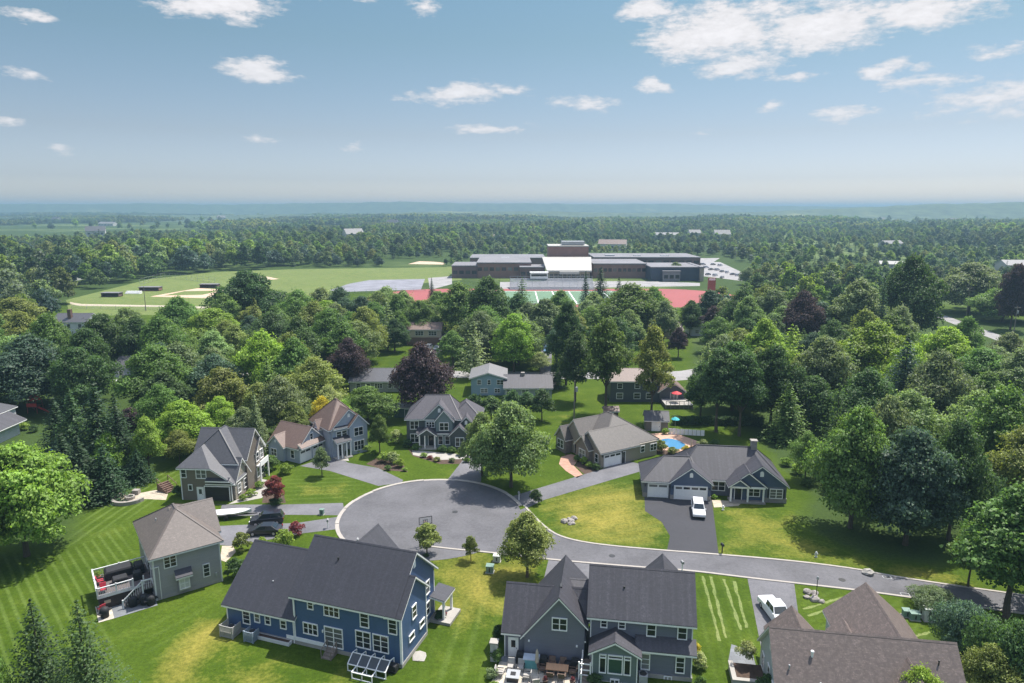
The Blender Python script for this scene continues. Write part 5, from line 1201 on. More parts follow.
def scatter(name, pts, scl_, coll, flat=None):
    me = bpy.data.meshes.new(name); me.vertices.add(len(pts)); me.vertices.foreach_set('co', np.array(pts, np.float32).ravel())
    a = me.attributes.new('size', 'FLOAT', 'POINT'); a.data.foreach_set('value', np.array(scl_, np.float32)); me.update()
    o = bpy.data.objects.new(name, me); COL.objects.link(o); tag(o, kind='stuff')
    ng = bpy.data.node_groups.new(name, 'GeometryNodeTree')
    ng.interface.new_socket('Geometry', in_out='INPUT', socket_type='NodeSocketGeometry'); ng.interface.new_socket('Geometry', in_out='OUTPUT', socket_type='NodeSocketGeometry')
    i_ = ng.nodes.new('NodeGroupInput'); o_ = ng.nodes.new('NodeGroupOutput'); ip = ng.nodes.new('GeometryNodeInstanceOnPoints'); ci = ng.nodes.new('GeometryNodeCollectionInfo')
    ci.inputs['Collection'].default_value = coll; ci.inputs['Separate Children'].default_value = True; ci.inputs['Reset Children'].default_value = True
    ip.inputs['Pick Instance'].default_value = True
    ri = ng.nodes.new('FunctionNodeRandomValue'); ri.data_type = 'INT'; ri.inputs[4].default_value = 0; ri.inputs[5].default_value = len(coll.objects) - 1
    rr = ng.nodes.new('FunctionNodeRandomValue'); rr.data_type = 'FLOAT_VECTOR'; rr.inputs[0].default_value = (0, 0, 0); rr.inputs[1].default_value = (0, 0, 6.28); rr.inputs['Seed'].default_value = 4
    na = ng.nodes.new('GeometryNodeInputNamedAttribute'); na.data_type = 'FLOAT'; na.inputs[0].default_value = 'size'
    L_ = ng.links.new
    L_(i_.outputs[0], ip.inputs['Points']); L_(ci.outputs[0], ip.inputs['Instance']); L_(ri.outputs[2], ip.inputs['Instance Index']); L_(rr.outputs[0], ip.inputs['Rotation']); L_(na.outputs[0], ip.inputs['Scale']); L_(ip.outputs[0], o_.inputs[0])
    md = o.modifiers.new('scatter', 'NODES'); md.node_group = ng; return o
OPEN = [gs(p) for p in ([(64, 302), (62, 318), (240, 318), (300, 304), (440, 308), (660, 303), (680, 325), (740, 312), (752, 268), (725, 256), (640, 256.5), (600, 254), (460, 262), (462, 266), (300, 268), (215, 271), (150, 278)],
        [(926, 306), (926, 322), (1060, 370), (1080, 350), (985, 324)], [(840, 232), (850, 228), (925, 226), (930, 230)], [(380, 262), (400, 259), (450, 257), (450, 266), (385, 267)])]
def noise2(x, y):
    return math.sin(x * .0031 + 1.3 * math.sin(y * .0017)) * math.sin(y * .0027 + 1.7 * math.sin(x * .0013 + 2)) + .45 * math.sin(x * .011 + y * .007) * math.sin(y * .013 - x * .004)
rf_ = random.Random(77); pts = []; sz = []
named = [(a, b, r_) for a, b, r_ in TREES if b > 200]
cell = {}
for _ in range(26000):
    a = rf_.uniform(-.72, .72); R = math.sqrt(rf_.uniform(215 ** 2, 1500 ** 2)); x, y = R * math.tan(a) * .9, R
    if y < 330 and any(inside(k, x, y) for k in KEEP): continue
    if y < 380 and (abs(x) > .80 * y + 30 or (not inside(gs([(690, 395), (690, 262), (1500, 262), (1500, 395)]), x, y) and not inside(gs([(-500, 330), (-500, 250), (64, 250), (64, 312), (62, 330)]), x, y) and not inside(gs([(660, 345), (660, 318), (740, 312), (740, 345)]), x, y))): continue
    if any(inside(k, x, y) for k in OPEN): continue
    gap = 8.5 if y < 700 else 10.5
    if any((x - p) ** 2 + (y - q) ** 2 < (r_ * .5 + 4) ** 2 for p, q, r_ in named): continue
    ci_, cj_ = int(x // 12), int(y // 12)
    if any((x - p) ** 2 + (y - q) ** 2 < gap ** 2 for i in (-1, 0, 1) for j in (-1, 0, 1) for p, q in cell.get((ci_ + i, cj_ + j), ())): continue
    if y > 560 and noise2(x, y) > .5: continue
    if 448 < y < 700 and -80 < x < 170 and noise2(x * 2.6, y * 2.6) > .25: continue
    cell.setdefault((ci_, cj_), []).append((x, y)); pts.append((x, y, -.2)); sz.append(rf_.uniform(.65, 1.3) * max(.55, 1.0 + .5 * noise2(x * 1.1 + 900, y * 1.1)))
wood_pts, wood_sz = pts, sz; single = []
pts = []; sz = []
for _ in range(9000):
    a = rf_.uniform(-.72, .72); R = 1450 * (4300 / 1450) ** rf_.random(); x, y = R * math.tan(a), R
    if noise2(x * .9, y * .75) > .12:
        if rf_.random() < .10: single.append((x + rf_.uniform(-40, 40), y + rf_.uniform(-40, 40), -.2))
        continue
    pts.append((x, y, -1)); sz.append(rf_.uniform(.75, 1.35) * max(.6, 1 + .45 * noise2(x * 1.3, y * 1.3 + 400)))
scatter('distant_woodland', pts, sz, PATC)
scatter('woodland', wood_pts + single, wood_sz + [rf_.uniform(.8, 1.5) for _ in single], FARC)
# rolling ridges on the skyline
def ridge(name, D, depth, prof, mat):
    mb = MB(); us = np.linspace(-250, 1274, 160); vs = []
    rows_ = [(-.5, 0), (-.3, .35), (-.12, .85), (0, 1), (.2, .8), (.5, 0)]
    for u in us:
        k = 1.6 * math.sin(u * .021 + D) + np.interp(u, [p[0] for p in prof], [p[1] for p in prof]); x = (u - 512) / FPX
        w = 1 + .03 * math.sin(u * .05) + .02 * math.sin(u * .17 + 1) + .015 * math.sin(u * .41)
        for f, q in rows_:
            y = D + depth * f; vs.append((x * y, y, max(-3, k * w * q) - 2))
    n = len(rows_); fs = [(i * n + j, (i + 1) * n + j, (i + 1) * n + j + 1, i * n + j + 1) for i in range(len(us) - 1) for j in range(n - 1)]
    mb.add(vs, fs); o = mb.build(name, mat, smooth=True); tag(o, kind='structure')
    return o
HM, nt, b = newmat('wooded hillside'); tc = nd(nt, 'ShaderNodeTexCoord')
c = mix(nt, ramp(nt, noise(nt, tc.outputs['Object'], .02, 5, .7), .35, .65), (.02, .045, .025), (.075, .115, .05)); c = mix(nt, ramp(nt, noise(nt, tc.outputs['Object'], .0025, 3), .62, .68), c, (.16, .18, .07))
lk(nt, c, b.inputs['Base Color']); b.inputs['Roughness'].default_value = .9
ridge('far_hills', 4700, 900, [(-250, 68), (40, 71), (150, 76), (280, 72), (330, 81), (400, 85), (470, 81), (560, 75), (680, 70), (760, 60), (900, 58), (1280, 58)], HM)
ridge('hills', 2700, 800, [(-250, 12), (100, 16), (380, 26), (440, 32), (560, 34), (640, 30), (760, 30), (850, 50), (930, 63), (990, 69), (1060, 66), (1280, 58)], HM)
# ------------------------------------------------------------------ vehicles
RUBBER = plain('tyre rubber', (.018, .018, .018), .8, .15); RIM = plain('alloy rim', (.45, .45, .47), .35, .1, 3, .8); CARGL = plain('car glass', (.02, .028, .035), .06, .05, 1, 0, .6)
LAMPW = plain('headlamp lens', (.75, .75, .72), .2, .05); LAMPR = plain('tail lamp lens', (.35, .02, .02), .25, .05)
def paint(name, col):
    if name in MATS: return MATS[name]
    m, nt, b = newmat(name); b.inputs['Base Color'].default_value = (*col, 1); b.inputs['Roughness'].default_value = .28; b.inputs['Coat Weight'].default_value = .6; b.inputs['Coat Roughness'].default_value = .08
    MATS[name] = m; return m
def make_car(label, col, kind='suv', loc=(0, 0), rz=0, group=None, cat=None, name='parked_car'):
    """nose towards local +x"""
    r = thing(name, label, cat or 'car', (loc[0], loc[1], 0.03), rz, group); w = .93
    L, hood, belt, roof, c0, c1, c2, c3 = {'suv': (4.75, 1.02, 1.08, 1.74, -2.28, -1.95, .45, 1.15), 'sedan': (4.6, .88, .95, 1.42, -1.85, -1.15, .35, 1.15), 'pickup': (5.5, 1.08, 1.15, 1.82, -.75, -.6, .85, 1.45)}[kind]
    h = L / 2; pm = paint(label.split()[0] + ' car paint ' + str(round(sum(col), 2)), col)
    bl = .82 if kind == 'sedan' else (.98 if kind == 'pickup' else 1.0)
    prof = [(-h, .42), (-h + .06, .34), (h - .15, .30), (h, .45), (h - .02, .72), (h - .25, hood - .1), (c3, belt), (c0, belt if kind != 'sedan' else belt), (-h + .05, bl), (-h, .75)]
    body = MB(); n = len(prof)
    secs = [(-w, .90), (-w * .93, 1.0), (w * .93, 1.0), (w, .90)]
    vs = []
    for y, k in secs:
        for x, z in prof: vs.append((x * (1 - (1 - k) * .25), y, .34 + (z - .34) * (k if z > .6 else 1)))
    fs = [tuple(range(n)), tuple(range(4 * n - 1, 3 * n - 1, -1))] + [(s * n + i, (s + 1) * n + i, (s + 1) * n + (i + 1) % n, s * n + (i + 1) % n) for s in range(3) for i in range(n)]
    body.add(vs, fs)
    tw = w * .78
    body.add([(c0, -w * .93, belt - .03), (c3, -w * .93, belt - .03), (c3, w * .93, belt - .03), (c0, w * .93, belt - .03), (c1, -tw, roof), (c2, -tw, roof), (c2, tw, roof), (c1, tw, roof)], [(0, 1, 5, 4), (1, 2, 6, 5), (2, 3, 7, 6), (3, 0, 4, 7), (4, 5, 6, 7)])
    if kind == 'pickup': body.box(-h + .1, -w * .8, bl - .02, c0 - .12, w * .8, bl - .016, 0)
    bo = body.build('body', pm, r, bev=.05)
    def quad(a, b, c, d, o): # window pane a few mm proud of the cabin skin
        nrm = (Vector(b) - Vector(a)).cross(Vector(d) - Vector(a)).normalized() * .02
        return MB().prism([tuple(Vector(p) + nrm) for p in (a, b, c, d)], -nrm * 1.4)
    def lerp(p, q, t): return tuple(p[i] + (q[i] - p[i]) * t for i in range(3))
    def pane(nm, a, b, c, d, mx=.06, my=.1):
        aa = lerp(lerp(a, b, mx), lerp(d, c, mx), my); bb = lerp(lerp(b, a, mx), lerp(c, d, mx), my); cc = lerp(lerp(c, d, mx), lerp(b, a, mx), my); dd = lerp(lerp(d, c, mx), lerp(a, b, mx), my)
        quad(aa, bb, cc, dd, 0).build(nm, CARGL, r)
    for sy in (-1, 1):
        A, B, Cc, D = (c0, sy * w * .93, belt), (c3, sy * w * .93, belt), (c2, sy * tw, roof), (c1, sy * tw, roof); k = 2 if kind != 'sedan' else 2
        for i in range(k):
            a, b, c, d = lerp(A, B, i / k), lerp(A, B, (i + 1) / k), lerp(D, Cc, (i + 1) / k), lerp(D, Cc, i / k)
            if sy > 0: a, b, c, d = b, a, d, c
            pane('side_window', a, b, c, d, .06, .14)
    pane('windscreen', (c3, -w * .93, belt), (c3, w * .93, belt), (c2, tw, roof), (c2, -tw, roof)); pane('rear_window', (c0, w * .93, belt), (c0, -w * .93, belt), (c1, -tw, roof), (c1, tw, roof), .08, .14)
    for x in (-h * .62, h * .62):
        for sy in (-1, 1):
            wh = MB().cyl((x, sy * w * .80, .34), (x, sy * (w + .01), .34), .35, .35, 18).build('wheel', RUBBER, r); MB().cyl((x, sy * w * .95, .34), (x, sy * (w + .025), .34), .21, .19, 12).build('rim', RIM, wh)
    for sy in (-1, 1):
        MB().box(h - .2, sy * .72 - .16, hood - .36, h - .015, sy * .72 + .16, hood - .22).build('headlight', LAMPW, r); MB().box(-h - .012, sy * .78 - .1, .68, -h + .1, sy * .78 + .1, .95).build('tail_light', LAMPR, r)
        MB().box(c3 - .1, sy * (w + .02) - .09, belt, c3 + .04, sy * (w + .02) + .09, belt + .14).build('mirror', pm, r)
    return r
x, y = g(698, 513); make_car('white car parked on the black drive of the blue-grey ranch', (.72, .72, .72), 'suv', (x, y), -101)
x, y = g(772, 616); make_car('white boxy pickup on the pale drive beside the brown roof', (.75, .76, .76), 'pickup', (x + .3, y - .1), -86)
x, y = g(263, 526); make_car('dark blue-black car parked behind the other dark one', (.012, .014, .02), 'suv', (x + .3, y + .9), 192)
x, y = g(265, 533.5); make_car('black car with glossy bonnet beside the round shrub', (.01, .01, .012), 'sedan', (x, y), 184)
for u, v, lab, c, kd in ((429, 356, 'white car in front of the tan house', (.7, .7, .7), 'sedan'), (428, 350, 'grey car behind the white one at the tan house', (.12, .13, .15), 'suv'), (437, 350, 'dark car nearest the tan house garage', (.04, .05, .06), 'sedan'), (547, 352, 'blue car before the garage of the grey split house', (.10, .19, .30), 'suv')):
    make_car(lab, c, kd, g(u, v), 260)
cars_px = [(706, 268, .6), (711, 270, .02), (717, 270.5, .3), (722, 272, .05), (727, 273, .6), (733, 275, .1), (738, 276, .5), (708, 275, .03), (715, 276, .5), (722, 278, .2), (703, 265, .4), (713, 265, .05), (720, 266, .6), (650, 262, .5), (660, 261.5, .05), (668, 262, .3), (690, 262, .6)]
proto_far = {}
for i, (u, v, k) in enumerate(cars_px):
    lab = f"{'white' if k > .45 else 'silver' if k > .15 else 'dark'} car far off in the school car park"
    x, y = g(u, v)
    if k not in proto_far: proto_far[k] = make_car(lab, (k, k, k * 1.05), 'sedan' if i % 2 else 'suv', (x, y), 20 + 9 * (i % 5), 'cars in the school car park')
    else: place(proto_far[k], x, y, 20 + 9 * (i % 5), .03)
# boat on a trailer
x, y = g(234, 515.5); r = thing('boat', 'pale covered boat on a trailer beyond the brown hip roof', 'boat', (x, y - .6, 0), 8)
hb = MB(); secs = [(-2.6, .9, .95), (-1.2, 1.0, .95), (.6, .95, 1.0), (1.9, .6, 1.1), (2.8, .06, 1.25)]; vs = []
for sx, w_, zt in secs: vs += [(sx, 0, .55 if sx < 2.7 else 1.0), (sx, w_ * .75, .75), (sx, w_, zt), (sx, 0, zt + .22), (sx, -w_, zt), (sx, -w_ * .75, .75)]
hb.add(vs, [tuple(range(6))[::-1], tuple(range(24, 30))] + [(k * 6 + i, k * 6 + (i + 1) % 6, k * 6 + 6 + (i + 1) % 6, k * 6 + 6 + i) for k in range(4) for i in range(6)]); hb.build('hull', plain('pale boat cover', (.55, .55, .55), .5, .08), r)
x2 = MB().bar((-2.4, -.5, .45), (3.6, 0, .45), .1).bar((-2.4, .5, .45), (3.6, 0, .45), .1).bar((-.6, -1.1, .35), (-.6, 1.1, .35), .1).build('trailer_frame', DARK, r)
for sy in (-1, 1): MB().cyl((-.6, sy * .95, .32), (-.6, sy * 1.15, .32), .32, .32, 14).build('wheel', RUBBER, r)

# ------------------------------------------------------------------ street furniture and yard things
def pole(u, v, h, lab, arms=1, name='utility_pole', w=.28, tr=False):
    x, y = g(u, v); r = thing(name, lab, 'pole', (x, y, 0), rt.uniform(-15, 15)); MB().cyl((0, 0, -.3), (0, 0, h), w * .6, w * .42, 9).build('shaft', plain('weathered pole wood', (.19, .165, .14), .9, .2), r)
    for k in range(arms): MB().box(-1.3, -.16, h - .5 - k * 1.1, 1.3, .16 - .24, h - .32 - k * 1.1).build('cross_arm', WOOD, r)
    for i in range(-2, 3):
        if arms and i: MB().cyl((i * .55, -.1, h - .32), (i * .55, -.1, h - .12), .06, .04, 7).build('insulator', GREY, r)
    if tr: MB().cyl((.42, 0, h - 2.4), (.42, 0, h - 1.4), .26, .26, 10).build('transformer', GREY, r)
    return r
pole(574, 424, 9.5, 'dark utility pole with a transformer behind the tan ranch house', 0, tr=True); pole(966, 318, 13, 'utility pole with two arms beside the county road', 2); pole(1012, 345, 13, 'utility pole with hanging gear at the right edge of the county road', 1, tr=True); pole(941, 305, 13, 'farther utility pole beyond the county road bend', 1); pole(146, 311, 11, 'thin pole at the near edge of the ball field', 0)
pole(426, 400, 8, 'thin pole against the huge purple maple', 1)
for u, v in ((505, 262), (735, 262), (750, 272)): 
    x, y = g(u, v); r = thing('lamp_post', {505: 'tall lamp post over the school left wing', 735: 'tall lamp post in the school car park middle', 750: 'tall lamp post at the car park entrance'}[u], 'lamp post', (x, y, 0)); MB().cyl((0, 0, 0), (0, 0, 12), .14, .09, 7).build('shaft', GREY, r); MB().box(-1.1, -.2, 11.9, 1.1, .2, 12.15).build('lamp_head', WHITE, r)
# basketball hoop
x, y = g(427, 553); r = thing('basketball_hoop', 'black framed basketball hoop standing at the kerb of the turning circle', 'basketball hoop', (x - .3, y + 2.2, 0), 200)
MB().box(-.4, -.1, 0, .4, .9, .18).build('base', DARK, r); MB().bar((0, .4, .1), (0, .2, 3.4), .14).build('post', DARK, r)
bb = MB().box(-.92, -.42, 2.85, .92, -.38, 2.93).box(-.92, -.42, 3.87, .92, -.38, 3.95).box(-.92, -.42, 2.93, -.84, -.38, 3.87).box(.84, -.42, 2.93, .92, -.38, 3.87).box(-.3, -.43, 3.05, .3, -.4, 3.12).box(-.3, -.43, 3.45, .3, -.4, 3.52).box(-.3, -.43, 3.12, -.23, -.4, 3.45).box(.23, -.43, 3.12, .3, -.4, 3.45).build('backboard', DARK, r)
AC = plain('acrylic board', (.5, .5, .52), .15, .03); ant = AC.node_tree; am = nd(ant, 'ShaderNodeMixShader'); am.inputs[0].default_value = .82; lk(ant, ant.nodes['Principled BSDF'].outputs[0], am.inputs[1]); lk(ant, nd(ant, 'ShaderNodeBsdfTransparent').outputs[0], am.inputs[2]); lk(ant, am.outputs[0], ant.nodes['Material Output'].inputs['Surface'])
MB().box(-.84, -.405, 2.93, .84, -.395, 3.87).build('board_glass', AC, bb); rm = MB()
for i in range(12):
    a, b_ = 2 * math.pi * i / 12, 2 * math.pi * (i + 1) / 12; rm.bar((math.cos(a) * .23, -.66 + math.sin(a) * .23, 3.05), (math.cos(b_) * .23, -.66 + math.sin(b_) * .23, 3.05), .03)
rm.build('rim', plain('orange rim', (.5, .12, .03)), r); MB().bar((0, .2, 3.35), (0, -.4, 3.4), .09).build('arm', DARK, r)
def postbox(u, v, lab, m=WHITE):
    x, y = g(u, v); r = thing('mailbox', lab, 'mailbox', (x, y, 0), 10); MB().box(-.06, -.06, -.2, .06, .06, 1.05).build('post', m, r); b_ = MB().box(-.14, -.28, 1.05, .14, .28, 1.25)
    b_.prism([(-.14, -.28, 1.25), (.14, -.28, 1.25), (.1, -.28, 1.36), (0, -.28, 1.4), (-.1, -.28, 1.36)], (0, .56, 0)); b_.build('box', plain('mailbox grey', (.3, .3, .3)) if m is WHITE else DARK, r)
postbox(682, 571, 'white-posted mailbox by the lower kerb above the grey-blue house'); postbox(328, 528, 'white-posted mailbox at the drive of the grey house'); postbox(519, 500, 'mailbox beside the round shrub at the ranch drive mouth'); postbox(358, 548, 'mailbox at the blue house drive'); postbox(566, 568, 'dark mailbox beside the medium street tree', DARK); postbox(722, 553, 'mailbox at the mouth of the black drive', DARK)
def ubox(u, v, w, d, hh_, m, lab):
    x, y = g(u, v); r = thing('utility_box', lab, 'utility box', (x, y, 0), -8); b_ = MB().box(-w / 2, -d / 2, 0, w / 2, d / 2, hh_).build('cabinet', m, r, bev=.03); MB().box(-w / 2 - .05, -d / 2 - .05, hh_, w / 2 + .05, d / 2 + .05, hh_ + .07).build('lid', m, r); MB().box(-w / 2 - .08, -d / 2 - .08, -.1, w / 2 + .08, d / 2 + .08, .06).build('plinth', CONC, r); MB().box(-w * .08, -d / 2 - .03, .2, w * .08, -d / 2, hh_ - .15).build('door_seam', DARK, r)
UG = plain('utility green paint', (.16, .24, .2), .5, .1); UP = plain('utility pale paint', (.48, .5, .46), .5, .08)
ubox(906, 616, .75, .7, .75, UG, 'smaller green utility box at the left of the three'); ubox(914, 619, .95, .8, .8, UG, 'wider green utility box in the middle of the three'); ubox(927.5, 620, .95, .8, 1.45, UP, 'tall pale utility cabinet at the right of the three'); ubox(920.5, 615, .3, .28, 1.0, UP, 'slim pale utility post between the green boxes and the tall cabinet')
ubox(322, 514.5, .6, .5, .8, UG, 'small green utility box on the strip between the two left drives'); ubox(497, 561, .9, .7, .8, UP, 'pale utility box on the dry lawn left of the street tree'); ubox(490, 572, .9, .8, .9, UG, 'darker utility box nearer the blue house on the dry lawn')
def hydrant(u, v, lab, m):
    x, y = g(u, v); r = thing('fire_hydrant', lab, 'hydrant', (x, y, 0)); MB().lathe([(.18, 0), (.18, .08), (.12, .1), (.12, .55), (.16, .57), (.16, .63), (.1, .74), (.03, .8)]).build('barrel', m, r)
    for sx in (-1, 1): MB().cyl((sx * .1, 0, .42), (sx * .24, 0, .42), .06, .06, 8).build('outlet', m, r)
hydrant(816, 557, 'pale fire hydrant on the shaded verge below the right wood', UP); hydrant(723, 510, 'pale garden post light on the lawn by the ranch path', WHITE)
def rocks(u, v, n, R, lab, seed, m=STONE, s=.55):
    x, y = g(u, v); r = thing('boulder_group', lab, 'boulders', (x, y, 0)); rr = random.Random(seed)
    for i in range(n):
        a = 6.28 * i / n + rr.uniform(-.3, .3); q = R * rr.uniform(.5, 1) if i else 0; k = s * rr.uniform(.6, 1.2); prof = []
        mb = MB(); seg = 8; P_ = []
        for j, (pr, z) in enumerate(((.8, -.2), (1.0, .25), (.85, .6), (.4, .9))):
            for t in range(seg): P_.append((math.cos(a) * q + math.cos(6.28 * t / seg) * k * pr * rr.uniform(.8, 1.2), math.sin(a) * q + math.sin(6.28 * t / seg) * k * pr * rr.uniform(.8, 1.2), k * z * rr.uniform(.85, 1.1)))
        mb.add(P_, [(j * seg + t, j * seg + (t + 1) % seg, (j + 1) * seg + (t + 1) % seg, (j + 1) * seg + t) for j in range(3) for t in range(seg)] + [tuple(range(3 * seg, 4 * seg))]); mb.build('boulder', m, r, smooth=False)
    return r
rocks(571, 521.5, 6, 1.2, 'ring of boulders on the dry lawn of the ranch', 3); rocks(815, 597, 6, 1.1, 'boulder ring round a post on the striped lawn above the brown roof', 4); rocks(868, 574, 1, 0, 'single flat rock on the verge by the upper kerb', 5, CONC, .7)
x, y = g(816, 597); r = thing('lamp_post', 'slim dark post standing in the boulder ring', 'lamp post', (x, y, 0)); MB().cyl((0, 0, 0), (0, 0, 2.3), .05, .04, 8).build('shaft', DARK, r); MB().lathe([(.1, 0), (.14, .1), (.12, .35), (.03, .45)], (0, 0, 2.25)).build('lantern', GREY, r)
# fire pit with a curved seat wall
x, y = g(130, 499); r = thing('fire_pit', 'round stone fire pit with curved seat wall on the striped lawn', 'fire pit', (x, y, 0)); MB().lathe([(.75, -.1), (.75, .5), (.5, .5), (.48, .2)]).build('pit_ring', STONE, r); wl = MB()
for i in range(14):
    a = rad(150 + i * 14); b_ = rad(150 + (i + 1) * 14); 
    for q0, q1 in ((2.2, 2.65),): wl.prism([(math.cos(a) * q0, math.sin(a) * q0, .55), (math.cos(b_) * q0, math.sin(b_) * q0, .55), (math.cos(b_) * q1, math.sin(b_) * q1, .55), (math.cos(a) * q1, math.sin(a) * q1, .55)], (0, 0, -.75))
wl.build('seat_wall', STONE, r); MB().box(-.5, 1.5, 0, .5, 2.3, .75).build('stone_pillar', STONE, r); MB().lathe([(2.2, -.05), (2.2, .05)], n=24).build('paved_floor', TANP, r)
# retaining steps beside the olive house
x, y = g(172, 492); r = thing('garden_steps', 'brown railed garden steps at the left wall of the olive house', 'steps', (x, y, 0), 60); st = MB()
for i in range(6): st.box(-.9, i * .38, -.2, .9, i * .38 + .38, .2 + i * .2)
st.build('step', plain('brown stained wood', (.13, .08, .06), .8, .2), r); MB().bar((-.95, 0, 1.1), (-.95, 2.3, 2.1), .08).bar((.95, 0, 1.1), (.95, 2.3, 2.1), .08).bar((-.95, 0, 0), (-.95, 0, 1.1), .08).bar((.95, 0, 0), (.95, 0, 1.1), .08).bar((-.95, 2.3, 0), (-.95, 2.3, 2.1), .08).bar((.95, 2.3, 0), (.95, 2.3, 2.1), .08).build('stair_rail', plain('brown stained wood', (.13, .08, .06), .8, .2), r)
# swimming pool
px = gs([(657, 441), (667, 438), (681, 441), (690, 449), (676, 449.5), (664, 446)]); sheet('pool_surround', gs([(650, 434), (672, 432), (700, 442), (705, 452), (690, 456), (656, 448)]), .03, plain('terracotta pool paving', (.46, .29, .21), .85, .12, 1))
PW, nt, b = newmat('pool water'); b.inputs['Base Color'].default_value = (.06, .20, .36, 1); b.inputs['Roughness'].default_value = .08; sheet('pool_water', smooth_line(px + px[:1], 2)[:-1], .045, PW)
def parasol(u, v, h, w, m, lab, z=0, closed=False):
    x, y = g(u, v); r = thing('parasol', lab, 'parasol', (x, y, z)); MB().cyl((0, 0, 0), (0, 0, h), .03, .03, 7).build('pole', WHITE, r)
    (MB().lathe([(.03, h), (.16, h - .4), (.2, h - 1.4), (.1, h - 1.7)][::-1]) if closed else MB().lathe([(w, h - .55), (w * .97, h - .5), (w * .5, h - .2), (.03, h + .02)], n=8)).build('canopy', m, r)
parasol(675, 428, 2.4, .9, plain('turquoise cloth', (.05, .42, .48), .7), 'turquoise parasol beside the small grey shed'); parasol(691, 449, 1.9, .2, plain('tan cloth', (.42, .36, .28), .8), 'folded tan parasol at the right end of the pool', 0, True)
MB_ = MB(); 
for i in range(9): MB_.box(i * .8, -.03, 0, i * .8 + .72, .03, 1.2)
o = MB_.build('white_fence', WHITE); o.location = (*g(668, 434), 0); o.rotation_euler = (0, 0, rad(-10)); tag(o, 'short white board fence between the grey shed and the pool', 'fence')
# deck and red parasol of the slate house
x, y = g(680, 409); r = thing('wooden_deck', 'raised grey timber deck on the lawn before the red parasol', 'deck', (x - 3, y, 0)); MB().box(-.3, 0, .75, 6, 5.5, .95).build('deck_floor', plain('grey decking', (.33, .31, .29), .8, .15), r); dk = MB()
for i in range(7): dk.bar((-.2 + i * 1.02, .06, 0), (-.2 + i * 1.02, .06, 1.8), .1)
dk.bar((-.3, .06, 1.8), (6, .06, 1.8), .12).bar((-.3, .06, 1.4), (6, .06, 1.4), .06).build('railing', plain('grey decking', (.33, .31, .29), .8, .15), r); MB().box(-.2, .2, 0, 5.9, 5.4, .75).build('skirt', WOOD, r)
parasol(676, 406, 2.6, 1.2, plain('red cloth', (.50, .04, .05), .7), 'bright red parasol on the timber deck of the slate house', .95)
# red play tower
x, y = g(36, 412); r = thing('play_tower', 'red-roofed wooden play tower on the lawn at the wood edge', 'play tower', (x, y, 0)); RED = plain('red play canopy', (.62, .06, .06), .6); BRW = plain('play tower wood', (.26, .08, .06), .8)
for sx in (-1, 1):
    for sy in (-1, 1): MB().bar((sx * 1.1, sy * 1.1, 0), (sx * .9, sy * .9, 3.2), .14).build('post', BRW, r)
MB().box(-1.1, -1.1, 1.4, 1.1, 1.1, 1.55).build('floor', BRW, r); MB().lathe([(1.55, 2.9), (1.5, 3.0), (.05, 4.7)], n=4).build('roof', RED, r); MB().box(-1.1, -1.15, 1.55, 1.1, -1.05, 2.3).build('panel', RED, r); MB().prism([(.9, -.9, 1.5), (.9, -.3, 1.5), (3.6, -.3, .2), (3.6, -.9, .2)], (0, 0, -.1)).build('slide', RED, r)
x, y = g(53, 455); r = thing('lawn_table', 'white garden table with blue cover left of the dark spruces', 'table', (x, y, 0)); MB().lathe([(.9, .7), (.9, .76)]).build('top', WHITE, r)
for a in range(4): MB().cyl((.6 * math.cos(a * 1.57), .6 * math.sin(a * 1.57), 0), (.5 * math.cos(a * 1.57), .5 * math.sin(a * 1.57), .7), .04).build('leg', WHITE, r)
MB().lathe([(.5, .76), (.45, 1.0), (.1, 1.1)]).build('cover', plain('blue cover', (.06, .22, .5)), r)

# ------------------------------------------------------------------ deck of the grey house
Qz = lambda x, y: GREY_HOUSE.world(x, y)
r = thing('raised_deck', 'raised deck with white railing on the left side of the grey house', 'deck', (*GREY_HOUSE.o, 0), GREY_HOUSE.a); DRAIL = plain('deck rail white', (.62, .62, .61), .5)
X0, X1, Y0, Y1, ZD = -5.6, -.05, 1.5, 6.6, 1.75
MB().box(X0, Y0, ZD - .2, X1, Y1, ZD).build('deck_floor', plain('dark composite decking', (.12, .10, .095), .7, .15), r); MB().box(X0 + .12, Y0 + .12, -.2, X1, Y1 - .1, ZD - .2).build('skirt', plain('dark deck skirt', (.045, .035, .032), .8, .2), r); MB().box(X0 - .03, Y0 - .03, ZD - .28, X1, Y0, ZD + .02).box(X0 - .03, Y0, ZD - .28, X0, Y1, ZD + .02).build('rim_board', DRAIL, r)
rl = MB()
def rail_run(a, b):
    L = math.hypot(b[0] - a[0], b[1] - a[1]); n = int(L / .16); rl.bar((*a, ZD + 1.0), (*b, ZD + 1.0), .14, .08); rl.bar((*a, ZD + .12), (*b, ZD + .12), .07)
    for i in range(n + 1): p = (a[0] + (b[0] - a[0]) * i / n, a[1] + (b[1] - a[1]) * i / n); rl.bar((*p, ZD), (*p, ZD + 1.0), .035)
rail_run((X0, Y0), (-2.0, Y0)); rail_run((X0, Y0), (X0, Y1)); rail_run((X0, Y1), (X1, Y1)); rl.build('railing', DRAIL, r); pp = MB()
for p in ((X0, Y0), (-3.7, Y0), (-2.0, Y0), (X0, Y1), (X0, 4), (-2.8, Y1), (-.9, Y0)): pp.box(p[0] - .07, p[1] - .07, ZD - .2, p[0] + .07, p[1] + .07, ZD + 1.12)
pp.build('rail_post', DRAIL, r); st = MB()
for i in range(7): st.box(-1.2 - .3 * (i + 1), Y0 - 1.1, 0, -1.2 - .3 * i, Y0 - .06, ZD - .22 * (i + 1) + .02)
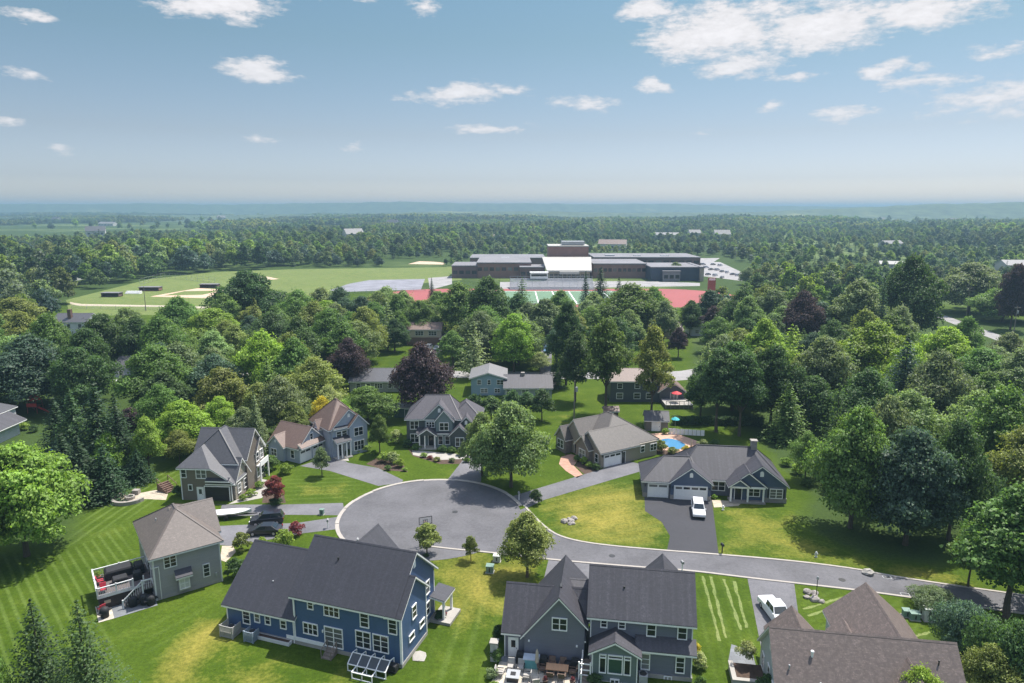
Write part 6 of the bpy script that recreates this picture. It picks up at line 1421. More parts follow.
st.box(-1.2, Y0 - 1.1, ZD - .2, -.1, Y0 - .03, ZD); st.build('step', plain('dark composite decking', (.12, .10, .095), .7, .15), r); sr = MB()
sr.bar((-.1, Y0 - 1.1, ZD + 1), (-1.2, Y0 - 1.1, ZD + 1), .12).bar((-1.2, Y0 - 1.1, ZD + 1), (-3.3, Y0 - 1.1, .95), .12, .08)
for i in range(15): x = -.1 - i * .23; z = ZD if x > -1.2 else ZD + (x + 1.2) * .78; sr.bar((x, Y0 - 1.1, max(0, z - .1)), (x, Y0 - 1.1, z + .98), .035)
sr.box(-3.38, Y0 - 1.18, 0, -3.22, Y0 - 1.02, 1.1).box(-1.28, Y0 - 1.18, 0, -1.12, Y0 - 1.02, ZD + 1.1); sr.build('stair_rail', DRAIL, r)
def cover(name, lab, cat, x, y, z, w, d, h_, m, rz=0, W_=Qz, a=GREY_HOUSE.a, top=.85):
    """a lumpy fitted cover over furniture"""
    X, Y = W_(x, y); r = thing(name, lab, cat, (X, Y, z), a + rz); k = top
    MB().add([(-w / 2, -d / 2, 0), (w / 2, -d / 2, 0), (w / 2, d / 2, 0), (-w / 2, d / 2, 0), (-w / 2, -d / 2, h_ * .8), (w / 2, -d / 2, h_ * .8), (w / 2, d / 2, h_ * .8), (-w / 2, d / 2, h_ * .8), (-w / 2 * k, -d / 2 * k, h_), (w / 2 * k, -d / 2 * k, h_), (w / 2 * k, d / 2 * k, h_ * 1.04), (-w / 2 * k, d / 2 * k, h_ * 1.04)],
             [(3, 2, 1, 0), (0, 1, 5, 4), (1, 2, 6, 5), (2, 3, 7, 6), (3, 0, 4, 7), (4, 5, 9, 8), (5, 6, 10, 9), (6, 7, 11, 10), (7, 4, 8, 11), (8, 9, 10, 11)]).build('cover', m, r, bev=.05); MB().bar((-w / 2, -d / 2 - .01, .25), (w / 2, -d / 2 - .01, .25), .04).build('strap', DARK, r); return r
cover('covered_sofa', 'large black-covered outdoor sofa along the far rail of the deck', 'sofa', -3.0, 5.5, ZD, 3.0, 1.5, 1.1, BLACK); cover('covered_table', 'black-covered table in the middle of the deck', 'table', -3.1, 3.6, ZD, 1.6, 1.1, .75, BLACK); cover('covered_grill', 'black-covered grill on the deck against the house', 'grill', -.9, 5.0, ZD, 1.0, 1.5, 1.15, BLACK); cover('covered_chair', 'black-covered chair on the deck beside the covered grill', 'chair', -1.3, 3.3, ZD, .9, .9, .95, BLACK)
REDC = plain('red cushion cloth', (.42, .03, .05), .7)
def lounge(x, y, z, m, lab, rz=0, W_=Qz, a=GREY_HOUSE.a, fr=DARK, arms=True, cat='chair', name='patio_chair'):
    X, Y = W_(x, y); r = thing(name, lab, cat, (X, Y, z), a + rz)
    MB().box(-.32, -.32, .36, .32, .32, .48).build('seat', m, r, bev=.02); MB().prism([(-.32, .26, .45), (.32, .26, .45), (.32, .42, 1.0), (-.32, .42, 1.0)], (0, .08, 0)).build('backrest', m, r)
    for sx in (-.3, .3):
        for sy in (-.28, .3): MB().box(sx - .025, sy - .025, 0, sx + .025, sy + .025, .37).build('leg', fr, r)
        if arms: MB().box(sx - .05 + (.05 if sx > 0 else -.05), -.32, .62, sx + .05 + (.05 if sx > 0 else -.05), .3, .67).build('armrest', fr, r)
    return r
lounge(-5.0, 4.6, ZD, REDC, 'red-cushioned lounge chair by the left rail of the deck', 90); lounge(-4.9, 2.3, ZD, REDC, 'red-cushioned chair behind the near deck rail', 0)
X, Y = Qz(-5.1, 5.9); r = thing('potted_plant', 'leafy green pot plant in the far corner of the deck', 'pot plant', (X, Y, ZD)); MB().lathe([(.2, 0), (.28, .4), (.25, .4)]).build('pot', plain('clay pot', (.35, .16, .1)), r); o = bpy.data.objects.new('leaves', SHRUB[0]); COL.objects.link(o); o.parent = r; o.location = (0, 0, .35); o.scale = (.4, .4, .45); o.color = (*GREENS['lime'], 1)
def kamado(x, y, lab, W_=Qz):
    X, Y = W_(x, y); r = thing('covered_grill', lab, 'grill', (X, Y, .05), rt.uniform(0, 90)); MB().lathe([(.42, .0), (.45, .5), (.5, .75), (.42, 1.05), (.15, 1.22)]).build('cover', BLACK, r, smooth=True); MB().box(-.75, -.25, .6, -.4, .25, .68).box(.4, -.25, .6, .75, .25, .68).build('side_shelf', BLACK, r)
kamado(-2.3, .4, 'black-covered round grill at the foot of the deck stair'); kamado(-1.2, .1, 'black-covered round grill against the house wall corner'); kamado(-5.2, -.2, 'black-covered round grill standing alone on the pale patio strip'); kamado(-.6, -.5, 'black-covered round grill on the grey patio nearest the lawn')
lounge(-5.4, 1.3, .05, REDC, 'bright red patio chair on the pale strip below the deck', 200); lounge(-4.7, 2.0, .05, plain('tan cloth', (.42, .36, .28), .8), 'tan patio chair below the deck beside the red one', 180)

# ------------------------------------------------------------------ behind the blue house
Bw = lambda x, y: BLUE.world(x, y)
def lattice(x, y, w, d, h_, lab, m):
    X, Y = Bw(x, y); r = thing('lattice_screen', lab, 'screen', (X, Y, 0), BLUE.a); la = MB()
    for (a, b_) in (((0, 0), (w, 0)), ((0, 0), (0, d)), ((w, 0), (w, d))):
        L = math.hypot(b_[0] - a[0], b_[1] - a[1]); n = int(L / .16)
        for i in range(n + 1): p = (a[0] + (b_[0] - a[0]) * i / n, a[1] + (b_[1] - a[1]) * i / n); la.bar((*p, .05), (*p, h_), .07)
        for z in (.1, h_ * .5, h_): la.bar((*a, z), (*b_, z), .07)
    la.build('slats', m, r); pp = MB()
    for p in ((0, 0), (w, 0)): pp.box(p[0] - .06, p[1] - .06, 0, p[0] + .06, p[1] + .06, h_ + .1)
    pp.build('post', m, r)
LAT = plain('grey lattice', (.36, .35, .33), .8, .12)
lattice(.3, -1.5, 1.6, 1.3, 1.3, 'grey lattice screen round the air conditioner at the blue house left corner', LAT); lattice(3.3, -1.4, 1.1, 1.0, 1.15, 'smaller grey lattice screen midway along the blue house low wing', plain('blue grey lattice', (.25, .30, .36), .8, .12))
def aircon(X, Y, a, lab):
    r = thing('air_conditioner', lab, 'air conditioner', (X, Y, 0), a); MB().box(-.42, -.42, .05, .42, .42, .9).build('casing', GREY, r, bev=.04); MB().cyl((0, 0, .9), (0, 0, .95), .34, .34, 14).build('fan_grille', DARK, r)
aircon(*Bw(1.1, -.7), BLUE.a, 'air conditioner inside the grey lattice screen of the blue house'); aircon(*Bw(3.85, -.75), BLUE.a, 'air conditioner inside the smaller lattice screen'); aircon(*PATIOH.world(13.9, -1.7), -9, 'air conditioner in the nook right of the sunroom')
X, Y = Bw(16.2, -2.0); r = thing('cold_frame', 'row of white-framed glazed covers against the blue house rear wall', 'cold frame', (X, Y, 0), BLUE.a); fr = MB(); CL = plain('clear panel', (.045, .055, .065), .4, .05)
for i in range(5):
    x = i * 1.05
    for a, b_ in (((x, 0, 0), (x, 0, .75)), ((x, 0, .75), (x, 1.0, 1.35)), ((x, 1.0, 1.35), (x, 1.75, 1.2)), ((x, 1.75, 0), (x, 1.75, 1.2))): fr.bar(a, b_, .08)
for z, y in ((0.04, 0), (.75, 0), (1.35, 1.0)): fr.bar((0, y, z), (4.2, y, z), .08)
for i in range(2):
    x = 1.0 + i * 1.1
    for a, b_ in (((x, -.9, .0), (x, -.9, .7)), ((x + 1.1, -.9, 0), (x + 1.1, -.9, .7)), ((x, -.9, .7), (x + 1.1, -.9, .7)), ((x, -.9, .05), (x + 1.1, -.9, .05)), ((x, -.9, .7), (x, -.05, .75)), ((x + 1.1, -.9, .7), (x + 1.1, -.05, .75))): fr.bar(a, b_, .08)
fr.build('frame', WHITE, r)
for i in range(4): MB().prism([(i * 1.05 + .06, .04, .77), ((i + 1) * 1.05 - .06, .04, .77), ((i + 1) * 1.05 - .06, .96, 1.33), (i * 1.05 + .06, .96, 1.33)], (0, 0, -.02)).build('pane', CL, r)
cover('covered_grill', 'black bagged grill at the right end of the glazed covers', 'grill', 20.5, -.7, 0, .9, .7, .8, BLACK, 0, Bw, BLUE.a)
X, Y = Bw(21.9, 2.2); r = rocks(418, 652, 1, 0, 'pale flat stone slab beside the blue house side wall', 12, CONC, .6); r.location = (X, Y, 0); r.scale = (1.3, 1.6, .25)
X, Y = Bw(5.2, -.35); r = thing('white_planter', 'white planting trough along the blue house low wing', 'planter', (X, Y, 0), BLUE.a); MB().box(-1.1, -.3, 0, 3.1, .25, .38).build('trough', OFFWHITE, r); MB().box(-1.0, -.22, .3, 3.0, .17, .4).build('soil', MULCH, r)

# ------------------------------------------------------------------ patio of the grey-blue house
Pw = PATIOH.world; PA = -9
X, Y = Pw(5.6, -1.9); r = thing('dining_table', 'wooden dining table with a warm brown top on the patio', 'table', (X, Y, .06), PA); MB().box(-1.1, -.5, .68, 1.1, .5, .75).build('top', plain('orange brown teak', (.52, .30, .17), .6, .15), r)
for sx in (-.95, .95):
    for sy in (-.4, .4): MB().box(sx - .04, sy - .04, 0, sx + .04, sy + .04, .68).build('leg', WOOD, r)
TK = plain('brown chair frames', (.15, .10, .075), .7, .15)
for x, y, rz, lab in ((5.0, -1.1, 0, 'brown dining chair at the house side of the table, left one'), (6.1, -1.1, 0, 'brown dining chair at the house side of the table, right one'), (5.0, -2.75, 180, 'brown dining chair at the lawn side of the table, left one'), (6.1, -2.75, 180, 'brown dining chair at the lawn side of the table, right one'), (4.1, -1.9, 90, 'brown dining chair at the left end of the table'), (7.1, -1.9, -90, 'brown dining chair at the right end of the table')): lounge(x, y, .06, TK, lab, rz, Pw, PA, TK, name='dining_chair')
CUSH = plain('pale grey cushions', (.36, .34, .31), .8, .1)
for x, y, rz, lab in ((1.0, -2.0, 0, 'cushioned lounge chair at the back left of the low table'), (2.0, -2.0, 0, 'cushioned lounge chair at the back right of the low table'), (2.75, -3.2, -90, 'cushioned lounge chair right of the low table'), (.1, -3.1, 90, 'cushioned lounge chair left of the low table'), (3.7, -3.9, 200, 'cushioned lounge chair nearest the patio wall')): lounge(x, y, .06, CUSH, lab, rz, Pw, PA)
X, Y = Pw(1.45, -3.3); r = thing('fire_table', 'low dark fire table amid the cushioned chairs', 'table', (X, Y, .06), PA); MB().box(-.55, -.55, 0, .55, .55, .5).build('base', DARK, r); MB().box(-.65, -.65, .5, .65, .65, .56).build('top', GREY, r); MB().box(-.25, -.25, .56, .25, .25, .6).build('burner', BLACK, r)
X, Y = Pw(2.95, -1.15); r = thing('storage_bench', 'turquoise-lidded pale storage box against the house wall', 'storage box', (X, Y, .05), PA); MB().box(-.75, -.45, 0, .75, .45, .95).build('box', plain('turquoise glass front', (.13, .36, .36), .3, .15), r); MB().box(-.8, -.5, .95, .8, .5, 1.05).build('lid', plain('pale blue lid', (.48, .54, .6), .5), r)
for x, y, lab in ((1.75, -.75, 'black-covered grill between the white door and the storage box'), (4.2, -1.05, 'black-covered barbecue right of the storage box'), (6.6, -.95, 'black-covered low barbecue midway along the wall'), (7.3, -1.0, 'black-covered tall barbecue nearest the sunroom step')): cover('covered_grill', lab, 'grill', x, y, .05, .75, .65, 1.15 if x != 6.6 else .75, BLACK, 0, Pw, PA)
for x, y, lab in ((4.6, -3.5, 'dark flower pot at the left front of the dining area'), (7.2, -3.2, 'dark flower pot at the right front of the dining area')):
    X, Y = Pw(x, y); r = thing('flower_pot', lab, 'flower pot', (X, Y, .06)); MB().lathe([(.18, 0), (.3, .45), (.26, .45), (.24, .38)]).build('pot', plain('dark brown pot', (.10, .06, .05)), r); o = bpy.data.objects.new('plant', SHRUB[1]); COL.objects.link(o); o.parent = r; o.location = (0, 0, .4); o.scale = (.25, .25, .3); o.color = (*GREENS['red'], 1)
X, Y = Pw(3.6, -1.9); r = thing('parasol', 'folded tan parasol leaning beside the storage box', 'parasol', (X, Y, .05)); MB().cyl((0, 0, 0), (0, 0, 2.5), .03, .03, 7).build('pole', GREY, r); MB().lathe([(.1, .9), (.2, 1.1), (.14, 2.2), (.03, 2.5)]).build('canopy', plain('tan cloth', (.42, .36, .28), .8), r)
X, Y = Pw(-.9, -.7); r = thing('stone_pillar', 'pale stone pillar with a cap at the patio left corner', 'pillar', (X, Y, 0), PA); MB().box(-.35, -.35, -.2, .35, .35, 2.0).build('shaft', stonewall('pale stone', (.4, .39, .37)), r); MB().box(-.43, -.43, 2.0, .43, .43, 2.14).build('cap', CONC, r)
# raised planter beside the brown-roofed house
Dw = BROWNH.world; X, Y = Dw(-2.0, -1.8); r = thing('raised_planter', 'raised stone-edged planting bed beside the brown-roofed house', 'planter', (X, Y, 0), -9); MB().box(-1.3, -1.6, -.2, 1.75, -1.3, .8).box(-1.3, -1.3, -.2, -1.0, 1.2, .8).build('wall', stonewall('pale stone', (.4, .39, .37)), r); MB().box(-1.0, -1.3, -.2, 1.75, 1.2, .7).build('soil', MULCH, r); MB().box(-1.38, -1.68, .8, 1.75, -1.24, .9).box(-1.38, -1.24, .8, -.94, 1.2, .9).build('coping', CONC, r)
sheet('path', [Dw(-3.2, .3), Dw(-.5, .3), Dw(-.5, 2.6), Dw(-2.4, 3.4)], .02, GREYP)

# ------------------------------------------------------------------ shrubs, each its own
def shrub(x, y, w, h_, tone, lab, group=None, name='shrub'):
    o = bpy.data.objects.new(name, SHRUB[rt.randrange(3)]); COL.objects.link(o); o.location = (x, y, 0); o.rotation_euler = (0, 0, rt.uniform(0, 6.28)); o.scale = (w / 2, w / 2, h_ / 1.5); o.color = (*GREENS[tone], 1); tag(o, lab, 'shrub', group)
for u, v, w, h_, tn, lab in ((242, 551, 3.0, 2.7, 'olive', 'round green shrub between the dark cars and the blue house roof'), (285, 546, 3.4, 2.4, 'bright', 'bright green shrub behind the blue house roof'), (296, 536, 2.6, 2.2, 'red', 'dusky purple-brown shrub right of the dark cars'), (236, 577, 3.0, 2.6, 'dark', 'dark shrub at the right corner of the grey house'), (262, 545, 1.6, 1.2, 'bright', 'low shrub behind the blue roof left end'),
    (243, 500, 1.6, 1.0, 'lime', 'bright low shrub at the olive house front, left one'), (251, 496, 2.2, 1.2, 'lime', 'bright low shrub at the olive house front, middle one'), (259, 488, 2.0, 1.2, 'lime', 'bright low shrub at the olive house front, far one'), (270, 470, 4.2, 2.8, 'mid', 'large green shrub between the olive house and the garage wing'), (285, 474, 3.0, 2.0, 'bright', 'spreading green shrub at the garage wing corner'), (262, 476, 2.6, 2, 'dark', 'dark shrub at the olive house far corner'), (276, 505, 2.6, 1.2, 'dark', 'dark low shrub at the foot of the red maple'), (178, 496, 2.2, 1.8, 'dark', 'dark shrub at the olive house left wall'),
    (349, 455, 2.0, 1.2, 'dark', 'dark shrub at the pale blue house front, left one'), (357, 452, 2.2, 1.3, 'bright', 'bright shrub under the pale blue house window'), (366, 451, 2.4, 1.4, 'lime', 'lime shrub at the pale blue house right corner'), (374, 455, 1.6, 1.0, 'bright', 'bright low shrub right of the pale blue house'), (384, 462, 2.8, 1.9, 'lime', 'lime green shrub in the island bed, left one'), (393, 463, 3.0, 2.2, 'pale', 'white-flowering hydrangea shrub in the island bed'), (400, 467, 2.4, 1.6, 'bright', 'green shrub at the island bed right end'), (388, 470, 1.6, .9, 'mid', 'small shrub at the front of the island bed'), (405, 471, 1.3, .7, 'lime', 'tiny lime shrub at the island bed tip'),
    (407, 447, 2.4, 1.6, 'dark', 'dark shrub at the dark green house left corner'), (416, 450, 2.0, 1.3, 'mid', 'shrub left of the white porch'), (443, 452, 2.2, 1.4, 'dark', 'dark shrub right of the white porch'), (452, 453, 2.0, 1.3, 'mid', 'shrub under the small gable of the dark green house'), (462, 455, 2.6, 1.5, 'dark', 'dark shrub at the right end of the dark green house'), (424, 457, 1.8, .8, 'lime', 'lime low shrub in the bed before the porch'), (437, 461, 1.8, .8, 'olive', 'olive low shrub in the bed before the porch'), (452, 462, 1.6, .8, 'grey', 'greyish low shrub in the bed'), (467, 462, 1.8, .9, 'lime', 'lime low shrub at the right end of the bed'), (430, 459, 1.4, .7, 'red', 'reddish low plant in the bed before the porch'), (396, 443, 3.2, 2.8, 'pale', 'white-flowered bush left of the dark green house'),
    (536, 504, 2.6, 2.4, 'dark', 'round dark shrub at the mouth of the ranch drive'), (560, 449, 2.2, 1.5, 'dark', 'dark shrub at the tan ranch left window'), (584, 464, 2.0, 1.4, 'bright', 'bright shrub in the bed by the brick path'), (590, 468, 1.8, 1.2, 'lime', 'lime shrub in the bed by the brick path'), (596, 470, 1.8, 1.3, 'dark', 'dark shrub at the tan ranch garage corner'), (577, 461, 1.8, 1.2, 'mid', 'shrub beside the brick path bend'), (640, 455, 3.0, 2.2, 'mid', 'round green shrub at the tan ranch right wall'), (647, 452, 2.6, 2.3, 'grey', 'pale leafed shrub right of the round green one'), (660, 452, 3.4, 2.4, 'olive', 'olive yellow shrub between the tan ranch and the pool'), (672, 454, 2.6, 1.4, 'olive', 'low olive shrub at the pool edge'), (686, 452, 2.0, 1.3, 'gold', 'yellow shrub at the right end of the pool'), (665, 434, 1.8, 1.3, 'bright', 'bright shrub before the small grey shed'), (628, 458, 1.4, 1.2, 'dark', 'small dark shrub beside the tan ranch garage'),
    (703, 446, 2.4, 1.4, 'pale', 'pale shrub behind the blue-grey ranch'), (715, 445, 2.2, 1.2, 'mid', 'green shrub behind the blue-grey ranch'), (786, 466, 2.6, 1.6, 'bright', 'bright bush on the lawn edge right of the ranch'), (798, 474, 3.0, 1.9, 'bright', 'bright bush at the wood edge right of the ranch'), (806, 486, 2.6, 1.6, 'mid', 'green bush at the wood edge beside the lawn'), (714, 499, 1.0, .8, 'bright', 'small shrub beside the ranch entrance path'),
    (695, 653, 1.5, 1.2, 'gold', 'yellow shrub at the grey-blue house right corner'), (699, 668, 2.2, 1.7, 'pale', 'pale round shrub right of the grey-blue house'), (700, 690, 1.6, 1.5, 'mid', 'green shrub at the bottom right of the grey-blue house'), (498, 640, 1.8, 1.8, 'dark', 'dark shrub at the grey-blue house left corner'), (497, 662, 1.6, 1.5, 'mid', 'green shrub beside the stone pillar'), (594, 682, 2.0, .9, 'dark', 'dark clipped shrub under the sunroom window'), (492, 678, 1.6, 1.0, 'grey', 'grey-green plants at the patio left edge'), (494, 690, 1.4, .9, 'bright', 'bright plants at the patio bottom left'),
    (443, 617, 1.2, .9, 'red', 'rusty brown shrub at the blue house side porch'), (440, 620, 1.6, 1.2, 'dark', 'dark shrub at the blue house side porch'), (426, 556, 1.2, .3, 'dark', 'low planting at the foot of the round street tree'), (24, 430, 2.6, 1.6, 'lime', 'lime shrub on the lawn right of the white house'), (34, 432, 2.4, 1.7, 'dark', 'round dark shrub on the lawn right of the white house'), (440, 361, 3.0, 1.8, 'mid', 'shrub island before the tan house cars'), (743, 655, 2.3, 1.9, 'pale', 'cream-flowering small tree in the raised planter')):
    x, y = g(u, v); shrub(x, y, w, h_, tn, lab)
o = [o for o in COL.objects if o.get('label') == 'cream-flowering small tree in the raised planter'][0]; o.location = (*Dw(-1.6, -.6), 1.3)
for k, (u, v, w, h_) in enumerate(((665, 437, 2, 1.2), (741, 676, 1.4, .6), (748, 670, 1.4, .6), (760, 690, 3, 2))):
    if k == 3: shrub(*g(768, 700), 3.0, 2.6, 'dark', 'dark fir-like shrub at the left end of the brown roof')
# clipped hedge behind the ranch
x0, y0 = g(672, 424); hx = thing('hedge', 'long dark clipped hedge behind the pool and the blue-grey ranch', 'hedge', (x0, y0, 0), -2); rngh = np.random.default_rng(5); n = 9000
Pn = np.stack([rngh.uniform(0, 19, n), rngh.uniform(-.8, .8, n), rngh.uniform(.05, 1.5, n)], 1); face = rngh.integers(0, 3, n); Pn[face == 0, 2] = 1.5 + rngh.normal(0, .08, (face == 0).sum()); Pn[face == 1, 1] = -.8 + rngh.normal(0, .08, (face == 1).sum()); Pn[:, 2] += .12 * np.sin(Pn[:, 0] * 1.7)
Nn = rngh.normal(size=Pn.shape) * .5 + np.array([0, -.4, .6]); o = bpy.data.objects.new('leaves', card_mesh('leaves', cards(Pn, Nn, rngh.uniform(.15, .4, n), rngh))); COL.objects.link(o); o.parent = hx; o.color = (*GREENS['deep'], 1)
sm = MB()
for i in range(20): sm.cyl((i, 0, -.1), (i, 0, 1.2), .04, .02, 5)
sm.build('stems', BARK, hx)
# iron covers and drains in the street
for u, v, lab in ((455, 512, 'round iron manhole cover in the middle of the turning circle'), (612, 556, 'round iron manhole cover in the street above the grey-blue house'), (842, 580, 'round iron manhole cover in the street near the boulder ring')):
    x, y = g(u, v); r = thing('manhole_cover', lab, 'manhole cover', (x, y, .02)); MB().cyl((0, 0, 0), (0, 0, .018), .42, .42, 20).build('rim', DARK, r); MB().cyl((0, 0, 0), (0, 0, .024), .33, .33, 18).build('lid', DARK, r)
for u, v, lab in ((887, 577.5, 'iron kerb drain on the upper kerb near the right wood'), (905, 594.5, 'iron kerb drain on the lower kerb near the utility boxes'), (536, 527, 'iron kerb drain where the circle meets the street')):
    x, y = g(u, v); r = thing('storm_drain', lab, 'drain', (x, y, .025), -10); MB().box(-.5, -.28, 0, .5, .28, .02).build('frame', GREY, r); MB().box(-.42, -.2, 0, .42, .2, .026).build('grate', DARK, r)
# far buildings glimpsed over the trees
for u, v, h_, w, rm_, lab in ((1006, 272, 8, 26, R_PALE, 'pale far building among the trees at the right'), (885, 248, 8, 24, R_SLATE, 'far grey roof in the right woods'), (352, 221.5, 12, 130, R_PALE, 'pale building on the plain left of the middle'), (560, 219, 9, 60, R_PALE, 'tiny pale building on the far plain'), (598, 250, 11, 30, R_RED, 'brick building behind the school auditorium'), (880, 268, 5, 16, R_PALE, 'low pale roof in the right woods'), (98, 226, 10, 40, R_PALE, 'pale far roof on the plain at the left'), (245, 224, 10, 50, R_SLATE, 'grey far roof on the plain left of the field trees'), (420, 226, 10, 60, R_PALE, 'long pale far building left above the school'), (700, 224, 10, 70, R_PALE, 'long pale far building right above the school'), (790, 229, 9, 40, R_SLATE, 'grey far roof beyond the right woods'), (860, 221, 12, 80, R_PALE, 'pale far building below the right-hand hill'), (655, 238, 8, 36, R_PALE, 'pale low building behind the school right wing'), (476, 240, 8, 30, R_RED, 'red-roofed far house behind the school left wing'), (300, 233, 8, 30, R_PALE, 'pale far house beyond the ball field trees')):
    x, y = g(u, v); hq = House('far_building', lab, (x, y), rt.uniform(-15, 15), plain('far pale wall', (.5, .48, .45)), rm_, OFFWHITE, 'building'); hq.gab(0, w, 0, w * .5, h_ * .6, h_, 'x', .4)
    for k in range(5): hq.win('-y', 0, w * (k + .5) / 5, h_ * .3, w / 9, h_ * .2, 2)
    hq.done()

# pale houses and halls scattered over the wooded plain, too far off to tell apart
hq = None; rq = random.Random(21); k = 0
for i in range(60):
    y = 850 * (3000 / 850) ** rq.random(); x = rq.uniform(-.7, .7) * y
    if any((x - p[0]) ** 2 + (y - p[1]) ** 2 < 22 ** 2 for p in wood_pts if abs(p[1] - y) < 30 and p[1] < y) and rq.random() < .6: continue
    if hq is None:
        hq = House('far_house', 'tiny pale house far off among the trees of the plain', (x, y), 10, plain('far pale wall', (.5, .48, .45)), R_SLATE, OFFWHITE, 'house', 'far houses on the plain'); hq.gab(-9, 9, 0, 10, 8, 12.5, 'x', .5)
        for u in (-6, 0, 6): hq.win('-y', 0, u, 5, 2.2, 2)
        hq.done()
    else: place(hq.r, x, y, rq.uniform(-40, 40), 0, s=rq.uniform(.8, 1.6))
    k += 1
    if k > 26: break
# ------------------------------------------------------------------ air, light, sky, camera
hb = MB().box(-11500, -300, -6, 11500, 11500, 90); ho = hb.build('haze', None or plain('unused', (.5, .5, .5))); tag(ho, kind='stuff')
hm = bpy.data.materials.new('summer haze'); hm.use_nodes = True; nt = hm.node_tree; nt.nodes.remove(nt.nodes['Principled BSDF'])
pv = nd(nt, 'ShaderNodeVolumePrincipled'); pv.inputs['Color'].default_value = (.27, .42, .56, 1); pv.inputs['Density'].default_value = HAZE; pv.inputs['Anisotropy'].default_value = .15
lk(nt, pv.outputs[0], nt.nodes['Material Output'].inputs['Volume']); ho.data.materials.clear(); ho.data.materials.append(hm)

def scl_(c, k): return tuple(x * k for x in c)
w = bpy.data.worlds.new('World'); sc.world = w; w.use_nodes = True; nt = w.node_tree; bg = nt.nodes['Background']
sky = nd(nt, 'ShaderNodeTexSky'); sky.sky_type = 'NISHITA'; sky.sun_disc = False; sky.sun_elevation = rad(SUN_EL); sky.sun_rotation = rad(SUN_AZ); sky.altitude = 150; sky.air_density = 1.0; sky.dust_density = 1.2; sky.ozone_density = 1.5
tc = nd(nt, 'ShaderNodeTexCoord'); sp = nd(nt, 'ShaderNodeSeparateXYZ'); lk(nt, tc.outputs['Generated'], sp.inputs[0])
az = mth(nt, 'ARCTAN2', sp.outputs[0], sp.outputs[1]); el = mth(nt, 'ARCSINE', sp.outputs[2])
cb = nd(nt, 'ShaderNodeCombineXYZ'); lk(nt, az, cb.inputs[0]); lk(nt, el, cb.inputs[1]); ae = cb.outputs[0]
# cumulus: bearing, elevation and half-size of each cloud, broken up by noise
mp = nd(nt, 'ShaderNodeMapping'); mp.inputs['Scale'].default_value = (1, 2.6, 1); lk(nt, ae, mp.inputs[0])
nz = noise(nt, mp.outputs[0], 19, 8, .66); nz2 = noise(nt, mp.outputs[0], 60, 6, .65)
wob = nd(nt, 'ShaderNodeTexNoise'); wob.inputs['Scale'].default_value = 10; wob.inputs['Detail'].default_value = 4; lk(nt, mp.outputs[0], wob.inputs['Vector'])
ws = nd(nt, 'ShaderNodeVectorMath', operation='SUBTRACT'); lk(nt, wob.outputs['Color'], ws.inputs[0]); ws.inputs[1].default_value = (.5, .5, .5)
wm = nd(nt, 'ShaderNodeVectorMath', operation='MULTIPLY'); lk(nt, ws.outputs[0], wm.inputs[0]); wm.inputs[1].default_value = (.10, .035, 0)
wa = nd(nt, 'ShaderNodeVectorMath', operation='ADD'); lk(nt, ae, wa.inputs[0]); lk(nt, wm.outputs[0], wa.inputs[1])
CLOUDS = [(215, 8, 70, 14, 1), (20, 17, 34, 8, .75), (420, 8, 24, 12, .7), (340, -4, 50, 8, .6), (255, 72, 46, 9, .95), (30, 74, 26, 5, .45), (465, 93, 62, 11, .85), (490, 127, 52, 8, .75), (5, 120, 24, 7, .55), (255, 137, 22, 5, .4), (355, 145, 16, 5, .45), (580, 103, 48, 9, .7), (645, 10, 46, 13, .8), (715, 30, 85, 30, 1), (820, 28, 90, 24, 1), (930, 12, 65, 20, .95), (745, 66, 50, 12, .85), (880, 70, 25, 11, .9), (655, 83, 15, 9, .75), (845, 113, 34, 8, .75), (775, 108, 18, 6, .6), (925, 84, 45, 9, .65), (985, 100, 75, 20, .62), (1005, 50, 30, 10, .55), (800, 76, 24, 7, .6), (920, 70, 12, 6, .5), (60, 150, 22, 4, .35), (700, 135, 20, 4, .35)]
cov = None
for u, v, ru, rv, k in CLOUDS:
    x = (u - 512) / FPX; y = -(v - 341.5) / FPX; d = Vector((x, _c + y * _s, -_s + y * _c)).normalized(); ca, ce = math.atan2(d.x, d.y), math.asin(d.z)
    cz = 1 / math.hypot(1, x, y); sa, se = 1.2 * ru / FPX * cz, 1.3 * rv / FPX * cz
    a = nd(nt, 'ShaderNodeVectorMath', operation='SUBTRACT'); lk(nt, wa.outputs[0], a.inputs[0]); a.inputs[1].default_value = (ca, ce, 0)
    m_ = nd(nt, 'ShaderNodeVectorMath', operation='MULTIPLY'); lk(nt, a.outputs[0], m_.inputs[0]); m_.inputs[1].default_value = (1 / sa, 1 / se, 0)
    L_ = nd(nt, 'ShaderNodeVectorMath', operation='LENGTH'); lk(nt, m_.outputs[0], L_.inputs[0])
    q = mth(nt, 'MULTIPLY_ADD', L_.outputs['Value'], -k, k)
    cov = q if cov is None else mth(nt, 'MAXIMUM', cov, q)
dens = mth(nt, 'ADD', mth(nt, 'MULTIPLY', cov, 1.15), mth(nt, 'MULTIPLY', mth(nt, 'SUBTRACT', mth(nt, 'ADD', mth(nt, 'MULTIPLY', nz, .65), mth(nt, 'MULTIPLY', nz2, .35)), .5), 2.5))
cm = mth(nt, 'MULTIPLY', ramp(nt, dens, .20, .66), ramp(nt, cov, .0, .16))
cm = mth(nt, 'MULTIPLY', cm, ramp(nt, el, .05, .22, .72, .97))
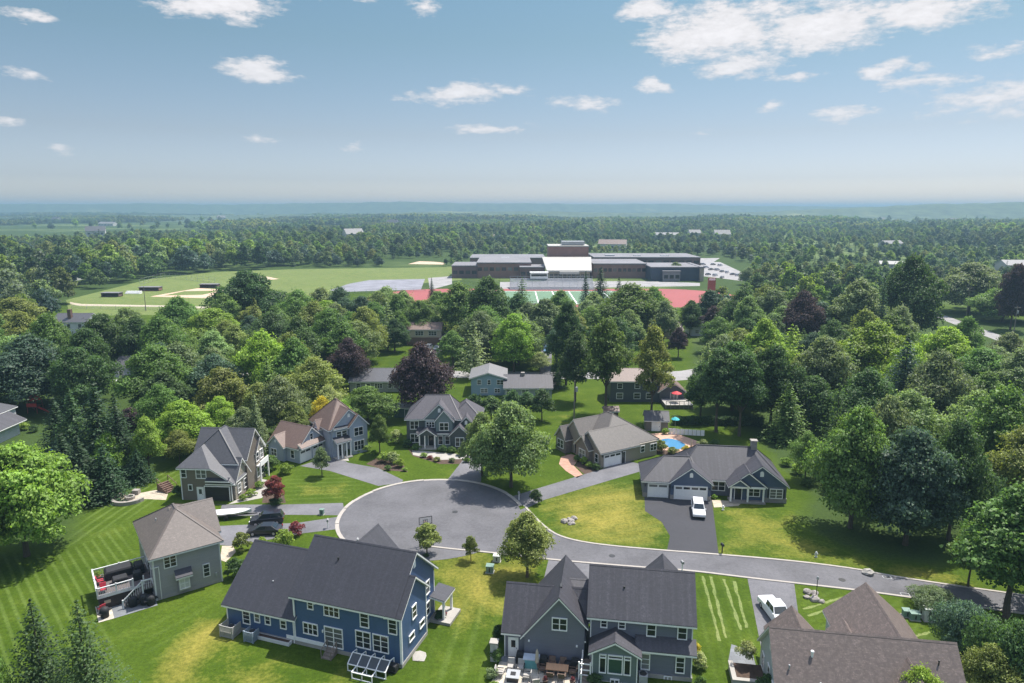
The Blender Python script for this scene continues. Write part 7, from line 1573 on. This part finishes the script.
# pale haze low down, clear blue above, unseen bright cloud added overhead for fill light
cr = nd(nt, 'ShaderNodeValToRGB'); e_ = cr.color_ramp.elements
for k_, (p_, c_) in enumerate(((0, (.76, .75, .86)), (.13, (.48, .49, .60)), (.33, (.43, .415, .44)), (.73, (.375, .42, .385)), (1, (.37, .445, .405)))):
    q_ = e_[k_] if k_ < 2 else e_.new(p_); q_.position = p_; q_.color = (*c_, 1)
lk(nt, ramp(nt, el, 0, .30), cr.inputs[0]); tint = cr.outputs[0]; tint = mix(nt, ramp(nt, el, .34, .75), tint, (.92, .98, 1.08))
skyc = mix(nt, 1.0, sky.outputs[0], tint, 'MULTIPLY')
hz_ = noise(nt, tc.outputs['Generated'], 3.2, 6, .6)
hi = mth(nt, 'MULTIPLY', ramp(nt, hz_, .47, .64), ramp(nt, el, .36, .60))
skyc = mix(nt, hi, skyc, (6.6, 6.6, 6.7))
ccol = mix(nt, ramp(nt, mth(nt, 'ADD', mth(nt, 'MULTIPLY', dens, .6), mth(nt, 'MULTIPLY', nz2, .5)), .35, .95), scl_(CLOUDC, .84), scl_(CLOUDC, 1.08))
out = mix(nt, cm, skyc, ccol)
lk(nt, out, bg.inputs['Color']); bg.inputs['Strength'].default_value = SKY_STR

sun = bpy.data.lights.new('sun', 'SUN'); sun.energy = SUN_STR; sun.angle = rad(.55); sun.color = (1.0, .95, .87); so = bpy.data.objects.new('sun', sun); COL.objects.link(so)
dv = Vector((math.sin(rad(SUN_AZ)) * math.cos(rad(SUN_EL)), math.cos(rad(SUN_AZ)) * math.cos(rad(SUN_EL)), math.sin(rad(SUN_EL)))); so.rotation_euler = dv.to_track_quat('Z', 'Y').to_euler(); so.location = (60, 60, 200)
cam = bpy.data.cameras.new('camera'); cam.sensor_width = 36; cam.lens = FPX / 1024 * 36; cam.clip_start = .5; cam.clip_end = 30000
co_ = bpy.data.objects.new('camera', cam); COL.objects.link(co_); co_.location = (0, 0, CAM_H); co_.rotation_euler = (math.pi / 2 - PITCH, 0, 0); sc.camera = co_
sc.view_settings.view_transform = 'Standard'; sc.view_settings.look = 'None'; sc.view_settings.exposure = EXPO; sc.view_settings.gamma = 1; sc.view_settings.use_curve_mapping = False
sc.render.engine = 'CYCLES'; cy = sc.cycles; cy.use_denoising = True; cy.denoiser = 'OPENIMAGEDENOISE'; cy.max_bounces = 5; cy.diffuse_bounces = 3; cy.glossy_bounces = 2; cy.transmission_bounces = 3; cy.volume_bounces = 1; cy.transparent_max_bounces = 4
cy.use_adaptive_sampling = True; cy.adaptive_threshold = .015; cy.sample_clamp_indirect = 6; cy.caustics_reflective = False; cy.caustics_refractive = False
